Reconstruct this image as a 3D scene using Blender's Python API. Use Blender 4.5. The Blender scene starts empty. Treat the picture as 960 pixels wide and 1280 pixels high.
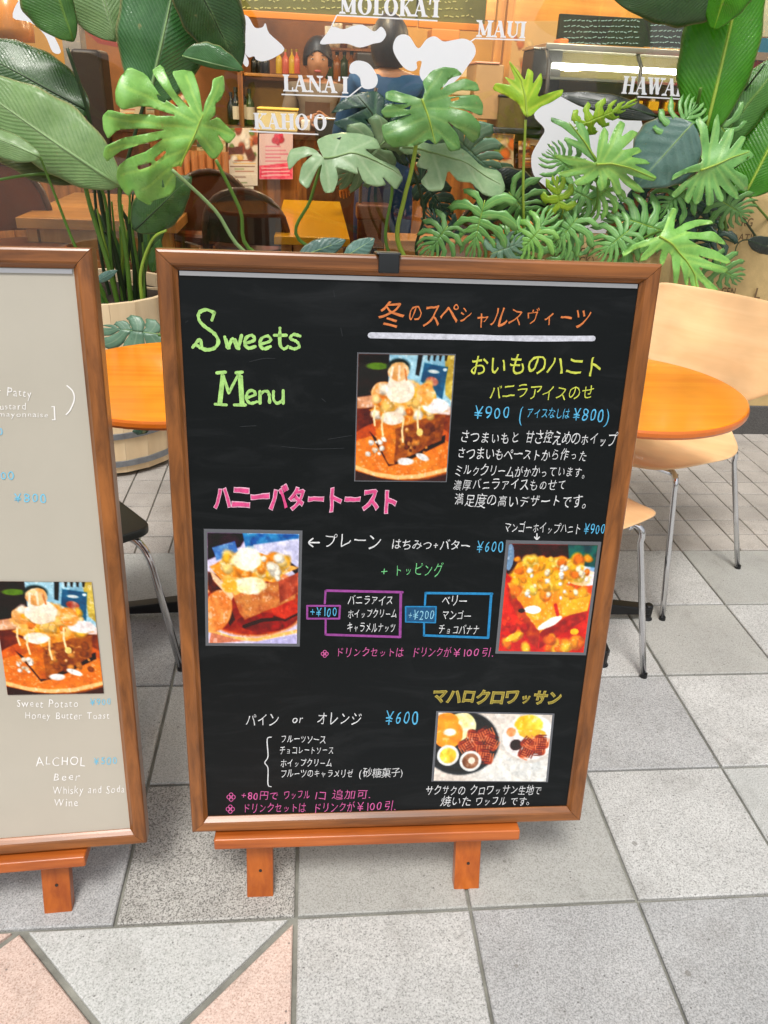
import bpy, bmesh, math, random
import numpy as np
from mathutils import Vector, Matrix, noise as mnoise
random.seed(7); np.random.seed(7)
S = bpy.context.scene
COL = S.collection
R = math.radians

# ------------------------------------------------------------------ camera
F = 977.58                                   # focal length in pixels of a 960 px wide picture
YAW, PITCH, ROLL = -0.10500, -0.48800, -0.04900
def _rot():
    cy, sy, cp, sp, cr, sr = math.cos(YAW), math.sin(YAW), math.cos(PITCH), math.sin(PITCH), math.cos(ROLL), math.sin(ROLL)
    Rz = Matrix(((cy, -sy, 0), (sy, cy, 0), (0, 0, 1)))
    Rx = Matrix(((1, 0, 0), (0, cp, -sp), (0, sp, cp)))
    Ry = Matrix(((cr, 0, sr), (0, 1, 0), (-sr, 0, cr)))
    return Rz @ Rx @ Ry
RM = _rot(); CAM = Vector((0.026, -0.854, 1.238))
cam = bpy.data.cameras.new('camera'); cam.sensor_fit = 'HORIZONTAL'; cam.sensor_width = 36
cam.lens = 36 * F / 960; cam.clip_start = 0.02; cam.clip_end = 200
co = bpy.data.objects.new('camera', cam); COL.objects.link(co)
X, Yf, Z = RM.col[0], RM.col[1], RM.col[2]
m = Matrix.Identity(4)
for i in range(3):
    m[i][0] = X[i]; m[i][1] = Z[i]; m[i][2] = -Yf[i]; m[i][3] = CAM[i]
co.matrix_world = m; S.camera = co

# ------------------------------------------------------------------ light
W = bpy.data.worlds.new('World'); S.world = W; W.use_nodes = True
nt = W.node_tree; nt.nodes.clear()
sky = nt.nodes.new('ShaderNodeTexSky'); sky.sky_type = 'NISHITA'; sky.sun_disc = False
SUN_EL, SUN_AZ = R(63), R(196)
sky.sun_elevation = SUN_EL; sky.sun_rotation = SUN_AZ; sky.air_density = 1.0; sky.dust_density = 4.0; sky.ozone_density = 1.0
hsv = nt.nodes.new('ShaderNodeHueSaturation'); hsv.inputs['Saturation'].default_value = 0.22
bg = nt.nodes.new('ShaderNodeBackground'); bg.inputs[1].default_value = 0.118
wo = nt.nodes.new('ShaderNodeOutputWorld')
nt.links.new(sky.outputs[0], hsv.inputs['Color']); nt.links.new(hsv.outputs[0], bg.inputs[0]); nt.links.new(bg.outputs[0], wo.inputs[0])
sl = bpy.data.lights.new('sun', 'SUN'); sl.energy = 1.7; sl.angle = R(15); sl.color = (1, .955, .9)
so = bpy.data.objects.new('sun', sl); COL.objects.link(so)
# sun_rotation turns clockwise from +Y
sd = Vector((math.sin(SUN_AZ) * math.cos(SUN_EL), math.cos(SUN_AZ) * math.cos(SUN_EL), math.sin(SUN_EL)))
so.rotation_euler = sd.to_track_quat('Z', 'Y').to_euler()
S.view_settings.view_transform = 'Standard'; S.view_settings.look = 'None'
S.view_settings.exposure = 0.35; S.view_settings.gamma = 1.0
S.cycles.max_bounces = 8; S.cycles.transparent_max_bounces = 16

ORD = ['first', 'second', 'third', 'fourth', 'fifth', 'sixth', 'seventh', 'eighth', 'ninth', 'tenth']
# ------------------------------------------------------------------ geometry of rays (for measuring places from the photograph)
def ray(u, v): return RM @ Vector(((u - 480) / F, 1, -(v - 640) / F))
def atY(u, v, Y):
    d = ray(u, v); return CAM + d * ((Y - CAM.y) / d.y)
def atZ(u, v, z=0.0):
    d = ray(u, v); return CAM + d * ((z - CAM.z) / d.z)
def atP(u, v, n, p):
    d = ray(u, v); return CAM + d * ((p - CAM).dot(n) / d.dot(n))

# ------------------------------------------------------------------ helpers
ORG = {}
def lin(c):
    return tuple(((x / 255) / 12.92 if x <= 10 else (((x / 255) + .055) / 1.055) ** 2.4) for x in c)
def tag(o, label=None, cat=None, group=None, kind=None):
    if label: o['label'] = label
    if cat: o['category'] = cat
    if group: o['group'] = group
    if kind: o['kind'] = kind
    return o
def thing(name, loc, label, cat, group=None):
    o = bpy.data.objects.new(name, None); COL.objects.link(o); o.empty_display_size = .05
    o.location = loc; ORG[o] = Vector(loc); return tag(o, label, cat, group)
def obj(name, me, parent=None):
    o = bpy.data.objects.new(name, me); COL.objects.link(o)
    if parent is not None:
        o.parent = parent; ORG[o] = ORG[parent].copy()
    else: ORG[o] = Vector((0, 0, 0))
    return o
class MB:
    """collects geometry in world coordinates"""
    def __init__(s): s.v = []; s.f = []; s.uv = []; s.has_uv = False
    def add(s, vs, fs, uvs=None):
        b = len(s.v); s.v += [Vector(p) for p in vs]; s.f += [[i + b for i in f] for f in fs]
        if uvs: s.uv += uvs; s.has_uv = True
        else: s.uv += [(0, 0)] * len(vs)
        return s
    def hexa(s, p):   # 8 points: bottom 4 ccw, top 4 ccw
        return s.add(p, [(3, 2, 1, 0), (4, 5, 6, 7), (0, 1, 5, 4), (1, 2, 6, 5), (2, 3, 7, 6), (3, 0, 4, 7)])
    def box(s, x0, y0, z0, x1, y1, z1):
        return s.hexa([(x0, y0, z0), (x1, y0, z0), (x1, y1, z0), (x0, y1, z0), (x0, y0, z1), (x1, y0, z1), (x1, y1, z1), (x0, y1, z1)])
    def tube(s, pts, r, n=8, r2=None, caps=True):
        pts = [Vector(p) for p in pts]; N = len(pts); vs = []; fs = []
        ref = None
        for i, p in enumerate(pts):
            d = (pts[min(i + 1, N - 1)] - pts[max(i - 1, 0)]).normalized()
            if ref is None:
                ref = d.orthogonal().normalized()
            ref = (ref - d * ref.dot(d)).normalized(); b = d.cross(ref)
            rr = r if r2 is None else r + (r2 - r) * i / (N - 1)
            if isinstance(r, (list, tuple)): rr = r[i]
            for k in range(n):
                a = 2 * math.pi * k / n; vs.append(p + (ref * math.cos(a) + b * math.sin(a)) * rr)
        for i in range(N - 1):
            for k in range(n):
                k2 = (k + 1) % n; fs.append((i * n + k, i * n + k2, (i + 1) * n + k2, (i + 1) * n + k))
        if caps: fs.append(tuple(range(n - 1, -1, -1))); fs.append(tuple((N - 1) * n + k for k in range(n)))
        return s.add(vs, fs)
    def lathe(s, c, prof, n=24, sx=1, sy=1):
        vs = []; fs = []; c = Vector(c)
        for (r, z) in prof:
            for k in range(n):
                a = 2 * math.pi * k / n; vs.append(c + Vector((r * sx * math.cos(a), r * sy * math.sin(a), z)))
        for i in range(len(prof) - 1):
            for k in range(n):
                k2 = (k + 1) % n; fs.append((i * n + k, i * n + k2, (i + 1) * n + k2, (i + 1) * n + k))
        if prof[0][0] > 1e-6: fs.append(tuple(range(n - 1, -1, -1)))
        if prof[-1][0] > 1e-6: fs.append(tuple((len(prof) - 1) * n + k for k in range(n)))
        return s.add(vs, fs)
    def prism(s, poly, off):   # poly: list of Vectors (planar), off: Vector of thickness
        n = len(poly); poly = [Vector(p) for p in poly]; off = Vector(off)
        vs = poly + [p + off for p in poly]
        return s.add(vs, [tuple(range(n)), tuple(range(2 * n - 1, n - 1, -1))] + [(i, i + n, (i + 1) % n + n, (i + 1) % n) for i in range(n)])
    def ell(s, c, rx, ry, rz, nu=14, nv=10, rot=None):
        vs = []; fs = []; c = Vector(c)
        for j in range(nv + 1):
            t = math.pi * j / nv
            for k in range(nu):
                a = 2 * math.pi * k / nu
                p = Vector((rx * math.sin(t) * math.cos(a), ry * math.sin(t) * math.sin(a), rz * math.cos(t)))
                if rot: p = rot @ p
                vs.append(c + p)
        for j in range(nv):
            for k in range(nu):
                k2 = (k + 1) % nu; fs.append((j * nu + k, (j + 1) * nu + k, (j + 1) * nu + k2, j * nu + k2))
        return s.add(vs, fs)
    def mesh(s, name, mat, org=Vector((0, 0, 0)), smooth=False):
        me = bpy.data.meshes.new(name); me.from_pydata([p - org for p in s.v], [], s.f)
        if s.has_uv:
            l = me.uv_layers.new(name='UVMap'); idx = np.zeros(len(me.loops), dtype=np.int32); me.loops.foreach_get('vertex_index', idx)
            l.data.foreach_set('uv', np.array(s.uv, dtype=np.float32)[idx].ravel())
        bm = bmesh.new(); bm.from_mesh(me); bmesh.ops.remove_doubles(bm, verts=bm.verts, dist=1e-6) if not s.has_uv else None
        bmesh.ops.recalc_face_normals(bm, faces=bm.faces)
        bm.to_mesh(me); bm.free()
        if smooth: me.polygons.foreach_set('use_smooth', [True] * len(me.polygons))
        if mat: me.materials.append(mat)
        return me
    def build(s, name, mat, parent=None, smooth=False, bevel=0, label=None, seg=2, autosmooth=False):
        org = ORG[parent] if parent is not None else Vector((0, 0, 0))
        me = s.mesh(name, mat, org, smooth)
        o = obj(name, me, parent)
        if bevel:
            b = o.modifiers.new('bevel', 'BEVEL'); b.width = bevel; b.segments = seg; b.limit_method = 'ANGLE'; b.angle_limit = R(40)
            if not smooth: me.polygons.foreach_set('use_smooth', [True] * len(me.polygons)); b.harden_normals = False
            wn = o.modifiers.new('wn', 'WEIGHTED_NORMAL'); wn.keep_sharp = True
        if label: o['label'] = label
        return o
def copy_tree(o, parent=None):
    c = o.copy(); COL.objects.link(c); c.parent = parent
    for ch in list(o.children): copy_tree(ch, c)
    return c
def bez(p0, p1, p2, n=10, p3=None):
    out = []
    for i in range(n + 1):
        t = i / n
        if p3 is None: out.append((1 - t) ** 2 * p0 + 2 * t * (1 - t) * p1 + t * t * p2)
        else: out.append((1 - t) ** 3 * p0 + 3 * t * (1 - t) ** 2 * p1 + 3 * t * t * (1 - t) * p2 + t ** 3 * p3)
    return out

# ------------------------------------------------------------------ materials
M = {}
def nodes(m):
    m.use_nodes = True; t = m.node_tree; return t, t.nodes['Principled BSDF'], t.nodes.new, t.links.new
def mat(name, col, rough=.5, metal=0, spec=.5, var=0.0, vscale=8, bump=0, bscale=60, coat=0, stretch=(1, 1, 1), objvar=0.0, col2=None, emit=None, trans=0):
    if name in M: return M[name]
    m = bpy.data.materials.new(name); t, b, N, L = nodes(m)
    b.inputs['Roughness'].default_value = rough; b.inputs['Metallic'].default_value = metal
    b.inputs['Specular IOR Level'].default_value = spec; b.inputs['Coat Weight'].default_value = coat; b.inputs['Coat Roughness'].default_value = .15
    c = tuple(col) + (1,)
    tc = N('ShaderNodeTexCoord'); mp = N('ShaderNodeMapping'); mp.inputs['Scale'].default_value = stretch; L(tc.outputs['Object'], mp.inputs[0])
    src = None
    if var or col2:
        n = N('ShaderNodeTexNoise'); n.inputs['Scale'].default_value = vscale; n.inputs['Detail'].default_value = 6; n.inputs['Roughness'].default_value = .65
        L(mp.outputs[0], n.inputs['Vector'])
        r = N('ShaderNodeValToRGB'); r.color_ramp.elements[0].position = .33; r.color_ramp.elements[1].position = .67
        c2 = tuple(col2) + (1,) if col2 else tuple(x * (1 - var) for x in col) + (1,)
        r.color_ramp.elements[0].color = c2; r.color_ramp.elements[1].color = c; L(n.outputs[0], r.inputs[0]); src = r.outputs[0]
    if objvar:
        oi = N('ShaderNodeObjectInfo'); mr = N('ShaderNodeMapRange'); mr.inputs[3].default_value = 1 - objvar; mr.inputs[4].default_value = 1 + objvar
        L(oi.outputs['Random'], mr.inputs[0]); mx = N('ShaderNodeMix'); mx.data_type = 'RGBA'; mx.blend_type = 'MULTIPLY'; mx.inputs[0].default_value = 1
        if src: L(src, mx.inputs[6])
        else: mx.inputs[6].default_value = c
        L(mr.outputs[0], mx.inputs[7]); src = mx.outputs[2]
    if src: L(src, b.inputs['Base Color'])
    else: b.inputs['Base Color'].default_value = c
    if bump:
        n2 = N('ShaderNodeTexNoise'); n2.inputs['Scale'].default_value = bscale; n2.inputs['Detail'].default_value = 4; L(mp.outputs[0], n2.inputs['Vector'])
        bu = N('ShaderNodeBump'); bu.inputs['Strength'].default_value = bump; bu.inputs['Distance'].default_value = .002; L(n2.outputs[0], bu.inputs['Height']); L(bu.outputs[0], b.inputs['Normal'])
    if emit:
        b.inputs['Emission Color'].default_value = c; b.inputs['Emission Strength'].default_value = emit
    M[name] = m; return m
def wood(name, c1, c2, axis='x', scale=1.0, rough=.35, coat=.3, spots=False):
    if name in M: return M[name]
    m = bpy.data.materials.new(name); t, b, N, L = nodes(m)
    tc = N('ShaderNodeTexCoord'); mp = N('ShaderNodeMapping'); s = {'x': (2.2, 34, 34), 'y': (34, 2.2, 34), 'z': (34, 34, 2.2)}[axis]
    mp.inputs['Scale'].default_value = tuple(k * scale for k in s); L(tc.outputs['Object'], mp.inputs[0])
    oi = N('ShaderNodeObjectInfo'); L(oi.outputs['Random'], mp.inputs['Location'])
    n = N('ShaderNodeTexNoise'); n.inputs['Scale'].default_value = 1.6; n.inputs['Detail'].default_value = 8; n.inputs['Roughness'].default_value = .62; n.inputs['Distortion'].default_value = .5; L(mp.outputs[0], n.inputs['Vector'])
    r = N('ShaderNodeValToRGB'); r.color_ramp.elements[0].position = .32; r.color_ramp.elements[1].position = .66
    r.color_ramp.elements[0].color = tuple(c2) + (1,); r.color_ramp.elements[1].color = tuple(c1) + (1,); L(n.outputs[0], r.inputs[0])
    n3 = N('ShaderNodeTexNoise'); n3.inputs['Scale'].default_value = 5; n3.inputs['Detail'].default_value = 3; L(tc.outputs['Object'], n3.inputs['Vector'])
    mr = N('ShaderNodeMapRange'); mr.inputs[1].default_value = .3; mr.inputs[2].default_value = .7; mr.inputs[3].default_value = .78; mr.inputs[4].default_value = 1.18; L(n3.outputs[0], mr.inputs[0])
    mx = N('ShaderNodeMix'); mx.data_type = 'RGBA'; mx.blend_type = 'MULTIPLY'; mx.inputs[0].default_value = 1; L(r.outputs[0], mx.inputs[6]); L(mr.outputs[0], mx.inputs[7])
    out = mx.outputs[2]
    if spots:      # chips where the varnish has gone and the pale wood shows
        v = N('ShaderNodeTexVoronoi'); v.inputs['Scale'].default_value = 26; L(tc.outputs['Object'], v.inputs['Vector'])
        n4 = N('ShaderNodeTexNoise'); n4.inputs['Scale'].default_value = 9; L(tc.outputs['Object'], n4.inputs['Vector'])
        ma = N('ShaderNodeMath'); ma.operation = 'LESS_THAN'; ma.inputs[1].default_value = .06; L(v.outputs['Distance'], ma.inputs[0])
        mb = N('ShaderNodeMath'); mb.operation = 'GREATER_THAN'; mb.inputs[1].default_value = .58; L(n4.outputs[0], mb.inputs[0])
        mm = N('ShaderNodeMath'); mm.operation = 'MULTIPLY'; L(ma.outputs[0], mm.inputs[0]); L(mb.outputs[0], mm.inputs[1])
        mx2 = N('ShaderNodeMix'); mx2.data_type = 'RGBA'; L(mm.outputs[0], mx2.inputs[0]); L(out, mx2.inputs[6]); mx2.inputs[7].default_value = (.72, .42, .22, 1); out = mx2.outputs[2]
    L(out, b.inputs['Base Color'])
    b.inputs['Roughness'].default_value = rough; b.inputs['Coat Weight'].default_value = coat; b.inputs['Coat Roughness'].default_value = .2
    bu = N('ShaderNodeBump'); bu.inputs['Strength'].default_value = .15; bu.inputs['Distance'].default_value = .001; L(n.outputs[0], bu.inputs['Height']); L(bu.outputs[0], b.inputs['Normal'])
    M[name] = m; return m
def stone(name, base, dark, light, amount=.35, big=0.12, rough=.75):
    """terrazzo-like paving: fine dark and light grains, slight large-scale soiling"""
    if name in M: return M[name]
    m = bpy.data.materials.new(name); t, b, N, L = nodes(m)
    g = N('ShaderNodeNewGeometry')
    n = N('ShaderNodeTexNoise'); n.inputs['Scale'].default_value = 360; n.inputs['Detail'].default_value = 2.5; n.inputs['Roughness'].default_value = .7; L(g.outputs['Position'], n.inputs['Vector'])
    r = N('ShaderNodeValToRGB'); e = r.color_ramp.elements
    e[0].position = .5 - .22 * (1 - amount) - .02; e[0].color = tuple(dark) + (1,); e[1].position = .66; e[1].color = tuple(light) + (1,)
    x = e.new(.5 - .05 * (1 - amount)); x.color = tuple(base) + (1,)
    L(n.outputs[0], r.inputs[0])
    v = N('ShaderNodeTexVoronoi'); v.inputs['Scale'].default_value = 75; L(g.outputs['Position'], v.inputs['Vector'])
    lt = N('ShaderNodeMath'); lt.operation = 'LESS_THAN'; lt.inputs[1].default_value = .13; L(v.outputs['Distance'], lt.inputs[0])
    sp = N('ShaderNodeSeparateColor'); L(v.outputs['Color'], sp.inputs[0])
    l2 = N('ShaderNodeMath'); l2.operation = 'LESS_THAN'; l2.inputs[1].default_value = .22; L(sp.outputs[0], l2.inputs[0])
    mm = N('ShaderNodeMath'); mm.operation = 'MULTIPLY'; L(lt.outputs[0], mm.inputs[0]); L(l2.outputs[0], mm.inputs[1])
    m2 = N('ShaderNodeMath'); m2.operation = 'MULTIPLY'; m2.inputs[1].default_value = .7; L(mm.outputs[0], m2.inputs[0])
    mx0 = N('ShaderNodeMix'); mx0.data_type = 'RGBA'; L(m2.outputs[0], mx0.inputs[0]); L(r.outputs[0], mx0.inputs[6]); mx0.inputs[7].default_value = (.09, .085, .08, 1)
    n2 = N('ShaderNodeTexNoise'); n2.inputs['Scale'].default_value = 5; n2.inputs['Detail'].default_value = 5; L(g.outputs['Position'], n2.inputs['Vector'])
    mr = N('ShaderNodeMapRange'); mr.inputs[1].default_value = .3; mr.inputs[2].default_value = .7; mr.inputs[3].default_value = 1 - big; mr.inputs[4].default_value = 1 + big * .5; L(n2.outputs[0], mr.inputs[0])
    oi = N('ShaderNodeObjectInfo'); mo = N('ShaderNodeMapRange'); mo.inputs[3].default_value = .93; mo.inputs[4].default_value = 1.06; L(oi.outputs['Random'], mo.inputs[0])
    mu = N('ShaderNodeMath'); mu.operation = 'MULTIPLY'; L(mr.outputs[0], mu.inputs[0]); L(mo.outputs[0], mu.inputs[1])
    mx = N('ShaderNodeMix'); mx.data_type = 'RGBA'; mx.blend_type = 'MULTIPLY'; mx.inputs[0].default_value = 1; L(mx0.outputs[2], mx.inputs[6]); L(mu.outputs[0], mx.inputs[7])
    # old stains and trodden-in spots
    ns = N('ShaderNodeTexNoise'); ns.inputs['Scale'].default_value = 9; ns.inputs['Detail'].default_value = 8; ns.inputs['Roughness'].default_value = .75; ns.inputs['Distortion'].default_value = .8; L(g.outputs['Position'], ns.inputs['Vector'])
    sr_ = N('ShaderNodeMapRange'); sr_.inputs[1].default_value = .51; sr_.inputs[2].default_value = .74; sr_.inputs[3].default_value = 0; sr_.inputs[4].default_value = .38; L(ns.outputs[0], sr_.inputs[0])
    vg = N('ShaderNodeTexVoronoi'); vg.inputs['Scale'].default_value = 9; L(g.outputs['Position'], vg.inputs['Vector']); lg_ = N('ShaderNodeMath'); lg_.operation = 'LESS_THAN'; lg_.inputs[1].default_value = .05; L(vg.outputs['Distance'], lg_.inputs[0])
    sm_ = N('ShaderNodeMath'); sm_.operation = 'MULTIPLY_ADD'; sm_.inputs[1].default_value = .55; L(lg_.outputs[0], sm_.inputs[0]); L(sr_.outputs[0], sm_.inputs[2]); sm_.use_clamp = True
    mst = N('ShaderNodeMix'); mst.data_type = 'RGBA'; L(sm_.outputs[0], mst.inputs[0]); L(mx.outputs[2], mst.inputs[6]); mst.inputs[7].default_value = (.16, .15, .13, 1)
    L(mst.outputs[2], b.inputs['Base Color']); b.inputs['Roughness'].default_value = rough
    bu = N('ShaderNodeBump'); bu.inputs['Strength'].default_value = .35; bu.inputs['Distance'].default_value = .0015; L(n.outputs[0], bu.inputs['Height']); L(bu.outputs[0], b.inputs['Normal'])
    M[name] = m; return m
def attr_mat(name, rough=.35, coat=.0, spec=.5):
    if name in M: return M[name]
    m = bpy.data.materials.new(name); t, b, N, L = nodes(m)
    a = N('ShaderNodeAttribute'); a.attribute_name = 'Col'; L(a.outputs['Color'], b.inputs['Base Color']); b.inputs['Roughness'].default_value = rough
    b.inputs['Coat Weight'].default_value = coat; b.inputs['Specular IOR Level'].default_value = spec
    M[name] = m; return m
def leaf_mat(name, c, c2, vein, rough=.3, kind='lobed', transl=.14, ribs=38):
    if name in M: return M[name]
    m = bpy.data.materials.new(name); t, b, N, L = nodes(m)
    uv = N('ShaderNodeUVMap'); sx = N('ShaderNodeSeparateXYZ'); L(uv.outputs[0], sx.inputs[0])
    ab = N('ShaderNodeMath'); ab.operation = 'ABSOLUTE'; L(sx.outputs[1], ab.inputs[0])
    tc = N('ShaderNodeTexCoord'); n = N('ShaderNodeTexNoise'); n.inputs['Scale'].default_value = 22; n.inputs['Detail'].default_value = 9; n.inputs['Roughness'].default_value = .7; L(tc.outputs['Object'], n.inputs['Vector'])
    r = N('ShaderNodeValToRGB'); r.color_ramp.elements[0].position = .24; r.color_ramp.elements[1].position = .74; r.color_ramp.elements[0].color = tuple(c2) + (1,); r.color_ramp.elements[1].color = tuple(c) + (1,); L(n.outputs[0], r.inputs[0])
    # side veins
    sk = N('ShaderNodeMath'); sk.operation = 'MULTIPLY_ADD'; sk.inputs[1].default_value = -.28 if kind == 'blade' else -.12; L(ab.outputs[0], sk.inputs[0]); L(sx.outputs[0], sk.inputs[2])
    fr = N('ShaderNodeMath'); fr.operation = 'MULTIPLY'; fr.inputs[1].default_value = ribs * 6.283; L(sk.outputs[0], fr.inputs[0])
    si = N('ShaderNodeMath'); si.operation = 'SINE'; L(fr.outputs[0], si.inputs[0])
    m1 = N('ShaderNodeMapRange'); m1.inputs[1].default_value = .35 if kind == 'blade' else .9; m1.inputs[2].default_value = 1; m1.inputs[3].default_value = 0; m1.inputs[4].default_value = .14 if kind == 'blade' else .12; L(si.outputs[0], m1.inputs[0])
    mxa = N('ShaderNodeMix'); mxa.data_type = 'RGBA'; L(m1.outputs[0], mxa.inputs[0]); L(r.outputs[0], mxa.inputs[6]); mxa.inputs[7].default_value = tuple(vein) + (1,)
    # midrib
    m2 = N('ShaderNodeMapRange'); m2.inputs[1].default_value = .03; m2.inputs[2].default_value = .07 if kind == 'blade' else .13; m2.inputs[3].default_value = .8 if kind == 'blade' else .72; m2.inputs[4].default_value = 0; L(ab.outputs[0], m2.inputs[0])
    mxb = N('ShaderNodeMix'); mxb.data_type = 'RGBA'; L(m2.outputs[0], mxb.inputs[0]); L(mxa.outputs[2], mxb.inputs[6]); mxb.inputs[7].default_value = tuple(vein) + (1,)
    oi = N('ShaderNodeObjectInfo'); mo = N('ShaderNodeMapRange'); mo.inputs[3].default_value = .8; mo.inputs[4].default_value = 1.2; L(oi.outputs['Random'], mo.inputs[0])
    mx = N('ShaderNodeMix'); mx.data_type = 'RGBA'; mx.blend_type = 'MULTIPLY'; mx.inputs[0].default_value = 1; L(mxb.outputs[2], mx.inputs[6]); L(mo.outputs[0], mx.inputs[7])
    nb_ = N('ShaderNodeTexNoise'); nb_.inputs['Scale'].default_value = 46; nb_.inputs['Detail'].default_value = 3; L(tc.outputs['Object'], nb_.inputs['Vector'])
    nr = N('ShaderNodeMapRange'); nr.inputs[1].default_value = .68; nr.inputs[2].default_value = .76; nr.inputs[3].default_value = 0; nr.inputs[4].default_value = .5; L(nb_.outputs[0], nr.inputs[0])
    ed_ = N('ShaderNodeMapRange'); ed_.inputs[1].default_value = .93 if kind == 'blade' else 2; ed_.inputs[2].default_value = 1.0 if kind == 'blade' else 3; L(ab.outputs[0], ed_.inputs[0])
    ea = N('ShaderNodeMath'); ea.operation = 'MULTIPLY_ADD'; ea.inputs[1].default_value = .7; ea.use_clamp = True; L(ed_.outputs[0], ea.inputs[0]); L(nr.outputs[0], ea.inputs[2])
    mb_ = N('ShaderNodeMix'); mb_.data_type = 'RGBA'; L(ea.outputs[0], mb_.inputs[0]); L(mx.outputs[2], mb_.inputs[6]); mb_.inputs[7].default_value = (.36, .30, .12, 1)
    L(mb_.outputs[2], b.inputs['Base Color']); b.inputs['Roughness'].default_value = rough; b.inputs['Specular IOR Level'].default_value = .6
    b.inputs['Coat Weight'].default_value = .3; b.inputs['Coat Roughness'].default_value = .22
    bu = N('ShaderNodeBump'); bu.inputs['Strength'].default_value = .22 if kind == 'blade' else .1; bu.inputs['Distance'].default_value = .002; L(si.outputs[0], bu.inputs['Height']); L(bu.outputs[0], b.inputs['Normal'])
    vo = N('ShaderNodeTexVoronoi'); vo.feature = 'DISTANCE_TO_EDGE'; vo.inputs['Scale'].default_value = 150 if kind != 'blade' else 90; L(tc.outputs['Object'], vo.inputs['Vector'])
    vm = N('ShaderNodeMapRange'); vm.inputs[1].default_value = 0; vm.inputs[2].default_value = .12; L(vo.outputs['Distance'], vm.inputs[0])
    b2 = N('ShaderNodeBump'); b2.inputs['Strength'].default_value = .22; b2.inputs['Distance'].default_value = .0012; L(vm.outputs[0], b2.inputs['Height']); L(bu.outputs[0], b2.inputs['Normal']); L(b2.outputs[0], b.inputs['Normal'])
    rn = N('ShaderNodeTexNoise'); rn.inputs['Scale'].default_value = 30; rn.inputs['Detail'].default_value = 4; L(tc.outputs['Object'], rn.inputs['Vector'])
    rm = N('ShaderNodeMapRange'); rm.inputs[1].default_value = .35; rm.inputs[2].default_value = .65; rm.inputs[3].default_value = rough * .75; rm.inputs[4].default_value = rough * 1.7; L(rn.outputs[0], rm.inputs[0]); L(rm.outputs[0], b.inputs['Roughness'])
    tr = N('ShaderNodeBsdfTranslucent'); L(mx.outputs[2], tr.inputs[0]); ms = N('ShaderNodeMixShader'); ms.inputs[0].default_value = transl
    out = t.nodes['Material Output']; L(b.outputs[0], ms.inputs[1]); L(tr.outputs[0], ms.inputs[2]); L(ms.outputs[0], out.inputs[0])
    M[name] = m; return m
def glass_mat(name, tint=(1, 1, 1), refl=.06):
    if name in M: return M[name]
    m = bpy.data.materials.new(name); m.use_nodes = True; t = m.node_tree; N = t.nodes.new; L = t.links.new; t.nodes.clear()
    o = N('ShaderNodeOutputMaterial'); a = N('ShaderNodeBsdfTransparent'); a.inputs[0].default_value = tuple(tint) + (1,)
    g = N('ShaderNodeBsdfGlossy'); g.inputs['Roughness'].default_value = .02
    fr = N('ShaderNodeFresnel'); fr.inputs[0].default_value = 1.45; mu = N('ShaderNodeMath'); mu.operation = 'MULTIPLY'; mu.inputs[1].default_value = refl / .04; L(fr.outputs[0], mu.inputs[0])
    ms = N('ShaderNodeMixShader'); L(mu.outputs[0], ms.inputs[0]); L(a.outputs[0], ms.inputs[1]); L(g.outputs[0], ms.inputs[2]); L(ms.outputs[0], o.inputs[0])
    M[name] = m; return m

# ------------------------------------------------------------------ ground
st = {
 'light': stone('paving_light', lin((180, 180, 177)), lin((128, 128, 125)), lin((206, 206, 203)), .28),
 'pale': stone('paving_pale', lin((182, 184, 180)), lin((130, 130, 126)), lin((206, 206, 204)), .15),
 'grey': stone('paving_grey', lin((158, 159, 158)), lin((122, 122, 121)), lin((190, 190, 190)), .2),
 'green': stone('paving_greengrey', lin((166, 166, 160)), lin((130, 130, 124)), lin((184, 184, 180)), .12),
 'dark': stone('paving_speckled', lin((160, 158, 152)), lin((88, 86, 82)), lin((194, 192, 186)), .5),
 'pink': stone('paving_pink', lin((204, 178, 164)), lin((170, 142, 128)), lin((222, 202, 190)), .25),
 'small': stone('paving_small', lin((166, 160, 152)), lin((130, 122, 114)), lin((188, 182, 176)), .12, .22),
}
joint = mat('mortar', lin((150, 150, 140)), .9, var=.5, vscale=14, bump=.5, bscale=300)
ground = MB().add([(-40, -40, -.004), (40, -40, -.004), (40, 40, -.004), (-40, 40, -.004)], [(0, 1, 2, 3)]).build('ground', joint)
tag(ground, kind='structure')
def slab_mesh(poly, h=.007, ch=.0022, name='paving_stone'):
    """stone in its own coordinates: polygon top with a chamfered rim"""
    n = len(poly); c = Vector((sum(p[0] for p in poly) / n, sum(p[1] for p in poly) / n, 0))
    vs = []; fs = []
    def ins(d):
        out = []
        for i in range(n):
            p0, p1, p2 = Vector(poly[i - 1]).to_3d(), Vector(poly[i]).to_3d(), Vector(poly[(i + 1) % n]).to_3d()
            a = (p0 - p1).normalized(); b = (p2 - p1).normalized(); s = (a + b)
            s = s.normalized() if s.length > 1e-6 else Vector((-b.y, b.x, 0)); k = d / max(.25, abs(math.sin(a.angle(b) / 2))); out.append(p1 + s * k)
        return out
    o1 = ins(0); o2 = ins(ch)
    vs = [Vector((p.x, p.y, -.006)) for p in o1] + [Vector((p.x, p.y, h - ch)) for p in o1] + [Vector((p.x, p.y, h)) for p in o2]
    for i in range(n):
        j = (i + 1) % n
        fs += [(i, j, n + j, n + i), (n + i, n + j, 2 * n + j, 2 * n + i)]
    fs.append(tuple(range(2 * n, 3 * n)))
    me = bpy.data.meshes.new(name); me.from_pydata(vs, [], fs); me.update(); return me
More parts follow.
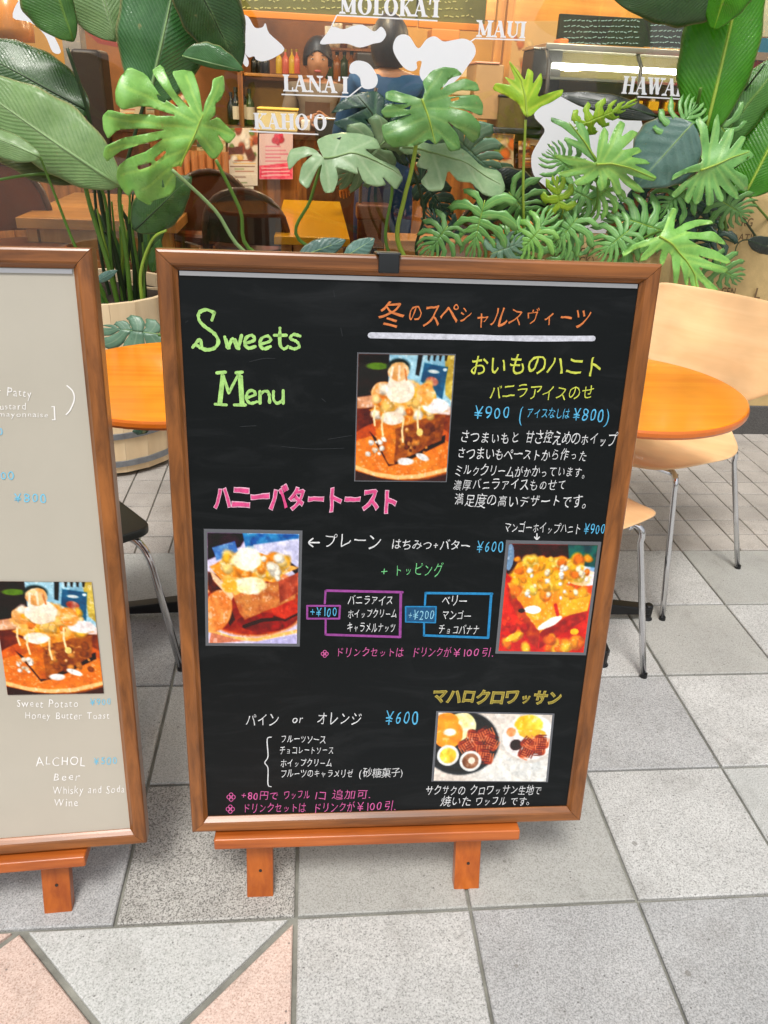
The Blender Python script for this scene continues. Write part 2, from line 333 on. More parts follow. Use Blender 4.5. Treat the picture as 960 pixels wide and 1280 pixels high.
def lay(me, mt, x, y, name='paving_stone', dz=0):
    if len(me.materials) == 0 or me.materials[0] != mt:
        key = (me.name, mt.name)
        if key not in lay.cache:
            k = me.copy(); k.materials.clear(); k.materials.append(mt); lay.cache[key] = k
        me = lay.cache[key]
    o = bpy.data.objects.new(name, me); COL.objects.link(o); o.parent = ground; o.location = (x, y, -.003 + dz + random.uniform(-.0007, .0007))
    o.rotation_euler = (random.uniform(-.0015, .0015), random.uniform(-.0015, .0015), 0)
    return o
lay.cache = {}
T = .3; g = .0032
sq = slab_mesh([(g, g), (T - g, g), (T - g, T - g), (g, T - g)])
tone = {(0, -1): 'light', (1, -1): 'grey', (2, -1): 'grey', (3, -1): 'grey', (-1, 0): 'dark', (-2, 0): 'grey', (0, 0): 'green', (1, 0): 'green', (2, 0): 'light', (3, 0): 'pale', (3, 1): 'light', (2, 1): 'grey',
        (1, 1): 'pale', (0, 1): 'grey', (2, 2): 'light', (3, 2): 'green', (4, 2): 'light', (3, 3): 'light', (4, 3): 'green', (2, 3): 'pale', (-1, 1): 'pale', (-1, 2): 'grey', (-1, 3): 'light', (5, 3): 'grey', (4, 1): 'grey', (0, -2): 'grey', (1, -2): 'light'}
rs = random.Random(3)
for i in range(-9, 12):
    for j in range(-6, 4):
        if i < 0 and j < 0: continue
        k = tone.get((i, j)) or rs.choice(['light', 'grey', 'green', 'pale'])
        lay(sq, st[k], i * T, j * T)
# the band with lozenges in front of the left sign
D = 3 * T / 4; gg = .0045
def tri(p): return slab_mesh(p, name='paving_triangle')
loz = slab_mesh([(0, -D + gg * 1.41), (D - gg * 1.41, 0), (0, D - gg * 1.41), (-D + gg * 1.41, 0)], name='paving_lozenge')
t_up = tri([(-D + .014, -g), (0, -D + .008), (D - .014, -g)])
for k in range(0, 4):
    lay(loz, st['pink'], -T * 1.5 * (k + 1), -D, 'paving_lozenge')
    lay(t_up, st['pale' if k != 1 else 'pink'], -T * 1.5 * (k + .5), 0, 'paving_triangle')
    lay(loz, st['pale'], -T * 1.5 * (k + .5), -2 * D, 'paving_lozenge')
    lay(loz, st['pink'], -T * 1.5 * (k + 1), -3 * D, 'paving_lozenge')
hl = tri([(-g - .002, -.012), (-D + .009, -D), (-g - .002, -2 * D + .012)]); lay(hl, st['pink'], 0, 0, 'paving_triangle'); lay(hl, st['pink'], 0, -2 * D, 'paving_triangle')
# small square stones nearer the shop front
s_ = .1; g2 = .0022
sm = slab_mesh([(g2, g2), (s_ - g2, g2), (s_ - g2, s_ - g2), (g2, s_ - g2)], .006, .0018, 'small_paving_stone')
rest = []
cnt = 0
for j in range(0, 10):
    for i in range(-9, 30):
        x = i * s_; y = 1.2 + j * s_
        vis = (-.75 <= x <= -.35) or (.85 <= x <= 2.3)
        if vis and y < 2.15: lay(sm, st['small'], x, y, 'small_paving_stone'); cnt += 1
        else: rest.append((x, y))
for i in list(range(-30, -9)) + list(range(30, 50)):
    for j in range(10): rest.append((i * s_, 1.2 + j * s_))
mb = MB()
for (x, y) in rest:
    mb.add([(x + g2, y + g2, .003), (x + s_ - g2, y + g2, .003), (x + s_ - g2, y + s_ - g2, .003), (x + g2, y + s_ - g2, .003), (x + g2, y + g2, -.006), (x + s_ - g2, y + g2, -.006), (x + s_ - g2, y + s_ - g2, -.006), (x + g2, y + s_ - g2, -.006)],
           [(0, 1, 2, 3), (0, 4, 5, 1), (1, 5, 6, 2), (2, 6, 7, 3), (3, 7, 4, 0)])
o = mb.build('small_paving_stones', st['small'], ground); o['kind'] = 'stuff'

# ------------------------------------------------------------------ sign boards
class Board:
    def __init__(s, foot_px, yaw, tilt):
        s.f = atZ(*foot_px, 0); a = R(tilt); b = R(yaw)
        s.u = Vector((math.cos(b), math.sin(b), 0)); n0 = Vector((-s.u.y, s.u.x, 0))
        s.v = n0 * math.sin(a) + Vector((0, 0, math.cos(a))); s.n = s.u.cross(s.v)      # n faces the reader
    def p(s, a, b, c=0): return s.f + s.u * a + s.v * b + s.n * c
    def loc(s, u, v, c=0):
        q = atP(u, v, s.n, s.f + s.n * c) - s.f
        return q.dot(s.u), q.dot(s.v)
    def box(s, mb, a0, b0, c0, a1, b1, c1):
        return mb.hexa([s.p(a0, b0, c0), s.p(a1, b0, c0), s.p(a1, b0, c1), s.p(a0, b0, c1), s.p(a0, b1, c0), s.p(a1, b1, c0), s.p(a1, b1, c1), s.p(a0, b1, c1)])
FR1, FR2 = lin((158, 96, 44)), lin((98, 56, 22))
wx = wood('frame_wood_across', FR1, FR2, 'x', rough=.3, spots=True); wz = wood('frame_wood_upright', FR1, FR2, 'z', rough=.3, spots=True)
lx = wood('ledge_wood', lin((194, 106, 44)), lin((152, 72, 22)), 'x', rough=.3, spots=True); lz = wood('leg_wood', lin((188, 98, 26)), lin((152, 70, 14)), 'z', rough=.35)
chrome = mat('chrome', (.72, .72, .74), .12, 1); dark_metal = mat('dark_metal', (.02, .02, .022), .35, .6)
PC = -.010       # the writing surface lies this far behind the face of the frame
def sign(name, label, B, a0, a1, b0, b1, legs, pmat, ledge):
    t = thing(name, B.p(legs[0], 0, -.01), label, 'sign board')
    fw = .0258; dep = .030
    def member(kind, c0, c1, inward, mt):
        # moulding: flat outer face, rounded shoulder, sloping inner lip
        prof = [(0, -dep), (0, -.004), (.0015, -.0012), (.004, 0), (.017, 0), (.0195, -.0012), (.0232, -.006), (fw, -.0085), (fw, -dep)]
        mb = MB(); vs = []
        for (A, sgn) in ((c0, 0), (c1, 1)):
            for (d, c) in prof:
                vs.append(B.p(A[0] + inward[sgn][0] * d, A[1] + inward[sgn][1] * d, c))
        n = len(prof); fs = [(i, (i + 1) % n, n + (i + 1) % n, n + i) for i in range(n)] + [tuple(range(n)), tuple(range(2 * n - 1, n - 1, -1))]
        mb.add(vs, fs).build(kind, mt, t)
    e = .0004
    member('frame_rail', (a0 + e, b1), (a1 - e, b1), ((1, -1), (-1, -1)), wx)
    member('frame_rail', (a0 + e, b0), (a1 - e, b0), ((1, 1), (-1, 1)), wx)
    member('frame_stile', (a0, b0 + e), (a0, b1 - e), ((1, 1), (1, -1)), wz)
    member('frame_stile', (a1, b0 + e), (a1, b1 - e), ((-1, 1), (-1, -1)), wz)
    panel = B.box(MB(), a0 + fw - .003, b0 + fw - .003, -.022, a1 - fw + .003, b1 - fw + .003, PC).build('panel', pmat, t)
    st_ = B.box(MB(), a0 + fw + .002, b1 - fw - .0065, PC + .0004, a1 - fw - .002, b1 - fw - .001, PC + .0022).build('edge_strip', mat('strip_metal', (.55, .55, .57), .3, .8), t)
    la0, la1, lb0, lb1 = ledge
    B.box(MB(), la0, lb0, -.0305, la1, lb1, .014).build('ledge', lx, t, bevel=.003)
    for a in legs:
        k0, k1 = -.006, -.114      # the leg stands slightly forward at its foot and slopes back behind the frame
        q0, q1 = (.003, .72)
        l = MB().hexa([B.p(a - .0225, q0, k0 - .0205), B.p(a + .0225, q0, k0 - .0205), B.p(a + .0225, q0, k0), B.p(a - .0225, q0, k0), B.p(a - .0225, q1, k1 - .0205), B.p(a + .0225, q1, k1 - .0205), B.p(a + .0225, q1, k1), B.p(a - .0225, q1, k1)]).build('front_leg', lz, t, bevel=.0015)
        sc = B.p(a + .001, .055, k0 + (k1 - k0) * .052 / .717 + .0003)
        mb = MB(); mb.tube([sc - B.n * .002, sc + B.n * .0006], .0028, 10).build('screw', mat('screw_hole', (.03, .02, .015), .6), l)
        ft = B.p(a, 0, 0); back = Vector((ft.x - .22 * B.u.y, ft.y + .46, 0))
        top = B.p(a, .70, -.142)
        d = (top - back).normalized(); q = back
        mb = MB(); w = B.u * .0225; h = Vector((0, .010, 0))
        mb.hexa([q - w - h, q + w - h, q + w + h, q - w + h, top - w - h, top + w - h, top + w + h, top - w + h]).build('rear_leg', lz, t)
    # the little catch that grips the top rail
    return t, panel
B1 = Board((325, 1127), -.5, 8)
black = mat('blackboard', lin((13, 17, 19)), .32, spec=.22, var=.25, vscale=5, bump=.03, bscale=400)
la = B1.loc(267, 1046, .012); lb = B1.loc(651, 1032, .012)
sign1, pan1 = sign('menu_sign', 'wood framed black menu board headed Sweets Menu in the middle of the pavement', B1, -.108, .551, .152, 1.0686, (0, .3625), black, (la[0], lb[0], .128, .149))
B2 = Board((72, 1147), 3, 9.5)
t_, b_, N_, L_q = nodes(black)
tcq = N_('ShaderNodeTexCoord'); mq = N_('ShaderNodeMapping'); mq.inputs['Scale'].default_value = (2.5, 2.5, 9); mq.inputs['Rotation'].default_value = (0, R(25), 0); L_q(tcq.outputs['Object'], mq.inputs[0])
nq = N_('ShaderNodeTexNoise'); nq.inputs['Scale'].default_value = 2.4; nq.inputs['Detail'].default_value = 9; nq.inputs['Roughness'].default_value = .68; nq.inputs['Distortion'].default_value = 1.2; L_q(mq.outputs[0], nq.inputs['Vector'])
rq_ = N_('ShaderNodeMapRange'); rq_.inputs[1].default_value = .5; rq_.inputs[2].default_value = .78; rq_.inputs[3].default_value = 0; rq_.inputs[4].default_value = .02; L_q(nq.outputs[0], rq_.inputs[0])
xq = N_('ShaderNodeMix'); xq.data_type = 'RGBA'; L_q(rq_.outputs[0], xq.inputs[0]); xq.inputs[6].default_value = tuple(lin((13, 17, 19))) + (1,); xq.inputs[7].default_value = (.5, .52, .55, 1); L_q(xq.outputs[2], b_.inputs['Base Color'])
rr_q = N_('ShaderNodeMapRange'); rr_q.inputs[3].default_value = .22; rr_q.inputs[4].default_value = .5; L_q(nq.outputs[0], rr_q.inputs[0]); L_q(rr_q.outputs[0], b_.inputs['Roughness'])
cream = mat('cream_board', lin((190, 184, 170)), .22, spec=.5, var=.08, vscale=3, coat=.3)
sign2, pan2 = sign('menu_sign', 'wood framed pale grey menu board cut off by the left edge of the picture', B2, -.523, .155, .136, 1.067, (0, -.363), cream, (-.41, B2.loc(105, 1062, .012)[0], .112, .132))
# catch
ca = B1.loc(470, 325)[0]; cb = B1.loc(501, 325)[0]
mb = MB(); B1.box(mb, ca, 1.0690, -.05, cb, 1.0725, .006); B1.box(mb, ca + .003, 1.047, .0008, cb - .002, 1.0722, .0065)
mb.build('clip', mat('black_plastic', (.012, .014, .016), .28), sign1, bevel=.002)

# ------------------------------------------------------------------ handwriting
_gl = {}
def glyph(ch, bold=0):
    k = (ch, bold)
    if k in _gl: return _gl[k]
    c = bpy.data.curves.new('t', 'FONT'); c.body = ch; c.size = 1; c.resolution_u = 3; c.offset = bold
    o = bpy.data.objects.new('t', c); COL.objects.link(o); bpy.context.view_layer.update()
    me = o.to_mesh(); v = [(p.co.x, p.co.y) for p in me.vertices]; f = [tuple(p.vertices) for p in me.polygons]
    o.to_mesh_clear(); bpy.data.objects.remove(o); bpy.data.curves.remove(c)
    _gl[k] = (v, f); return _gl[k]
def adv(ch):
    if ch == ' ': return .42
    if ord(ch) > 0x2000: return .94 if ch not in '。、' else .6
    v, _ = glyph(ch); return (max(p[0] for p in v) + .09) if v else .3
ink = {}
def chalk(name, c, rough=.8):
    if name not in ink: ink[name] = mat('ink_' + name, lin(c), rough, var=.08 if 'soft' in name or 'sky' in name else .36, vscale=150)
    return ink[name]
def write(B, panel, s, p0, p1, hpx, col, bold=0, c=.0007, jit=.05, shear=.08, wob=.028, name='handwriting', seed=None, hasc=None):
    """s runs from p0 to p1 (baseline, in photograph pixels); hpx is the height of a character"""
    rr = random.Random(seed if seed is not None else hash(s) % 997 if False else sum(map(ord, s)))
    P0 = Vector(B.loc(*p0, PC)); P1 = Vector(B.loc(*p1, PC)); up = Vector(B.loc(p0[0], p0[1] - hpx, PC)) - P0
    d = P1 - P0; Wd = d.length; d.normalize(); q = Vector((-d.y, d.x)); H = abs(up.dot(q))
    tot = sum(adv(ch) for ch in s); sx = Wd / tot; cjk = any(ord(ch) > 0x3000 for ch in s); sy = H / (.90 if cjk else .70)
    x = 0; mb = MB(); bold = bold if bold > .02 else bold - .011; jit = jit * 1.25
    for ch in s:
        a = adv(ch)
        if ch != ' ':
            v, f = glyph(ch, bold)
            js = .93 + rr.uniform(-jit, jit) * 1.4; jr = rr.uniform(-jit, jit) * 1.1; jy = rr.uniform(-jit, jit) * .7; sd = rr.uniform(0, 50)
            cr, sr = math.cos(jr), math.sin(jr); out = []
            small = .78 if ch in 'っゃゅょッャュョィ' else 1
            for (gx, gy) in v:
                ex = gx - a / 2; ey = gy - .36
                nx = mnoise.noise(Vector((gx * 3.1, gy * 3.1, sd))); ny = mnoise.noise(Vector((gx * 3.1, gy * 3.1, sd + 9)))
                ex += nx * wob * 2.2; ey += ny * wob * 2.2
                ex, ey = (ex * cr - ey * sr) * js * small, (ex * sr + ey * cr) * js * small
                ex += shear * ey; ey += .36 + jy + (0 if small == 1 else -.06) + .0 ; ex += a / 2
                P = P0 + d * (x + ex) * sx + q * (ey + (.085 if cjk else 0)) * sy
                out.append(B.p(P.x, P.y, PC + c))
            mb.add(out, f)
        x += a
    if not mb.v: return None
    return mb.build(name, chalk(*col) if isinstance(col, tuple) else col, panel)
def strokes(B, panel, lines, w, col, c=.0007, name='handwriting', rough_edge=0):
    """pen lines given in photograph pixels; w in metres"""
    mb = MB()
    for ln in lines:
        P = [Vector(B.loc(*p, PC)) for p in ln]
        # resample smooth
        if len(P) > 2:
            Q = []
            for i in range(len(P) - 1):
                a = P[max(i - 1, 0)]; b = P[i]; c_ = P[i + 1]; d = P[min(i + 2, len(P) - 1)]
                for k in range(5):
                    t = k / 5; Q.append(.5 * ((2 * b) + (c_ - a) * t + (2 * a - 5 * b + 4 * c_ - d) * t * t + (3 * b - a - 3 * c_ + d) * t ** 3))
            Q.append(P[-1]); P = Q
        vs = []; n = len(P)
        for i, p in enumerate(P):
            t = (P[min(i + 1, n - 1)] - P[max(i - 1, 0)]).normalized(); nn = Vector((-t.y, t.x))
            ww = w / 2 * (1 + (random.uniform(-rough_edge, rough_edge) if rough_edge else 0))
            vs += [p + nn * ww, p - nn * ww]
        mb.add([B.p(v.x, v.y, PC + c) for v in vs], [(2 * i, 2 * i + 1, 2 * i + 3, 2 * i + 2) for i in range(n - 1)])
        for e in (P[0], P[-1]):
            mb.add([B.p(e.x + w / 2 * math.cos(k * math.pi / 4), e.y + w / 2 * math.sin(k * math.pi / 4), PC + c + .00005) for k in range(8)], [tuple(range(8))])
    return mb.build(name, chalk(*col) if isinstance(col, tuple) else col, panel)
WH = ('white', (236, 238, 240)); YG = ('yellow_green', (214, 222, 84)); GR = ('green', (176, 226, 128)); GR2 = ('mint', (120, 214, 140)); BL = ('blue', (92, 190, 236)); OR = ('orange', (226, 128, 66))
PK = ('pink', (232, 78, 142)); PK2 = ('pink_pen', (226, 104, 172)); PKL = ('pale_pink', (246, 190, 214)); PU = ('purple', (160, 72, 158)); BB = ('cobalt', (30, 140, 200)); YL = ('yellow_ochre', (196, 178, 84)); YD = ('ochre', (150, 134, 48))
b1, p1 = B1, pan1
def w1(s, x0, y0, x1, y1, h, col, **k): return write(b1, p1, s, (x0, y0), (x1, y1), h, col, **k)
# Sweets / Menu, drawn stroke by stroke with a thick pen
def L_(*pts): return list(pts)
SW = [L_((268, 391), (258, 387), (249, 391), (249, 400), (256, 408), (268, 417), (273, 427), (268, 435), (257, 437), (247, 432)), L_((268, 391), (265, 400)), L_((241, 434), (250, 424), (252, 434)),
      L_((281, 421), (285, 435), (291, 423), (297, 436), (302, 419)), L_((307, 429), (318, 425), (315, 419), (308, 422), (306, 430), (311, 435), (319, 433)),
      L_((326, 430), (338, 426), (335, 420), (327, 423), (325, 431), (330, 436), (338, 433)), L_((350, 410), (350, 430), (355, 436), (360, 433)), L_((343, 419), (358, 419)),
      L_((375, 420), (367, 418), (363, 423), (371, 427), (374, 433), (368, 436), (362, 434)),
      L_((274, 505), (278, 466)), L_((278, 466), (286, 491)), L_((286, 491), (299, 466)), L_((299, 466), (301, 505)), L_((271, 466), (282, 465)), L_((295, 466), (303, 465)), L_((269, 505), (283, 506)), L_((293, 506), (307, 506)),
      L_((309, 497), (319, 493), (316, 488), (310, 490), (308, 498), (313, 504), (321, 502)), L_((325, 489), (325, 504)), L_((325, 494), (330, 489), (336, 491), (337, 503)), L_((342, 489), (342, 499), (347, 504), (353, 500)), L_((354, 488), (354, 504))]
strokes(b1, p1, SW[:1], .0046, GR, rough_edge=.25); strokes(b1, p1, SW[1:], .0040, GR, rough_edge=.25)
# fine second contour so the letters look coloured in by hand
strokes(b1, p1, [L_((276, 505), (280, 470)), L_((302, 470), (304, 505)), L_((283, 424), (287, 435)), L_((294, 424), (299, 436))], .0032, GR, rough_edge=.3, c=.0009)
w1('冬', 471, 412, 505, 412, 36, OR, bold=.012, jit=.02); w1('のスペシャルスヴィーツ', 507, 405, 736, 412, 27, OR, bold=.012, jit=.12, shear=.12, wob=.035)
strokes(b1, p1, [L_((463, 419), (560, 421), (660, 423), (741, 423))], .0075, ('white_band', (214, 216, 228)), rough_edge=.12)
w1('おいものハニト', 585, 469, 752, 471, 27, YG, bold=.014, jit=.06)
w1('バニラアイスのせ', 610, 499, 741, 501, 20, YG, bold=.008, jit=.08)
w1('¥900', 592, 524, 638, 524, 17, BL, bold=.004); w1('(', 647, 526, 655, 526, 20, BL); w1('アイスなしは', 657, 523, 711, 524, 14, BL, bold=.008); w1('¥800', 715, 526, 755, 527, 17, BL, bold=.004); w1(')', 755, 529, 763, 529, 20, BL)
w1('さつまいもと', 574, 554, 649, 555, 16, WH, bold=.006, jit=.08); w1('甘さ控えめのホイップ、', 655, 554, 776, 559, 17, WH, bold=.006, jit=.08)
w1('さつまいもペーストから作った', 570, 574, 733, 577, 16, WH, bold=.006, jit=.08)
w1('ミルククリームがかかっています。', 567, 595, 733, 598, 15, WH, bold=.006, jit=.08)
w1('濃厚バニラアイスものせて', 565, 613, 707, 613, 15, WH, bold=.004, jit=.08)
w1('満足度の高いデザートです。', 566, 633, 735, 636, 17, WH, bold=.005, jit=.08)
w1('ハニーバタートースト', 266, 637, 496, 641, 31, PKL, bold=.058, jit=.07, c=.0005, wob=.02); w1('ハニーバタートースト', 266, 637, 496, 641, 31, PK, bold=.026, jit=.07, c=.0009, wob=.02)
strokes(b1, p1, [L_((399, 678), (386, 678)), L_((391, 673), (386, 678), (391, 683))], .0022, WH)
w1('プレーン', 403, 686, 476, 687, 21, WH, bold=.002, jit=.05); w1('はちみつ+バター', 488, 687, 587, 689, 14, WH, bold=.008, jit=.07); w1('¥600', 595, 690, 630, 690, 15, BL, bold=.004)
w1('マンゴーホイップハニト', 629, 666, 725, 668, 14, WH, bold=.006, jit=.07); w1('¥900', 729, 668, 756, 668, 14, BL, bold=.006)
strokes(b1, p1, [L_((671, 667), (671, 674)), L_((668, 671), (671, 674), (674, 671))], .0018, WH)
w1('+', 474, 720, 486, 720, 13, GR2, bold=.004); w1('トッピング', 491, 721, 553, 721, 18, GR2, bold=.004, jit=.08)
strokes(b1, p1, [L_((408, 738), (503, 740)), L_((501, 740), (500, 796)), L_((500, 796), (408, 793))], .0040, PU); strokes(b1, p1, [L_((407, 738), (406, 754)), L_((407, 774), (407, 793))], .0030, PU)
strokes(b1, p1, [L_((384, 757), (425, 757)), L_((425, 757), (424, 773)), L_((424, 773), (384, 773)), L_((384, 773), (384, 757))], .0030, PU)
w1('+¥100', 387, 771, 422, 771, 12, BL, bold=.006, c=.001)
w1('バニラアイス', 434, 756, 491, 757, 13, WH, bold=.008); w1('ホイップクリーム', 434, 773, 496, 773, 12, WH, bold=.008); w1('キャラメルナッツ', 433, 790, 494, 791, 13, WH, bold=.008)
strokes(b1, p1, [L_((532, 741), (615, 742)), L_((614, 742), (610, 797)), L_((610, 797), (530, 794))], .0040, BB); strokes(b1, p1, [L_((532, 741), (531, 756)), L_((530, 779), (530, 794))], .0030, BB)
mb = MB()
q = [b1.loc(507, 758, PC), b1.loc(545, 758, PC), b1.loc(544, 778, PC), b1.loc(507, 777, PC)]
mb.add([b1.p(a, b, PC + .0006) for a, b in q], [(0, 1, 2, 3)]).build('price_patch', chalk('patch_blue', (14, 84, 130)), p1)
strokes(b1, p1, [L_((507, 758), (545, 758)), L_((545, 758), (544, 778)), L_((544, 778), (507, 777)), L_((507, 777), (507, 758))], .0022, BB, c=.0009)
w1('+¥200', 509, 774, 543, 774, 12, ('ice_blue', (150, 214, 240)), bold=.006, c=.0012)
w1('ベリー', 551, 757, 583, 758, 14, WH, bold=.008); w1('マンゴー', 551, 775, 588, 776, 13, WH, bold=.008); w1('チョコバナナ', 547, 793, 598, 794, 13, WH, bold=.008)
def flower(x, y, r=4.2):
    strokes(b1, p1, [L_(*[(x + r * .55 * dx + r * .5 * math.cos(t * 1.05), y + r * .55 * dy + r * .5 * math.sin(t * 1.05)) for t in range(7)]) for dx, dy in ((-1, 0), (1, 0), (0, -1), (0, 1))], .0011, PK2)
flower(406, 817); flower(289, 996, 5); flower(288, 1011, 5)
w1('ドリンクセットは', 419, 821, 504, 822, 13, PK2, bold=.004); w1('ドリンクが', 514, 821, 563, 822, 13, PK2, bold=.004); w1('¥100引.', 566, 822, 618, 822, 13, PK2, bold=.004)
w1('マハロクロワッサン', 539, 879, 700, 881, 18, YL, bold=.048, c=.0005, wob=.01); w1('マハロクロワッサン', 539, 879, 700, 881, 18, YD, bold=.014, c=.0009, wob=.01)
w1('パイン', 306, 908, 349, 908, 17, WH, bold=.004); w1('or', 365, 904, 380, 904, 11, WH, bold=.006); w1('オレンジ', 395, 906, 451, 907, 18, WH, bold=.004); w1('¥600', 481, 905, 524, 905, 18, BL, bold=.004)
strokes(b1, p1, [L_((339, 921), (334, 924), (335, 945), (331, 953), (335, 960), (335, 980), (339, 983))], .0017, WH)
w1('フルーツソース', 350, 929, 407, 930, 11, WH, bold=.008); w1('チョコレートソース', 349, 943, 417, 943, 11, WH, bold=.008); w1('ホイップクリーム', 350, 959, 415, 959, 11, WH, bold=.008)
w1('フルーツのキャラメリゼ', 350, 972, 441, 972, 11, WH, bold=.008); w1('(砂糖菓子)', 448, 972, 504, 971, 12, WH, bold=.004)
w1('+80円で', 301, 1000, 348, 1000, 12, PK2, bold=.006); w1('ワッフル', 354, 999, 387, 999, 12, PK2, bold=.006); w1('1コ', 392, 1000, 408, 1000, 12, PK2, bold=.006); w1('追加可.', 414, 1000, 464, 999, 13, PK2, bold=.004)
w1('ドリンクセットは', 303, 1016, 382, 1016, 13, PK2, bold=.004); w1('ドリンクが', 391, 1016, 443, 1015, 13, PK2, bold=.004); w1('¥100引.', 446, 1015, 496, 1014, 14, PK2, bold=.004)
w1('サクサクの', 531, 994, 581, 994, 13, WH, bold=.008); w1('クロワッサン生地で', 586, 994, 676, 994, 13, WH, bold=.006); w1('焼いた', 550, 1008, 588, 1008, 13, WH, bold=.006); w1('ワッフル', 593, 1007, 632, 1007, 12, WH, bold=.008); w1('です。', 636, 1007, 664, 1007, 12, WH, bold=.008)
# scratches on the blackboard
strokes(b1, p1, [L_((232, 403), (235, 401)), L_((417, 363), (418, 371)), L_((312, 452), (330, 448), (344, 448)), L_((352, 558), (390, 561), (430, 560)), L_((410, 549), (440, 544)), L_((402, 498), (407, 502)), L_((426, 410), (428, 420)), L_((300, 533), (320, 532))], .0008, ('scratch', (40, 45, 48)))
# left sign
PW = ('soft_white', (244, 242, 240)); SB = ('sky_blue', (120, 200, 232))
def w2(s, x0, y0, x1, y1, h, col, **k): return write(B2, pan2, s, (x0, y0), (x1, y1), h, col, bold=.006, **k)
w2('r', -3, 493, 3, 493, 8, PW); w2('Patty', 9, 495, 41, 497, 11, PW); w2('ustard', 0, 512, 34, 512, 9, PW); w2('mayonnaise', -2, 521, 62, 522, 7, PW); w2(']', 65, 521, 72, 521, 14, PW)
strokes(B2, pan2, [L_((84, 482), (91, 489), (93, 499), (88, 512), (83, 518))], .0018, PW)
w2('¥00', -26, 544, 6, 544, 10, SB); w2('¥700', -20, 600, 20, 600, 11, SB); w2('¥800', 18, 628, 60, 628, 12, SB)
w2('Sweet Potato', 21, 884, 99, 884, 10, PW); w2('¥900', 113, 882, 140, 881, 9, SB); w2('Honey Butter Toast', 31, 898, 138, 899, 9, PW)
w2('ALCHOL', 45, 957, 108, 957, 12, PW); w2('¥500', 117, 956, 148, 955, 10, SB); w2('Beer', 66, 976, 102, 976, 11, PW); w2('Whisky and Soda', 66, 992, 157, 991, 10, PW); w2('Wine', 67, 1008, 99, 1008, 10, PW)

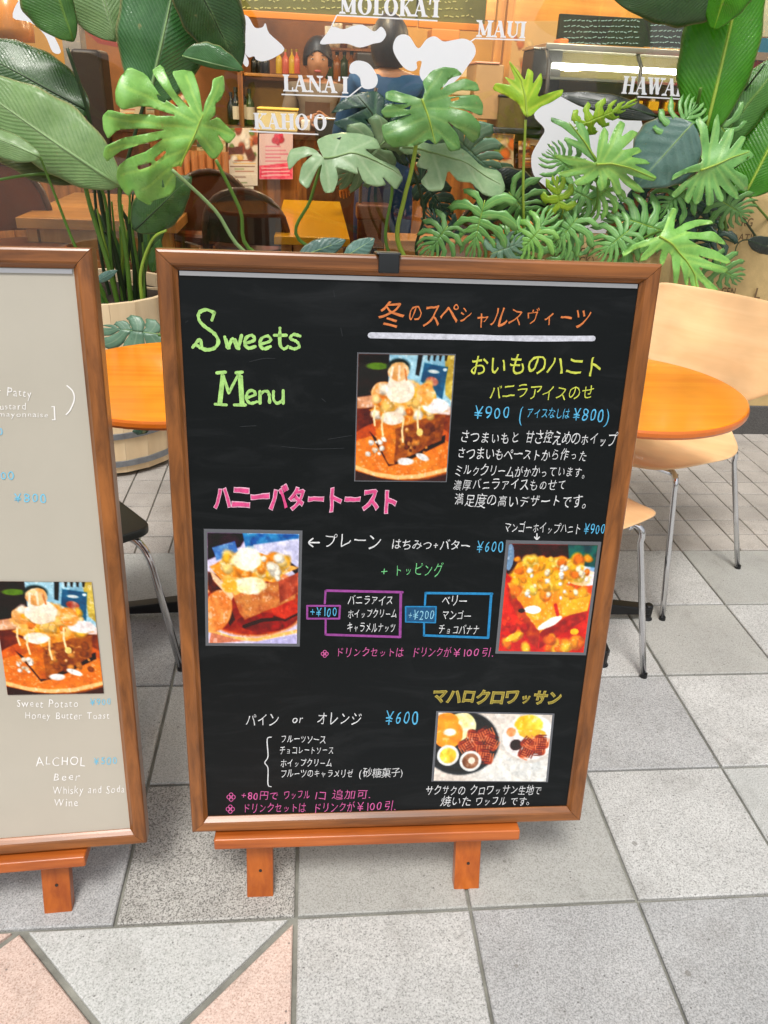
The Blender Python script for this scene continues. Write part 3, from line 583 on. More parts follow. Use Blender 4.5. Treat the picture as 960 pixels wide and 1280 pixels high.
# ------------------------------------------------------------------ printed food pictures: painted procedurally, one colour per grid point
class Paint:
    def __init__(s, w, h, bg, seed=0):
        s.w, s.h = w, h; s.Y, s.X = np.mgrid[0:h, 0:w].astype(float); s.X = s.X / (w - 1); s.Y = s.Y / (h - 1); s.asp = h / w
        s.im = np.ones((h, w, 3)) * np.array(bg, float); s.r = np.random.RandomState(seed)
    def nz(s, sc, oct=3):
        out = np.zeros((s.h, s.w)); amp = 1; tot = 0
        for o in range(oct):
            n = max(2, int(sc * 2 ** o)); gx = s.r.rand(int(n * s.asp) + 3, n + 3)
            xx = s.X * n; yy = s.Y * n * s.asp; xi = xx.astype(int); yi = yy.astype(int); fx = xx - xi; fy = yy - yi; fx = fx * fx * (3 - 2 * fx); fy = fy * fy * (3 - 2 * fy)
            yi = np.minimum(yi, gx.shape[0] - 2)
            v = (gx[yi, xi] * (1 - fx) + gx[yi, xi + 1] * fx) * (1 - fy) + (gx[yi + 1, xi] * (1 - fx) + gx[yi + 1, xi + 1] * fx) * fy
            out += v * amp; tot += amp; amp *= .6
        return out / tot
    def put(s, m, c, c2=None, sc=10):
        m = np.clip(m, 0, 1)[..., None]; col = np.array(c, float)
        if c2 is not None:
            n = np.clip((s.nz(sc) - .3) / .4, 0, 1)[..., None]; col = np.array(c, float) * (1 - n) + np.array(c2, float) * n
        s.im = s.im * (1 - m) + col * m
    def ell(s, cx, cy, rx, ry, c, c2=None, rot=0, soft=.06, wob=0, sc=10):
        dx = s.X - cx; dy = (s.Y - cy) * s.asp; a = math.cos(rot); b = math.sin(rot); ry *= s.asp
        u = (dx * a + dy * b) / rx; v = (-dx * b + dy * a) / ry; d = np.sqrt(u * u + v * v)
        if wob: d = d + (s.nz(8) - .5) * wob
        s.put((1 - d) / soft + .5, c, c2, sc); return s
    def poly(s, pts, c, c2=None, soft=.012, wob=0, sc=10):
        n = len(pts); inside = np.zeros((s.h, s.w), bool); dist = np.full((s.h, s.w), 9.)
        X = s.X + ((s.nz(9) - .5) * wob if wob else 0); Y = s.Y + ((s.nz(9) - .5) * wob if wob else 0)
        for i in range(n):
            x0, y0 = pts[i]; x1, y1 = pts[(i + 1) % n]
            cond = ((y0 > Y) != (y1 > Y)) & (X < (x1 - x0) * (Y - y0) / ((y1 - y0) if y1 != y0 else 1e-9) + x0); inside ^= cond
            L2 = (x1 - x0) ** 2 + (y1 - y0) ** 2 + 1e-12; t = np.clip(((X - x0) * (x1 - x0) + (Y - y0) * (y1 - y0)) / L2, 0, 1)
            dist = np.minimum(dist, np.hypot(X - x0 - t * (x1 - x0), (Y - y0 - t * (y1 - y0))))
        s.put(np.where(inside, .5 + dist / soft, .5 - dist / soft), c, c2, sc); return s
    def line(s, pts, w, c, c2=None, sc=10):
        for i in range(len(pts) - 1):
            x0, y0 = pts[i]; x1, y1 = pts[i + 1]; L2 = (x1 - x0) ** 2 + (y1 - y0) ** 2 + 1e-12
            t = np.clip(((s.X - x0) * (x1 - x0) + (s.Y - y0) * (y1 - y0)) / L2, 0, 1); d = np.hypot(s.X - x0 - t * (x1 - x0), (s.Y - y0 - t * (y1 - y0)) * s.asp)
            s.put((w - d) / (.35 * w + .004) + .5, c, c2, sc)
        return s
    def blobs(s, n, box, rr, cols, wob=.5, soft=.3):
        for _ in range(n):
            x = s.r.uniform(box[0], box[2]); y = s.r.uniform(box[1], box[3]); r = s.r.uniform(*rr)
            c = cols[s.r.randint(len(cols))]; s.ell(x, y, r, r * s.r.uniform(.5, .9) / s.asp, tuple(.72 * v for v in c), rot=s.r.uniform(0, 3), soft=.5); s.ell(x - r * .12, y - r * .18, r * .8, r * .6 / s.asp, c, rot=s.r.uniform(0, 3), soft=.9)
        return s
    def grain(s, a=10, sc=40):
        t1 = s.nz(26, 3) - .5; t2 = s.nz(60, 1) - .5; gx = np.abs(s.nz(18, 3) - .5)
        s.im = s.im * (1 + .24 * t1[..., None] + .06 * t2[..., None]) * np.clip(.92 + gx[..., None] * 3, 0, 1)
        hi = np.clip((s.nz(34, 2) - .68) / .06, 0, 1)[..., None] * np.clip((s.im.mean(-1, keepdims=True) - 90) / 60, 0, 1); s.im = s.im + hi * (255 - s.im) * .35
        b_ = s.im.copy(); b_[1:-1, 1:-1] = (s.im[1:-1, 1:-1] * 4 + s.im[:-2, 1:-1] + s.im[2:, 1:-1] + s.im[1:-1, :-2] + s.im[1:-1, 2:]) / 8; s.im = b_; m_ = 118; s.im = np.clip((s.im - m_) * 1.18 + m_ - 14, 0, 250); return s
    def mesh(s, name, P, parent, mt, label=None):
        """P(x, y) gives the world point of the picture at x, y (0..1, y down)"""
        org = ORG[parent] if parent is not None else Vector()
        vs = [P(i / (s.w - 1), j / (s.h - 1)) - org for j in range(s.h) for i in range(s.w)]
        fs = [(j * s.w + i, (j + 1) * s.w + i, (j + 1) * s.w + i + 1, j * s.w + i + 1) for j in range(s.h - 1) for i in range(s.w - 1)]
        me = bpy.data.meshes.new(name); me.from_pydata(vs, [], fs); at = me.color_attributes.new('Col', 'FLOAT_COLOR', 'POINT')
        c = np.clip(s.im, 0, 255) / 255; c = np.where(c <= .04045, c / 12.92, ((c + .055) / 1.055) ** 2.4)
        a = np.ones((s.h * s.w, 4), np.float32); a[:, :3] = c.reshape(-1, 3); at.data.foreach_set('color', a.ravel()); me.materials.append(mt)
        o = obj(name, me, parent)
        if label: o['label'] = label
        return o
def toast_scene(seed=1):
    p = Paint(132, 176, (150, 80, 30), seed)
    p.poly([(0, 0), (.34, 0), (.34, .25), (0, .36)], (30, 14, 18), (44, 22, 26))
    p.poly([(.32, 0), (1, 0), (1, .42), (.32, .3)], (170, 210, 224), (120, 170, 196), sc=5)
    p.ell(.2, .09, .12, .028, (96, 130, 30), soft=.4); p.ell(.42, .09, .12, .06, (20, 40, 40), soft=.3)
    p.poly([(.9, 0), (1, 0), (1, .35), (.93, .3)], (214, 190, 90), (180, 150, 60))
    p.poly([(.62, 0), (.67, 0), (.64, .16), (.6, .15)], (20, 22, 30)); p.poly([(.69, .06), (.94, .09), (.9, .34), (.66, .2)], (12, 84, 120), (18, 100, 136))
    for x in (.72, .78, .84, .9): p.poly([(x, .0), (x + .03, .0), (x + .02, .045), (x, .04)], (34, 26, 20))
    p.ell(.79, .125, .06, .014, (206, 214, 214), rot=.1, soft=.4); p.ell(.78, .2, .07, .035, (170, 60, 44), (214, 170, 150), rot=.3, soft=.3); p.ell(.91, .11, .022, .012, (220, 230, 236), soft=.4)
    p.poly([(0, .33), (.28, .3), (.2, .43), (0, .42)], (232, 180, 140), (210, 150, 112)); p.poly([(.82, .32), (1, .4), (1, .55), (.8, .5)], (240, 220, 214), (216, 190, 180))
    p.poly([(0, .42), (.3, .4), (.3, .75), (0, .8)], (92, 34, 8), (130, 52, 14)); p.poly([(.8, .45), (1, .46), (1, .8), (.8, .7)], (112, 48, 14), (150, 68, 20))
    p.ell(.5, .74, .6, .245, (222, 110, 30), (196, 84, 16), sc=5, soft=.03); p.ell(.5, .80, .66, .19, (226, 120, 38), (236, 140, 52), sc=6, soft=.04)
    p.line([(-.02, .885), (.2, .945), (.45, .972), (.7, .962), (1.02, .9)], .022, (246, 196, 132)); p.poly([(0, .92), (.3, .985), (.6, 1.01), (0, 1.01)], (60, 24, 8)); p.poly([(1.01, .94), (.8, .985), (.6, 1.01), (1.01, 1.01)], (70, 30, 10))
    p.poly([(.14, .6), (.36, .88), (.55, .84), (.96, .68), (.96, .62), (.4, .78)], (40, 16, 6))
    p.poly([(.18, .47), (.42, .56), (.43, .86), (.36, .86), (.22, .68)], (226, 132, 34), (196, 96, 18), wob=.02); p.poly([(.42, .55), (.95, .46), (.92, .66), (.42, .86)], (176, 98, 34), (128, 62, 20), wob=.02, sc=12)
    p.line([(.46, .64), (.93, .54)], .006, (206, 132, 66), (150, 82, 36)); p.blobs(26, (.45, .55, .9, .78), (.015, .05), [(206, 126, 50), (150, 78, 26), (120, 56, 18), (222, 146, 66)])
    p.poly([(.13, .42), (.4, .33), (.97, .43), (.42, .57)], (236, 160, 52), (206, 120, 30), wob=.03)
    p.ell(.48, .34, .33, .14, (244, 196, 120), (238, 160, 60), wob=.5, soft=.15); p.ell(.27, .29, .13, .08, (240, 190, 130), (220, 140, 60), wob=.3)
    p.blobs(34, (.2, .24, .85, .48), (.03, .08), [(250, 170, 40), (244, 196, 110), (255, 214, 150), (232, 130, 40), (252, 236, 214), (255, 190, 60)])
    p.ell(.45, .27, .16, .1, (250, 240, 226), (240, 220, 196), wob=.4, soft=.12); p.ell(.84, .39, .14, .055, (250, 244, 240), (228, 216, 214), wob=.4, soft=.2); p.ell(.38, .49, .13, .05, (252, 246, 236), (236, 214, 190), wob=.4, soft=.2)
    p.ell(.42, .13, .11, .075, (224, 160, 92), (240, 200, 150), wob=.3, soft=.12); p.line([(.36, .1), (.34, .2)], .012, (250, 226, 200)); p.line([(.43, .09), (.43, .19)], .012, (250, 220, 190)); p.line([(.49, .11), (.51, .19)], .01, (210, 130, 70))
    for x, y0, y1 in ((.19, .4, .55), (.28, .46, .63), (.5, .5, .68), (.66, .4, .6)): p.line([(x, y0), (x - .012, (y0 + y1) / 2), (x + .004, y1)], .010, (250, 222, 170))
    p.ell(.68, .6, .035, .03, (232, 206, 120), soft=.3); p.ell(.72, .3, .1, .08, (236, 150, 60), (250, 200, 130), wob=.4, soft=.2)
    p.ell(.54, .84, .09, .03, (250, 248, 246), (230, 226, 224), wob=.5, soft=.3); p.ell(.72, .8, .08, .024, (250, 250, 250), (226, 222, 220), rot=.4, wob=.4, soft=.3); p.blobs(14, (.12, .66, .3, .8), (.012, .035), [(250, 244, 236), (236, 210, 180)])
    return p.grain(7)
def toast_red(seed=2):
    p = Paint(132, 158, (214, 206, 230), seed)
    p.poly([(0, 0), (.45, 0), (.36, .12), (0, .24)], (22, 10, 26), (60, 16, 50)); p.poly([(.38, 0), (1, 0), (1, .06), (.42, .14)], (22, 90, 160), (60, 150, 200))
    p.poly([(.05, .13), (.3, .07), (.34, .18), (.1, .24)], (70, 120, 190), (110, 160, 210)); p.poly([(.5, .1), (1, .04), (1, .4), (.55, .24)], (228, 224, 244), (196, 196, 226))
    p.ell(.5, .62, .62, .32, (232, 170, 120), (214, 110, 60), sc=5); p.ell(.5, .66, .56, .26, (196, 70, 22), (140, 34, 10), sc=7)
    p.line([(0, .88), (.25, .95), (.55, .965), (1, .88)], .02, (246, 190, 110)); p.poly([(.03, .9), (.4, .98), (0, 1.01)], (210, 130, 100)); p.poly([(.5, .99), (1, .91), (1, 1.01), (.5, 1.01)], (186, 180, 220))
    p.poly([(.86, .22), (1, .3), (1, .38), (.9, .3)], (30, 26, 40)); p.poly([(0, .34), (.14, .38), (.3, .78), (.24, .84), (.1, .6), (0, .5)], (110, 40, 20), (70, 24, 12)); p.ell(.1, .7, .16, .2, (240, 160, 90), (226, 130, 60), rot=.3, soft=.1)
    p.ell(.62, .8, .3, .09, (170, 26, 10), (110, 14, 6), sc=12); p.line([(.4, .84), (.6, .78), (.9, .76)], .02, (60, 10, 6)); p.ell(.86, .68, .15, .1, (220, 70, 40), (180, 40, 20)); p.line([(.74, .75), (.86, .78), (1, .72)], .014, (80, 14, 8))
    p.poly([(.02, .32), (.3, .54), (.26, .6), (.06, .42)], (240, 200, 160)); p.poly([(.26, .52), (.86, .4), (1, .34), (.97, .58), (.4, .78), (.34, .7)], (214, 140, 76), (190, 104, 56), wob=.02, sc=14)
    p.poly([(.78, .42), (1, .34), (1, .52), (.8, .62)], (200, 90, 60), (150, 60, 40)); p.poly([(.02, .3), (.4, .14), (1, .3), (.3, .55)], (246, 190, 100), (240, 150, 50), wob=.03)
    p.ell(.5, .3, .36, .13, (248, 180, 70), (240, 140, 30), wob=.5); p.blobs(30, (.18, .2, .86, .4), (.03, .09), [(255, 190, 60), (246, 150, 40), (255, 220, 140), (250, 240, 220)])
    p.ell(.44, .23, .16, .1, (250, 238, 196), (255, 250, 236), wob=.5, soft=.2); p.ell(.46, .46, .2, .075, (250, 246, 220), (240, 224, 170), wob=.5, soft=.2); p.ell(.24, .46, .08, .06, (246, 180, 60), wob=.4, soft=.3)
    return p.grain(7)
def toast_mango(seed=3):
    p = Paint(132, 160, (230, 90, 20), seed)
    p.poly([(0, 0), (1, 0), (1, .3), (0, .3)], (50, 16, 26), (80, 20, 36)); p.poly([(.66, 0), (1, 0), (1, .26), (.7, .18)], (10, 70, 80), (20, 110, 100), sc=9); p.ell(.02, .12, .05, .12, (120, 150, 180)); p.poly([(.76, .18), (1, .2), (1, .32), (.8, .28)], (120, 170, 220), (220, 226, 240))
    p.ell(.9, .3, .2, .07, (250, 190, 90), (240, 230, 240)); p.poly([(0, .26), (.14, .34), (.5, .85), (1, .5), (1, 1), (0, 1)], (226, 50, 14), (190, 24, 8), sc=6)
    p.poly([(.03, .4), (.1, .42), (.46, .8), (.45, .97), (.36, .92), (.06, .5)], (206, 84, 26), (170, 40, 12)); p.poly([(.46, .8), (.98, .55), (.97, .68), (.47, .97)], (196, 44, 18), (150, 24, 12), sc=14)
    p.poly([(.03, .36), (.4, .26), (1, .45), (.46, .82)], (252, 186, 60), (246, 150, 30), wob=.04)
    p.ell(.45, .26, .4, .15, (250, 186, 40), (244, 150, 20), wob=.4, soft=.12)
    p.blobs(60, (.08, .12, .92, .48), (.03, .085), [(255, 190, 40), (250, 160, 20), (244, 130, 20), (255, 214, 90), (250, 176, 40)]); p.blobs(26, (.1, .2, .95, .5), (.015, .04), [(250, 246, 240), (255, 236, 200)])
    p.ell(.4, .62, .12, .07, (255, 190, 50), (250, 160, 30), wob=.5); p.ell(.34, .6, .1, .035, (250, 248, 246), wob=.6); p.ell(.56, .72, .14, .035, (252, 246, 236), rot=-.5, wob=.5); p.ell(.22, .61, .04, .02, (60, 20, 8)); p.line([(.6, .55), (.64, .64)], .02, (210, 50, 16))
    p.poly([(.66, .52), (1, .46), (.98, .6), (.7, .66)], (250, 170, 30), (255, 200, 60)); p.blobs(18, (.02, .84, .98, .99), (.04, .1), [(255, 196, 60), (250, 160, 30), (240, 120, 20)]); p.ell(.86, .8, .05, .03, (255, 190, 40)); p.ell(.15, .86, .1, .03, (255, 200, 60), rot=-.5)
    p.blobs(10, (.0, .66, .3, .8), (.02, .06), [(200, 20, 8), (240, 70, 20)])
    return p.grain(8)
def waffles(seed=4):
    p = Paint(160, 100, (226, 216, 206), seed)
    p.ell(.75, .85, .4, .3, (214, 216, 214), (236, 232, 224), soft=.6)
    p.ell(.22, .44, .33, .47, (40, 46, 52)); p.ell(.22, .43, .31, .43, (18, 24, 28)); p.ell(.22, .43, .28, .38, (40, 50, 54)); p.ell(.22, .42, .265, .36, (20, 26, 30))
    p.ell(.19, .2, .15, .2, (232, 222, 140), (246, 240, 200), wob=.3); p.ell(.1, .32, .13, .2, (244, 130, 24), (252, 170, 40), wob=.2); p.ell(.08, .12, .1, .12, (250, 176, 50), (246, 150, 30)); p.ell(.11, .28, .05, .05, (250, 240, 230), wob=.6, soft=.4)
    def waf(cx, cy, r, a, n=3):
        p.ell(cx, cy, r, r * .55 / p.asp, (150, 50, 22), (196, 84, 40), rot=a, soft=.15, wob=.2, sc=30)
        for i in range(-n, n + 1):
            for sgn in (1, -1):
                dx = math.cos(a + sgn * .78) * r * .5; dy = math.sin(a + sgn * .78) * r * .5 / p.asp; ox = -math.sin(a + sgn * .78) * i * r * .26; oy = math.cos(a + sgn * .78) * i * r * .26 / p.asp
                p.line([(cx + ox - dx * .8, cy + oy - dy * .8), (cx + ox + dx * .8, cy + oy + dy * .8)], .0055, (226, 130, 84) if sgn > 0 else (110, 30, 14))
    for cx, cy, a in ((.33, .35, .9), (.43, .3, .3), (.48, .42, 1.2), (.4, .52, .8), (.44, .63, .9), (.27, .48, .2)): waf(cx, cy, .085, a)
    for cx, cy, r, c in ((.11, .62, .085, (236, 180, 40)), (.31, .7, .085, (120, 70, 40))):
        p.ell(cx, cy, r * 1.13, r * 1.13 / p.asp, (238, 236, 232)); p.ell(cx, cy, r * .85, r * .85 / p.asp, c, tuple(min(255, k + 60) for k in c), sc=14)
    p.ell(.32, .69, .03, .03 / p.asp, (244, 226, 206), wob=.4)
    p.ell(.82, .36, .26, .36, (214, 208, 200)); p.ell(.82, .34, .245, .33, (242, 238, 234)); p.ell(.8, .16, .13, .15, (250, 196, 30), (255, 226, 110), wob=.3); p.ell(.84, .28, .12, .07, (250, 190, 60))
    p.ell(.65, .27, .06, .06 / p.asp, (236, 226, 222)); p.ell(.65, .26, .042, .042 / p.asp, (240, 130, 70), (250, 190, 140)); p.ell(.7, .46, .068, .068 / p.asp, (236, 230, 228)); p.ell(.7, .45, .052, .052 / p.asp, (46, 16, 22), (80, 40, 40))
    for cx, cy, a in ((.82, .42, -.1), (.9, .5, .7), (.8, .56, -.4), (.93, .4, .8)): waf(cx, cy, .08, a)
    return p.grain(6)
def on_board(B, q):
    Q = [Vector(B.loc(*k, PC)) for k in q]
    def P(x, y, c=.0016):
        a = (Q[0] * (1 - x) + Q[1] * x) * (1 - y) + (Q[3] * (1 - x) + Q[2] * x) * y
        return B.p(a.x, a.y, PC + c)
    return P
pm = attr_mat('printed_photo', .25, .5)
lam = mat('laminate', lin((96, 98, 104)), .15, coat=.6)
def photo(B, panel, q, painter, label, border=.03, edge=True):
    P = on_board(B, q)
    if edge:
        mb = MB(); bx, by = border, border * .8
        pts = [(-bx, -by), (1 + bx, -by), (1 + bx, 1 + by), (-bx, 1 + by)]
        mb.prism([P(x, y, .0003) for x, y in pts], B.n * .0008).build('laminate_sheet', lam, panel)
    painter.mesh('menu_photo', lambda x, y: P(x, y), panel, pm, label)
photo(b1, p1, [(448, 442), (568, 444), (557, 601), (444, 600)], toast_scene(), 'photo of honey toast with sweet potato and ice cream', .012)
photo(b1, p1, [(259, 665), (374, 667), (371, 804), (261, 803)], toast_red(), 'photo of plain honey butter toast', .035)
photo(b1, p1, [(636, 679), (747, 681), (729, 815), (623, 813)], toast_mango(), 'photo of mango covered toast', .035)
photo(b1, p1, [(548, 890), (690, 893), (682, 976), (542, 975)], waffles(), 'photo of two plates of croissant waffles', .02)
photo(B2, pan2, [(-10, 726), (115, 727), (130, 866), (10, 868)], toast_scene(5), 'photo of sweet potato honey butter toast', .01, False)

# ------------------------------------------------------------------ cafe tables and chairs on the pavement
orange = wood('orange_table_wood', lin((250, 150, 30)), lin((238, 128, 14)), 'x', .6, rough=.12, coat=.6)
oredge = mat('table_edge', lin((214, 110, 26)), .3, coat=.4)
blackm = mat('black_cast_iron', (.012, .012, .013), .35, .3)
def round_table(x, y, z, r, label, arm_rot=0):
    t = thing('round_table', (x, y, 0), label, 'table', 'round cafe tables outside')
    prof = [(0, z - .022), (r - .012, z - .022), (r - .004, z - .02), (r, z - .014), (r, z - .006), (r - .0025, z - .0012)]
    MB().lathe((x, y, 0), prof, 64).build('table_edge', oredge, t, smooth=False)
    MB().lathe((x, y, 0), [(r - .0025, z - .0011), (r - .006, z), (0, z)], 64).build('tabletop', orange, t)
    MB().tube([(x, y, .06), (x, y, z - .022)], .022, 16).build('column', blackm, t)
    mb = MB()
    for k in range(4):
        a = arm_rot + k * math.pi / 2; d = Vector((math.cos(a), math.sin(a), 0)); n = Vector((-d.y, d.x, 0)) * .016; c = Vector((x, y, 0)); e = c + d * (.187 / .187 * .19)
        m1 = MB(); m1.hexa([c - n + Vector((0, 0, .03)), e - n + Vector((0, 0, .025)), e + n + Vector((0, 0, .025)), c + n + Vector((0, 0, .03)), c - n + Vector((0, 0, .07)), e - n + Vector((0, 0, .045)), e + n + Vector((0, 0, .045)), c + n + Vector((0, 0, .07))])
        arm = m1.build('base_arm', blackm, t, bevel=.003)
        MB().lathe((e.x, e.y, 0), [(.016, 0), (.017, .004), (.012, .012), (.012, .046), (.009, .05)], 14).build('foot', blackm, arm, smooth=False)
    return t
round_table(.752, .838, .665, .275, 'round orange wood table at the right edge of the black menu board')
round_table(-.273, .87, .665, .28, 'round orange wood table seen through the gap between the two menu boards')

shell_m = wood('pale_beech', lin((242, 200, 148)), lin((232, 184, 130)), 'x', .35, rough=.28, coat=.25)
shell_e = mat('ply_edge', lin((190, 140, 90)), .5)
def shell_chair(label, loc, rz, mt=shell_m, sc=.97, group='pale plywood shell chairs'):
    """one-piece moulded seat and back, four bent tube legs; faces -Y in its own coordinates"""
    t = thing('shell_chair', (0, 0, 0), label, 'chair', group)
    # centre line (y forward negative, z), half widths
    prof = [(-.235, .405, .10), (-.225, .425, .165), (-.19, .438, .198), (-.13, .438, .215), (-.05, .428, .222), (.03, .420, .215), (.09, .424, .185), (.135, .438, .135), (.168, .468, .105), (.19, .51, .112), (.205, .56, .175), (.218, .61, .24), (.232, .66, .275), (.248, .71, .285), (.262, .755, .283), (.272, .79, .27), (.277, .808, .235)]
    n = 12; mid = []
    for i, (y, z, w) in enumerate(prof):
        row = []
        for k in range(n + 1):
            s = -1 + 2 * k / n; x = w * s; back = max(0, min(1, (z - .46) / .12)); 
            dz = (.018 * abs(s) ** 2) * (1 - back); dy = -.045 * (s * s) * back * (w / .24)
            row.append(Vector((x, y + dy, z + dz)))
        mid.append(row)
    th = .010; vs = []; fs = []
    NN = []
    for i in range(len(mid)):
        NN.append([])
        for k in range(n + 1):
            a = mid[min(i + 1, len(mid) - 1)][k] - mid[max(i - 1, 0)][k]; b = mid[i][min(k + 1, n)] - mid[i][max(k - 1, 0)]
            NN[-1].append(b.cross(a).normalized())
    R_ = len(mid); C_ = n + 1
    for side in (1, -1):
        for i in range(R_):
            for k in range(C_): vs.append(mid[i][k] + NN[i][k] * th / 2 * side)
    for i in range(R_ - 1):
        for k in range(n):
            a = i * C_ + k; fs.append((a, a + 1, a + C_ + 1, a + C_)); b = R_ * C_; fs.append((a + b, a + C_ + b, a + C_ + 1 + b, a + 1 + b))
    ed = [(i, 0) for i in range(R_)] + [(R_ - 1, k) for k in range(1, C_)] + [(i, n) for i in range(R_ - 2, -1, -1)] + [(0, k) for k in range(n - 1, 0, -1)]
    for q in range(len(ed)):
        (i, k), (i2, k2) = ed[q], ed[(q + 1) % len(ed)]; a = i * C_ + k; b = i2 * C_ + k2; fs.append((a, b, b + R_ * C_, a + R_ * C_))
    me_m = MB().add([v * sc for v in vs], fs)
    sh = me_m.build('seat_shell', mt, t, smooth=True)
    ss = sh.modifiers.new('sub', 'SUBSURF'); ss.levels = 1; ss.render_levels = 2
    for sx in (-1, 1):
        for fy, yy in ((-.19, -.235), (.135, .215)):
            p0 = Vector((sx * .02, fy * .3, .405)); p1 = Vector((sx * .155, fy, .408)); p2 = Vector((sx * .235, yy, 0.004))
            pts = [p0, p0.lerp(p1, .5), p0.lerp(p1, .85)] + bez(p0.lerp(p1, .9), p1 + (p1 - p0).normalized() * .015, p1.lerp(p2, .1), 6)[1:] + [p1.lerp(p2, .5), p2]
            lg = MB().tube([p * sc for p in pts], .0078, 10).build('leg', chrome, t, smooth=True)
            MB().lathe((p2.x * sc, p2.y * sc, 0), [(.0085, 0), (.0095, .004), (.0085, .014)], 12).build('foot_cap', blackm, lg)
    MB().lathe((0, 0, 0), [(.055 * sc, .402 * sc), (.055 * sc, .412 * sc)], 20).build('hub', chrome, t)
    MB().tube([Vector((-.15, -.17, .402)) * sc, Vector((.15, -.17, .402)) * sc], .0065, 10).build('crossbar', chrome, t, smooth=True)
    t.location = loc; t.rotation_euler = (0, 0, rz); ORG[t] = Vector(loc); return t
# faces (-.8,-.6)
chA = shell_chair('pale plywood shell chair with its broad back behind the right-hand orange table', (1.03, 1.15, 0), math.atan2(-.6, -.8) + math.pi / 2)
chB = copy_tree(chA); chB.location = (.555, .745, 0); chB.rotation_euler = (0, 0, math.atan2(.3, .95) + math.pi / 2)
chB['label'] = 'pale plywood chair mostly hidden by the black menu board, only its seat tip showing'
# black square seat in the gap
bs = mat('black_seat', (.014, .018, .016), .4, coat=.1, bump=.1, bscale=200)
ap = atZ(194, 657, .405); bl_ = atZ(148, 622, .405); fl = atZ(150, 680, .405)
e1 = (bl_ - ap); e1.z = 0; e1.normalize(); e2 = Vector((-e1.y, e1.x, 0))
if e2.dot(fl - ap) < 0: e2 = -e2
cc = ap + (e1 + e2) * .19
tC = thing('square_chair', (cc.x, cc.y, 0), 'black square seated chair with chrome legs behind the gap between the boards', 'chair')
def rsq(h, z, r=.03):
    pts = []
    for (sx, sy) in ((1, 1), (-1, 1), (-1, -1), (1, -1)):
        for k in range(5):
            a = {(1, 1): 0, (-1, 1): 90, (-1, -1): 180, (1, -1): 270}[(sx, sy)] + k * 22.5
            pts.append(Vector((cc.x, cc.y, z)) + e1 * (sx * (h - r) + r * math.cos(R(a))) + e2 * (sy * (h - r) + r * math.sin(R(a))))
    return pts
MB().prism(rsq(.187, .385), (0, 0, .02)).build('seat', bs, tC, bevel=.004)
for sx, sy in ((-1, -1), (1, -1), (-1, 1), (1, 1)):
    p0 = Vector((cc.x, cc.y, .382)) + e1 * sx * .11 + e2 * sy * .11; p1 = Vector((cc.x, cc.y, .378)) + e1 * sx * .185 + e2 * sy * .165; p2 = Vector((cc.x, cc.y, .004)) + e1 * sx * .195 + e2 * sy * .215
    pts = [p0] + bez(p0.lerp(p1, .5), p1, p1.lerp(p2, .2), 7) + [p2]
    lg = MB().tube(pts, .0085, 10).build('leg', chrome, tC, smooth=True)
    MB().lathe((p2.x, p2.y, 0), [(.010, 0), (.010, .012)], 12).build('foot_cap', blackm, lg)
bk = Vector((cc.x, cc.y, 0)) + e1 * .17 + e2 * .17
w_ = (e1 - e2).normalized(); o_ = (e1 + e2).normalized()
MB().hexa([bk - w_ * .17 + Vector((0, 0, .5)), bk + w_ * .17 + Vector((0, 0, .5)), bk + w_ * .17 + o_ * .015 + Vector((0, 0, .5)), bk - w_ * .17 + o_ * .015 + Vector((0, 0, .5)), bk - w_ * .16 + o_ * .05 + Vector((0, 0, .72)), bk + w_ * .16 + o_ * .05 + Vector((0, 0, .72)), bk + w_ * .16 + o_ * .065 + Vector((0, 0, .72)), bk - w_ * .16 + o_ * .065 + Vector((0, 0, .72))]).build('backrest', bs, tC, bevel=.004)
for s_n in (-1, 1): MB().tube([bk + w_ * s_n * .15 + Vector((0, 0, .38)), bk + w_ * s_n * .15 + o_ * .055 + Vector((0, 0, .7))], .008, 8).build('back_post', chrome, tC, smooth=True)

# ------------------------------------------------------------------ planters
barrel_m = wood('barrel_wood', lin((232, 208, 170)), lin((222, 196, 156)), 'z', .5, rough=.7, coat=0)
hoop_m = mat('hoop_metal', (.33, .36, .40), .4, .75, var=.3, vscale=30)
soil = mat('soil', (.035, .022, .014), .95, var=.5, vscale=40, bump=1, bscale=120)
def barrel(x, y, r0, r1, h, label, n=22, z0=0.0):
    t = thing('barrel_planter', (x, y, z0), label, 'planter', 'wooden barrel planters')
    for k in range(n):
        a0 = 2 * math.pi * (k + .005) / n; a1 = 2 * math.pi * (k + .995) / n; mb = MB(); vs = []
        for i in range(5):
            q = i / 4; r = r0 + (r1 - r0) * q + .012 * math.sin(math.pi * q)
            for (rr, a) in ((r, a0), (r, a1), (r - .018, a1), (r - .018, a0)): vs.append((x + rr * math.cos(a), y + rr * math.sin(a), z0 + .02 + (h - .02) * q))
        fs = [(3, 2, 1, 0), (16, 17, 18, 19)]
        for i in range(4):
            b = i * 4; fs += [(b, b + 1, b + 5, b + 4), (b + 1, b + 2, b + 6, b + 5), (b + 2, b + 3, b + 7, b + 6), (b + 3, b, b + 4, b + 7)]
        mb.add(vs, fs).build('stave', barrel_m, t)
    for q in (.06, .24):
        r = r0 + (r1 - r0) * q + .012 * math.sin(math.pi * q) + .002; z = z0 + .02 + (h - .02) * q
        MB().lathe((x, y, 0), [(r, z - .011), (r + .003, z - .010), (r + .003, z + .010), (r + .001, z + .011)], 48).build('hoop', hoop_m, t, smooth=False)
    MB().lathe((x, y, 0), [((r0 + r1) / 2 - .012, z0 + h * .5), (r1 - .02, z0 + h - .045), (0, z0 + h - .02)], 24).build('soil', soil, t)
    return t
barrel(-.74, 1.985, .28, .30, .615, 'wooden barrel planter with grey hoops standing behind the left orange table')
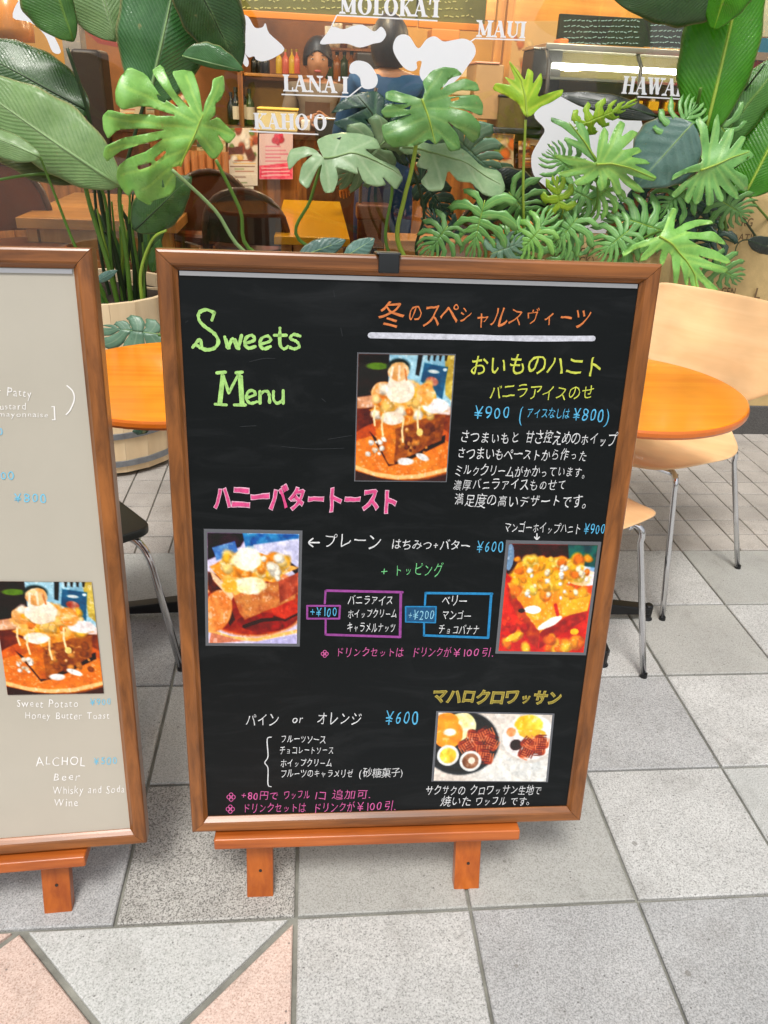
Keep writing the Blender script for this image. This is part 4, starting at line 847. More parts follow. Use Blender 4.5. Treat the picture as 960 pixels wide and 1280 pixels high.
barrel(.32, 1.92, .24, .26, .60, 'wooden barrel planter hidden behind the black menu board under the split-leaf plant')
sack = mat('burlap', lin((205, 176, 122)), .95, var=.22, vscale=12, bump=.8, bscale=420)
cw = MB(); a = atY(164, 352, 2.22)
cw.lathe((a.x + .12, 2.26, .0), [(.11, .02), (.14, a.z), (.13, a.z), (.10, a.z - .05)], 30).build('x', mat('cream_pot', lin((222, 196, 156)), .6, var=.1), thing('flower_pot', (a.x + .12, 2.26, 0), 'cream plant pot behind the barrel at the shop window', 'planter'))
bpy.data.objects['x'].name = 'pot'
def sackbox(x0, y0, x1, y1, z0, z1, label, seed):
    t = thing('sack_planter', ((x0 + x1) / 2, (y0 + y1) / 2, z0), label, 'planter', 'burlap covered planters by the shop window')
    nx, nz = 22, 16; mb = MB(); c = Vector(((x0 + x1) / 2, (y0 + y1) / 2, 0)); hx_, hy_ = (x1 - x0) / 2, (y1 - y0) / 2
    vs = []; per = 56
    for j in range(nz + 1):
        z = z0 + (z1 - z0) * j / nz
        for k in range(per):
            a = 2 * math.pi * k / per; ca, sa = math.cos(a), math.sin(a); e = .38
            px = hx_ * math.copysign(abs(ca) ** e, ca); py = hy_ * math.copysign(abs(sa) ** e, sa); q = j / nz
            f = 1 + .025 * math.sin(q * 3.1) + .05 * (mnoise.noise(Vector((px * 5, q * 3, py * 5 + seed))))
            zz = z + (.012 * mnoise.noise(Vector((px * 9, py * 9, seed))) if j == nz else 0)
            vs.append((c.x + px * f, c.y + py * f, zz))
    fs = [(j * per + k, j * per + (k + 1) % per, (j + 1) * per + (k + 1) % per, (j + 1) * per + k) for j in range(nz) for k in range(per)]
    b = len(vs)
    for k in range(per): vs.append((c.x + (vs[nz * per + k][0] - c.x) * .95, c.y + (vs[nz * per + k][1] - c.y) * .95, z1 - .05))
    fs += [(nz * per + k, nz * per + (k + 1) % per, b + (k + 1) % per, b + k) for k in range(per)]
    mb.add(vs, fs).build('sacking', sack, t, smooth=True)
    MB().prism([Vector((c.x + (v[0] - c.x) * .94, c.y + (v[1] - c.y) * .94, z1 - .07)) for v in vs[nz * per:nz * per + per]], (0, 0, .02)).build('soil', soil, t)
    return t
zz_a = atY(760, 306, 1.86).z
SA = sackbox(.80, 1.87, 1.30, 2.13, .0, zz_a, 'low burlap planter with stencilled letters showing just over the top right of the black board', 3)
SB_ = sackbox(1.40, 2.185, 2.42, 2.318, .10, atY(960, 232, 2.18).z, 'tall burlap planter with faint print at the right edge of the picture', 8)
def print_on(parent, s, p0, p1, hpx, Y, mt, name='printed_word', dy=-.004):
    P0 = atY(*p0, Y); P1 = atY(*p1, Y); H = (atY(p0[0], p0[1] - hpx, Y) - P0).length; d = P1 - P0; Wd = d.length; d.normalize(); up = Vector((-d.z * 0, 0, 1))
    tot = sum(adv(ch) for ch in s); sx = Wd / tot; x = 0; mb = MB()
    for ch in s:
        a = adv(ch); v, f = glyph(ch, .02)
        if ch != ' ' and v: mb.add([P0 + d * (x + gx) * sx + up * gy * H / .7 + Vector((0, dy, 0)) for gx, gy in v], f)
        x += a
    return mb.build(name, mt, parent)
sink = mat('stencil_ink', lin((120, 96, 66)), .95, var=.3, vscale=200)
print_on(SA, 'ACT', 708, 316, 8, 1.86, sink) if False else None
yf = 1.852
for s_, x0, y0, x1, h in (('ACT', 716, 318, 738, 9), ('SUIF', 745, 318, 776, 9), ('(BACK)', 704, 328, 742, 8)): print_on(SA, s_, (x0, y0), (x1, y0 + 1), h, yf, sink)
for s_, x0, y0, x1, h in (('RG', 925, 282, 940, 10), ('ATIL', 922, 300, 944, 8), ('NN', 939, 312, 952, 8), ('GEN', 900, 368, 918, 9), ('L', 941, 372, 950, 12)): print_on(SB_, s_, (x0, y0), (x1, y0 + 1), h, 2.176, sink)

# ------------------------------------------------------------------ shop front
dk = mat('dark_frame', (.03, .028, .027), .45); plinth_m = stone('plinth_stone', lin((74, 72, 70)), lin((40, 39, 38)), lin((96, 94, 92)), .2)
GY = 2.35
ph = atY(905, 507, 2.18).z
tag(MB().box(-6, 2.18, 0, 6, 2.50, ph).build('shop_front_step', plinth_m, bevel=.006), 'dark stone step along the foot of the cafe window', 'step')
SF = thing('cafe_window', (0, GY, ph), 'glazed cafe front with white island decals and Hawaiian island names', 'shop window')
MB().box(-2.6, GY - .03, ph, 3.6, GY + .03, ph + .07).build('sill', dk, SF, bevel=.004)
for x in (-2.6, 2.32, 3.54): MB().box(x, GY - .03, ph + .07, x + .06, GY + .03, 2.9).build('mullion', dk, SF, bevel=.004)
MB().box(-2.6, GY - .03, 2.9, 3.6, GY + .03, 2.97).build('head_rail', dk, SF)
gl = glass_mat('window_glass', (.93, .95, .94), .085)
for x0, x1 in ((-2.54, 2.32), (2.38, 3.54)): MB().box(x0, GY - .004, ph + .07, x1, GY + .004, 2.9).build('pane', gl, SF)
dec = mat('white_vinyl', lin((244, 245, 250)), .5)
def decal(name, pts, smooth=True):
    P = [atY(x, y, GY - .006) for x, y in pts]
    if smooth:
        Q = []; n = len(P)
        for i in range(n):
            a, b, c, d = P[i - 1], P[i], P[(i + 1) % n], P[(i + 2) % n]
            for k in range(4):
                t = k / 4; Q.append(.5 * ((2 * b) + (c - a) * t + (2 * a - 5 * b + 4 * c - d) * t * t + (3 * b - a - 3 * c + d) * t ** 3))
        P = Q
    for p in P: p.y = GY - .006
    MB().prism(P, (0, .001, 0)).build(name, dec, SF)
def Zm(ox, oy, s, pts): return [(ox + x / s, oy + y / s) for x, y in pts]
decal('island_decal', Zm(280, 0, 5.333, [(-60, -30), (50, -30), (100, 80), (160, 110), (205, 182), (255, 182), (277, 155), (302, 222), (402, 322), (345, 378), (265, 408), (215, 398), (200, 375), (160, 380), (120, 320), (165, 410), (140, 440), (60, 290), (0, 150), (-60, 60)]))
decal('island_decal', Zm(400, 0, 4.8, [(0, 262), (40, 200), (75, 160), (140, 175), (200, 155), (260, 150), (325, 188), (368, 160), (397, 205), (370, 250), (320, 262), (240, 285), (160, 262), (80, 262)]))
decal('island_decal', Zm(400, 0, 4.8, [(438, 275), (460, 222), (500, 206), (540, 222), (590, 290), (640, 235), (690, 218), (740, 248), (800, 240), (865, 232), (920, 262), (932, 325), (880, 405), (830, 470), (760, 520), (680, 520), (620, 490), (597, 440), (610, 370), (580, 372), (582, 410), (550, 427), (500, 402), (450, 330)]))
decal('island_decal', Zm(400, 0, 4.8, [(175, 420), (188, 380), (230, 363), (290, 380), (330, 430), (347, 480), (330, 522), (285, 535), (250, 518), (240, 470), (215, 445), (185, 440)]))
decal('island_decal', Zm(600, 0, 2.667, [(180, 382), (232, 330), (300, 318), (430, 322), (520, 375), (545, 440), (545, 560), (500, 660), (440, 700), (415, 790), (372, 808), (310, 770), (270, 700), (225, 630), (180, 585), (172, 520), (200, 465), (215, 430)]))
decal('island_decal', [(24, 0), (34, 2), (50, 22), (62, 36), (76, 64), (66, 65), (56, 44), (38, 28), (16, 22)])
decal('island_decal', [(-10, 118), (2, 136), (14, 134), (30, 140), (10, 147), (-10, 144)])
# lettering with wedge serifs, drawn stroke by stroke: (x0,y0,x1,y1,thick) in a 0..1 high cell
Tk, Tn = .26, .085
def SER(x, y, w=.20): return ('s', x, y, w)
GL = {
 'M': (1.15, [(.2, 0, .2, 1, Tn), (.2, 1, .56, .12, Tk), (.56, .1, .92, 1, Tn), (.92, 0, .92, 1, Tk)], [(.2, 0), (.92, 0), (.16, 1), (.96, 1)]),
 'L': (.72, [(.26, 0, .26, 1, Tk), (.26, .04, .66, .04, Tn), (.66, .02, .68, .26, Tn)], [(.26, 1), (.26, 0)]),
 'K': (.92, [(.24, 0, .24, 1, Tk), (.3, .42, .74, 1, Tn), (.42, .56, .76, 0, Tk)], [(.24, 0), (.24, 1), (.74, 1), (.78, 0)]),
 'A': (.95, [(.14, 0, .46, 1, Tn), (.46, 1, .76, 0, Tk), (.28, .36, .64, .36, Tn)], [(.13, 0), (.78, 0)]),
 'U': (.95, [(.24, .25, .24, 1, Tk), (.78, .22, .78, 1, Tn), (.24, .28, .36, .07, Tk * .8), (.36, .07, .6, .07, Tn * 1.5), (.6, .06, .78, .26, Tn * 1.2)], [(.24, 1), (.78, 1)]),
 'I': (.5, [(.25, 0, .25, 1, Tk)], [(.25, 0), (.25, 1)]),
 'N': (1.0, [(.18, 0, .18, 1, Tn), (.2, .97, .8, .06, Tk), (.82, 0, .82, 1, Tn)], [(.18, 0), (.16, 1), (.82, 1)]),
 'H': (1.0, [(.24, 0, .24, 1, Tk), (.78, 0, .78, 1, Tk), (.24, .5, .78, .5, Tn)], [(.24, 0), (.24, 1), (.78, 0), (.78, 1)]),
 'W': (1.25, [(.14, 1, .38, .06, Tk), (.38, .04, .6, .95, Tn), (.6, .95, .84, .06, Tk), (.84, .04, 1.08, 1, Tn)], [(.12, 1), (.6, 1), (1.08, 1)]),
 "'": (.3, [(.14, .72, .17, 1, .12)], []),
}
def sign_word(s, p0, p1, hpx):
    P0 = atY(*p0, GY - .006); P1 = atY(*p1, GY - .006); d = (P1 - P0); Wd = d.length; d.normalize(); up = Vector((-d.z, 0, d.x)).normalized(); H = (atY(p0[0], p0[1] - hpx, GY - .006) - P0).length
    widths = [.98 if ch == 'O' else GL[ch][0] for ch in s]; sc = Wd / sum(widths); x = 0; k = 0
    mb = MB()
    def pt(a, b): return P0 + d * (x + a) * sc + up * b * H
    yo = 0
    for ch, w in zip(s, widths):
        if ch == 'O':
            n = 28; vs = []
            for i in range(n):
                t = 2 * math.pi * i / n; vs += [pt(.49 + .45 * math.cos(t), .5 + .52 * math.sin(t)), pt(.49 + .19 * math.cos(t), .5 + .44 * math.sin(t))]
            mb.add(vs, [(2 * i, 2 * i + 1, (2 * i + 3) % (2 * n), (2 * i + 2) % (2 * n)) for i in range(n)])
        else:
            for (x0, y0, x1, y1, th) in GL[ch][1]:
                if abs(y1 - y0) < .3 * abs(x1 - x0): a = [(x0, y0 - th * .45), (x1, y1 - th * .45), (x1, y1 + th * .45), (x0, y0 + th * .45)]
                else: a = [(x0 - th / 2, y0), (x0 + th / 2, y0), (x1 + th / 2, y1), (x1 - th / 2, y1)]
                mb.add([pt(*q) + Vector((0, -.00001 * len(mb.v), 0)) for q in a], [(0, 1, 2, 3)])
            for (sx, sy) in GL[ch][2]:
                dy = .07 if sy == 0 else -.07; ww = .21
                mb.add([pt(*q) + Vector((0, -.00001 * len(mb.v), 0)) for q in [(sx - ww, sy), (sx + ww, sy), (sx + ww, sy + dy * .8), (sx + .12, sy + dy * 1.8), (sx - .12, sy + dy * 1.8), (sx - ww, sy + dy * .8)]], [(0, 1, 2, 3, 4, 5)])
        x += w
    mb.build('island_name', dec, SF)
sign_word("MOLOKA'I", (424, 17), (549, 22), 22); sign_word('MAUI', (595, 46), (657, 48), 21); sign_word("LANA'I", (353, 114), (436, 117), 21); sign_word("KAHO'O", (317, 161), (409, 163), 20); sign_word("HAWAI'", (776, 117), (856, 121), 22)
def rule(pts, w=.0045):
    P = [atY(*p, GY - .006) for p in pts]; mb = MB()
    for a, b in zip(P[:-1], P[1:]):
        t = (b - a).normalized(); n = Vector((-t.z, 0, t.x)) * w / 2; mb.add([p + Vector((0, -.00002 * len(mb.v), 0)) for p in (a - n, b - n, b + n, a + n)], [(0, 1, 2, 3)])
    mb.build('underline', dec, SF)
rule([(414, 34), (421, 19), (547, 26)]); rule([(588, 52), (594, 48), (656, 50)]); rule([(352, 118), (436, 121), (452, 108)]); rule([(311, 164), (398, 168)]); rule([(797, 121), (856, 124)])

# ------------------------------------------------------------------ inside the cafe
FZ = .12
floor_m = wood('floor_boards', lin((120, 78, 44)), lin((84, 50, 26)), 'x', .5, rough=.4)
tag(MB().box(-7, 2.5, -.0, 7, 9.0, FZ).build('cafe_floor', floor_m), kind='structure')
wallm = mat('ochre_wall', lin((206, 150, 70)), .8, var=.2, vscale=2.2)
tag(MB().box(-7, 6.0, FZ, 7, 6.12, 3.2).build('cafe_back_wall', wallm), kind='structure')
brown = wood('brown_joinery', lin((172, 106, 46)), lin((112, 62, 24)), 'z', .5, rough=.4)
dbrown = wood('dark_joinery', lin((92, 50, 24)), lin((54, 28, 14)), 'z', .5, rough=.35)
honey = wood('honey_wood', lin((222, 158, 84)), lin((196, 126, 58)), 'x', .6, rough=.3)
honeyz = wood('honey_wood_upright', lin((222, 158, 84)), lin((196, 126, 58)), 'z', .6, rough=.3)
orail = mat('orange_rail', lin((232, 140, 34)), .35)
def bx(u0, v0, u1, v1, Y, dep, mb=None):
    """a box whose front face spans the given corners at depth Y"""
    a = atY(u0, v0, Y); b = atY(u1, v1, Y); c = atY(u0, v1, Y)
    x0, x1 = min(a.x, c.x), b.x; z1 = (a.z + atY(u1, v0, Y).z) / 2; z0 = (b.z + c.z) / 2
    mb = mb or MB(); mb.box(x0, Y, z0, x1, Y + dep, z1); return mb
# cafe wall panels behind the counter
tag(bx(612, -30, 780, 30, 5.4, .1).build('wall_panel', wood('tan_panel', lin((206, 146, 70)), lin((180, 120, 54)), 'x', .4)), 'tan wooden fascia panel high above the display case', 'wall panel')
# counter
CY = 4.0
counter = thing('service_counter', (0, CY, FZ), 'brown wooden service counter running across the back of the cafe', 'counter')
ctz = atY(350, 166, CY).z
MB().box(-2.9, CY, FZ, 2.7, CY + .6, ctz - .03).build('counter_front', brown, counter)
MB().box(-2.95, CY - .03, ctz - .03, 2.75, CY + .63, ctz).build('counter_top', dbrown, counter, bevel=.004)
for k in range(14):
    x = -2.8 + k * .4; MB().box(x, CY - .012, FZ + .08, x + .34, CY - .001, ctz - .08).build('counter_panel', dbrown if k % 3 == 1 else brown, counter, bevel=.003)
# menu fascia over the counter
MBo = thing('menu_fascia', atY(450, 22, 4.7), 'long green menu fascia with an orange rail hanging above the counter', 'menu board')
gb = mat('olive_board', lin((112, 112, 46)), .6, var=.25, vscale=3)
for (u0, u1, v) in ((286, 522, 18), (524, 606, 28)):
    f = bx(u0, -60, u1, v, 4.7, .03).build('fascia_board', gb, MBo)
    bx(u0, v, u1, v + 9, 4.68, .05).build('rail', orail, MBo, bevel=.004)
    mb = MB(); rr = random.Random(u0)
    for row in range(6):
        v0 = v - 8 - row * 9; x = u0 + 10
        while x < u1 - 14:
            w = rr.uniform(2, 5); p = [atY(x, v0, 4.698), atY(x + w, v0 - rr.uniform(-2, 2), 4.698)]; mb.tube([p[0], p[1]], .0035, 4); x += w + rr.uniform(1, 5 if rr.random() < .8 else 20)
    mb.build('chalk_writing', mat('chalk_faint', lin((206, 204, 130)), .9), f)['kind'] = 'stuff'
cp = thing('wooden_column', atY(622, 60, 4.4) * 1, 'slim pair of pale wooden posts right of the menu fascia', 'column')
for u in (614, 626): a = atY(u, 100, 4.4); MB().box(a.x, 4.4, FZ, a.x + .045, 4.46, 2.6).build('post', honeyz, cp, bevel=.003)
# pictures / papers
rng = random.Random(5)
def poster(u0, v0, u1, v1, Y, painter, label, cat='poster'):
    a = atY(u0, v0, Y); b = atY(u1, v0, Y); c = atY(u1, v1, Y); d = atY(u0, v1, Y)
    o = painter.mesh('poster', lambda x, y: (a * (1 - x) + b * x) * (1 - y) + (d * (1 - x) + c * x) * y, None, attr_mat('matt_print', .6))
    return tag(o, label, cat)
def food_poster(seed, w=40, h=60, bgc=(232, 214, 190), cols=None):
    p = Paint(w, h, bgc, seed); cols = cols or [(214, 120, 60), (170, 70, 40), (240, 190, 110), (250, 236, 214), (120, 50, 30), (110, 140, 60)]
    p.blobs(26, (0, 0, 1, .55), (.06, .16), cols); p.poly([(.02, .34), (.5, .3), (.5, .44), (.02, .46)], (96, 40, 34))
    for r in range(9): p.line([(.06 + p.r.rand() * .2, .56 + r * .048), (.5 + p.r.rand() * .45, .56 + r * .048)], .012, cols[p.r.randint(len(cols))])
    return p
poster(285, 160, 322, 232, CY - .04, food_poster(11), 'tall cream food poster with brown dishes, left of the pink poster')
poster(287, 233, 317, 272, CY - .04, food_poster(13, bgc=(238, 226, 196), cols=[(200, 150, 110), (230, 200, 160), (120, 110, 90), (226, 120, 90), (240, 220, 190), (180, 160, 130)]), 'lower cream price poster below the food poster')
pp = Paint(44, 54, (226, 192, 186), 12); pp.poly([(0, .7), (1, .62), (1, 1), (0, 1)], (226, 40, 80), (250, 110, 130)); pp.blobs(7, (.3, .02, .75, .2), (.06, .1), [(226, 60, 90), (210, 50, 70)])
for r in range(5): pp.line([(.2, .28 + r * .08), (.5 + pp.r.rand() * .4, .28 + r * .08)], .02, (220, 120, 140))
for r in range(3): pp.line([(.08, .76 + r * .08), (.9, .74 + r * .08)], .014, (250, 200, 200))
poster(324, 167, 366, 224, CY - .045, pp, 'pink and white poster on the counter front')
poster(592, 168, 642, 222, CY - .04, food_poster(15, 50, 44, (222, 190, 140), [(240, 120, 40), (250, 220, 120), (180, 60, 40), (110, 140, 60), (240, 200, 150)]), 'square poster of colourful dishes right of the big middle leaf')
po = Paint(50, 60, (222, 176, 110), 16); po.blobs(12, (.1, .1, .9, .9), (.04, .08), [(190, 130, 70), (236, 196, 130), (206, 110, 50)])
poster(634, 26, 701, 122, 4.9, po, 'tan sheet pinned up below the word MAUI')
# black price board above the display case
def chalkboard(u0, v0, u1, v1, Y, label):
    t = thing('price_board', atY((u0 + u1) / 2, v1, Y), label, 'menu board')
    bx(u0, v0, u1, v1, Y, .03).build('board', mat('slate', lin((24, 32, 32)), .5), t, bevel=.003)
    mb = MB(); rr = random.Random(9)
    for row in range(5):
        v = v0 + 6 + row * 7; x = u0 + 5
        while x < u1 - 8:
            w = rr.uniform(1.5, 5); mb.tube([atY(x, v, Y - .002), atY(x + w, v + rr.uniform(-1.4, 1.4), Y - .002)], .0032, 4); x += w + rr.uniform(.8, 2.6)
    mb.build('chalk_writing', mat('chalk_teal', lin((130, 160, 156)), .9), t)['kind'] = 'stuff'
chalkboard(700, 20, 806, 56, 4.2, 'black price board with fine chalk lines above the display case, left one')
chalkboard(808, 26, 868, 60, 4.22, 'black price board partly behind the big bright banana leaf')
# refrigerated display case
DC = thing('display_case', atY(780, 170, 3.7), 'curved glass display case lit by a white tube at the right of the counter', 'display case')
stl = mat('brushed_steel', (.55, .54, .5), .3, .9); cased = mat('case_lining', lin((116, 104, 60)), .6)
a = atY(690, 60, 3.7); b = atY(900, 172, 3.7)
x0, x1, zt, zb = a.x, b.x, a.z, ctz
ym, yb = 3.72, 4.3
MB().box(x0, ym + .30, zb, x1, yb, zt).build('back_panel', cased, DC)
MB().box(x0, ym, zb, x1, ym + .30, zb + .03).build('base', stl, DC)
MB().box(x0, ym + .1, zt, x1, yb, zt + .03).build('lid', stl, DC, bevel=.004)
for k in range(2):
    z = zb + .03 + (zt - zb) * (.34 + .30 * k); MB().box(x0 + .02, ym + .08, z, x1 - .02, ym + .29, z + .012).build('shelf', stl, DC)
for x in (x0, x0 + (x1 - x0) * .5, x1 - .02):
    MB().tube([Vector((x + .01, ym + .12, zt)), Vector((x + .01, ym + .04, zt - .06)), Vector((x + .01, ym + .0, zb + .2)), Vector((x + .01, ym, zb + .03))], .011, 8).build('upright', dk, DC, smooth=True)
n = 9; vs = []
for k in range(n):
    t = k / (n - 1); y = ym + .12 - .12 * math.sin(t * math.pi / 2); z = zt - (zt - zb - .03) * (t ** 1.4); vs += [(x0 + .02, y, z), (x1 - .02, y, z)]
MB().add(vs, [(2 * k, 2 * k + 1, 2 * k + 3, 2 * k + 2) for k in range(n - 1)]).build('curved_glass', glass_mat('case_glass', (.96, .97, .94), .05), DC, smooth=True)
tu = MB().tube([(x0 + .06, ym + .15, zt - .07), (x1 - .06, ym + .15, zt - .07)], .014, 10).build('lamp_tube', mat('tube_light', (1, .96, .84), .4, emit=14), DC)
cake_m = mat('yellow_cake', lin((246, 196, 40)), .5, var=.2, vscale=20)
for k in range(9):
    x = x0 + .09 + k * (x1 - x0 - .16) / 9; z = zb + .03 + (zt - zb) * .34 + .012
    t = thing('cake_slice', (x, ym + .16, z), 'yellow cake slice in the display case, ' + ORD[k] + ' from its left end', 'cake', 'cakes in the display case')
    MB().hexa([(x - .03, ym + .12, z), (x + .03, ym + .12, z), (x + .01, ym + .22, z), (x - .01, ym + .22, z), (x - .03, ym + .12, z + .045), (x + .03, ym + .12, z + .045), (x + .01, ym + .22, z + .045), (x - .01, ym + .22, z + .045)]).build('sponge', cake_m, t, bevel=.004)
    MB().ell((x, ym + .15, z + .05), .016, .016, .012, 8, 6).build('cream_top', mat('cream_icing', lin((250, 236, 190)), .5), t, smooth=True)
# back shelves with bottles
SH = thing('back_shelf', atY(250, 100, 4.9), 'brown shelf unit with bottles behind the counter', 'shelf unit')
bx(120, -20, 480, 170, 5.2, .04).build('back_board', mat('shelf_back', lin((160, 98, 44)), .7, var=.45, vscale=3), SH)
for (u0, u1, v) in ((305, 400, 93), (200, 345, 157), (230, 300, 40), (380, 470, 100)): bx(u0, v, u1, v + 4, 4.88, .3).build('shelf', honey if v == 93 else brown, SH, bevel=.003)
for u in (196, 300, 478): bx(u, -20, u + 6, 175, 4.86, .3).build('upright', brown, SH)
bx(303, 100, 355, 142, 5.0, .05).build('wall_tile_panel', mat('olive_gold', lin((150, 110, 34)), .5, var=.3, vscale=4), SH)
def bottle(u, v, h, r, mt, label, grp, Y=4.92, lbl=None, cap=None):
    p = atY(u, v, Y); H = (atY(u, v - h, Y) - p).length; p.z
    t = thing('bottle', (p.x, p.y, p.z), label, 'bottle', grp); rr = r * H
    MB().lathe(p, [(rr * .96, 0), (rr, .02 * H), (rr, .58 * H), (rr * .8, .68 * H), (rr * .34, .78 * H), (rr * .3, .96 * H), (rr * .36, 1.0 * H), (0, 1.0 * H)], 14).build('glass_body', mt, t, smooth=True)
    if lbl: MB().lathe(p, [(rr * 1.02, .15 * H), (rr * 1.03, .16 * H), (rr * 1.03, .5 * H), (rr * 1.02, .51 * H)], 14).build('bottle_label', lbl, t)
    MB().lathe(p, [(rr * .4, .9 * H), (rr * .4, 1.02 * H), (0, 1.025 * H)], 10).build('cap', cap or dk, t)
bdk = mat('dark_glass', lin((24, 14, 10)), .12, coat=.5); bgn = mat('green_glass', lin((60, 76, 24)), .12, coat=.5); byl = mat('yellow_syrup', lin((242, 196, 24)), .2, coat=.4); bpk = mat('pink_syrup', lin((238, 110, 84)), .2, coat=.4); bam = mat('amber_glass', lin((170, 96, 20)), .15, coat=.5); wl = mat('cream_label', lin((224, 206, 170)), .6)
for k_, (u, mt, lb, h) in enumerate(((290, bdk, None, 40), (296, bdk, wl, 46), (304, bdk, wl, 50), (313, bgn, wl, 44))): bottle(u, 156, h, .15, mt, 'dark wine bottle left of the word KAHO\'O, ' + ORD[k_] + ' from the left', 'dark bottles on the lower shelf', lbl=lb)
for u, mt, nm in ((349, byl, 'yellow'), (357, bpk, 'pink'), (365, byl, 'golden yellow'), (371, bpk, 'coral')): bottle(u, 92, 30, .16, mt, nm + ' syrup bottle on the orange shelf above the word LANA\'I', None, lbl=None, cap=mat('gold_cap', lin((206, 170, 70)), .3, .6))
for k_, u in enumerate((318, 325, 333)): bottle(u, 92, 26, .2, bdk, 'squat dark bottle left of the coloured syrups, ' + ORD[k_] + ' from the left', 'squat dark bottles on the orange shelf')
for k_, u in enumerate((412, 421, 430, 439, 448)): bottle(u, 99, 34, .2, bam if u % 2 else bgn, ('amber' if u % 2 else 'green') + ' bottle between the two figures inside, ' + ORD[k_] + ' from the left', 'bottles behind the two people')
# things on the counter
def crate(u0, v0, u1, v1, Y, dep, mt, name, label, cat, grp=None, lid=None):
    t = thing(name, atY((u0 + u1) / 2, v1, Y), label, cat, grp)
    bx(u0, v0, u1, v1, Y, dep).build('body', mt, t, bevel=.008)
    if lid: bx(u0 - 1, v0 - 3, u1 + 1, v0, Y - .005, dep + .01).build('lid', lid, t, bevel=.004)
    return t
crate(322, 138, 372, 165, 3.98, .25, mat('cream_tray', lin((226, 208, 150)), .5), 'tray_box', 'cream box on the counter behind the word KAHO\'O', 'box', lid=mat('yellow_strip', lin((238, 200, 80)), .5))
crate(394, 150, 424, 172, 3.95, .2, dk, 'till', 'black till on the counter near the dark leaf', 'till', lid=stl)
crate(625, 122, 668, 164, 3.95, .3, mat('urn', lin((120, 104, 60)), .4, .4), 'coffee_machine', 'olive metal coffee machine on the counter below the word MAUI', 'coffee machine', lid=dk)
crate(596, 80, 624, 150, 3.98, .3, mat('tan_box', lin((200, 160, 112)), .6, var=.2, vscale=6), 'paper_cup_rack', 'tan upright rack of cups left of the coffee machine', 'rack', lid=mat('pink_lid', lin((230, 170, 140)), .5))
crate(668, 62, 692, 160, 3.92, .25, dk, 'grinder', 'tall black coffee grinder at the left end of the display case', 'coffee grinder', lid=stl)
crate(540, 36, 574, 52, 4.3, .2, mat('orange_bowl', lin((230, 140, 60)), .5), 'bread_box', 'small orange box on top of the shelf left of MAUI', 'box')
crate(590, 160, 700, 168, 3.94, .2, dk, 'counter_mat', 'dark mat along the counter under the coffee machine', 'mat')
# tables and chairs inside
def slab_table(x0, y0, x1, y1, z, label, mt, legm, th=.035):
    t = thing('cafe_table', ((x0 + x1) / 2, (y0 + y1) / 2, FZ), label, 'table')
    MB().box(x0, y0, z - th, x1, y1, z).build('tabletop', mt, t, bevel=.004)
    for (x, y) in ((x0 + .05, y0 + .05), (x1 - .05, y0 + .05), (x0 + .05, y1 - .05), (x1 - .05, y1 - .05)): MB().box(x - .022, y - .022, FZ, x + .022, y + .022, z - th - .001).build('leg', legm, t)
    MB().box(x0 + .08, y0 + .04, z - .13, x1 - .08, y0 + .06, z - th - .001).build('apron', legm, t)
    return t
slab_table(-1.22, 2.76, -.55, 3.7, .72, 'honey coloured square wooden table inside at the left', honey, honeyz, .045)
slab_table(-.13, 2.62, .19, 3.9, .70, 'bright yellow tabletop inside behind the middle plants', mat('yellow_top', lin((240, 170, 10)), .25, coat=.5), honeyz)
slab_table(.75, 2.75, 1.45, 3.3, .66, 'honey wood table inside behind the right-hand plants', honey, honeyz)
lea = mat('brown_leather', lin((120, 56, 26)), .35, var=.3, vscale=6, coat=.2); leb = mat('dark_leather', lin((46, 22, 16)), .3, coat=.3)
def cafe_chair(x, y, rz, label, mt, zt=.86):
    t = thing('bentwood_chair', (0, 0, 0), label, 'chair')
    MB().lathe((0, 0, 0), [(.19, .45), (.2, .46), (.2, .485), (.18, .495), (0, .5)], 24).build('seat', mt, t, smooth=False)
    pts = [Vector((.19 * math.cos(a), .17 + .05 * math.sin(a), .48 + (zt - .48) * math.sin(a) ** .6)) for a in [math.pi * k / 14 for k in range(15)]]
    MB().tube(pts, .015, 8).build('back_hoop', dbrown, t, smooth=True)
    vs = []; 
    for k in range(15):
        p = pts[k]; vs += [(p.x * .93, p.y, max(.5, p.z - .01)), (p.x * .93, p.y - .012, .52)]
    MB().add(vs, [(2 * k, 2 * k + 1, 2 * k + 3, 2 * k + 2) for k in range(14)]).build('back_panel', mt, t)
    for sx, sy in ((-1, -1), (1, -1), (1, 1), (-1, 1)): MB().tube([(sx * .13, sy * .13, .47), (sx * .18, sy * .19, 0)], .014, 8).build('leg', dbrown, t)
    t.location = (x, y, FZ); t.rotation_euler = (0, 0, rz)
    return t
p = atY(322, 260, 2.95); cafe_chair(p.x, p.y, 2.9, 'dark bentwood chair below the pink poster', leb, .74)
p = atY(262, 260, 3.3); cafe_chair(p.x, p.y, 3.3, 'tan backed chair beside the left food poster', lea, .78)
p = atY(20, 250, 2.75); cafe_chair(p.x, p.y, .6, 'brown leather chair at the far left inside the window', lea, .80)
p = atY(75, 190, 4.2); cafe_chair(p.x, p.y, 0, 'brown chair behind the honey wood table', lea, .82)
p = atY(595, 270, 3.0); cafe_chair(p.x, p.y, 3.4, 'dark bentwood chair behind the central plants', leb, .74)
curt = mat('brown_curtain', lin((160, 92, 36)), .8, var=.3, vscale=3)
vs = []; n = 30
a = atY(196, 190, 3.9); b = atY(284, 190, 3.9)
for k in range(n + 1):
    x = a.x + (b.x - a.x) * k / n; y = 3.9 + .03 * math.sin(k * 1.9); vs += [(x, y, FZ), (x, y, atY(240, 188, 3.9).z)]
cu = MB().add(vs, [(2 * k, 2 * k + 2, 2 * k + 3, 2 * k + 1) for k in range(n)]).build('curtain', curt, smooth=True)
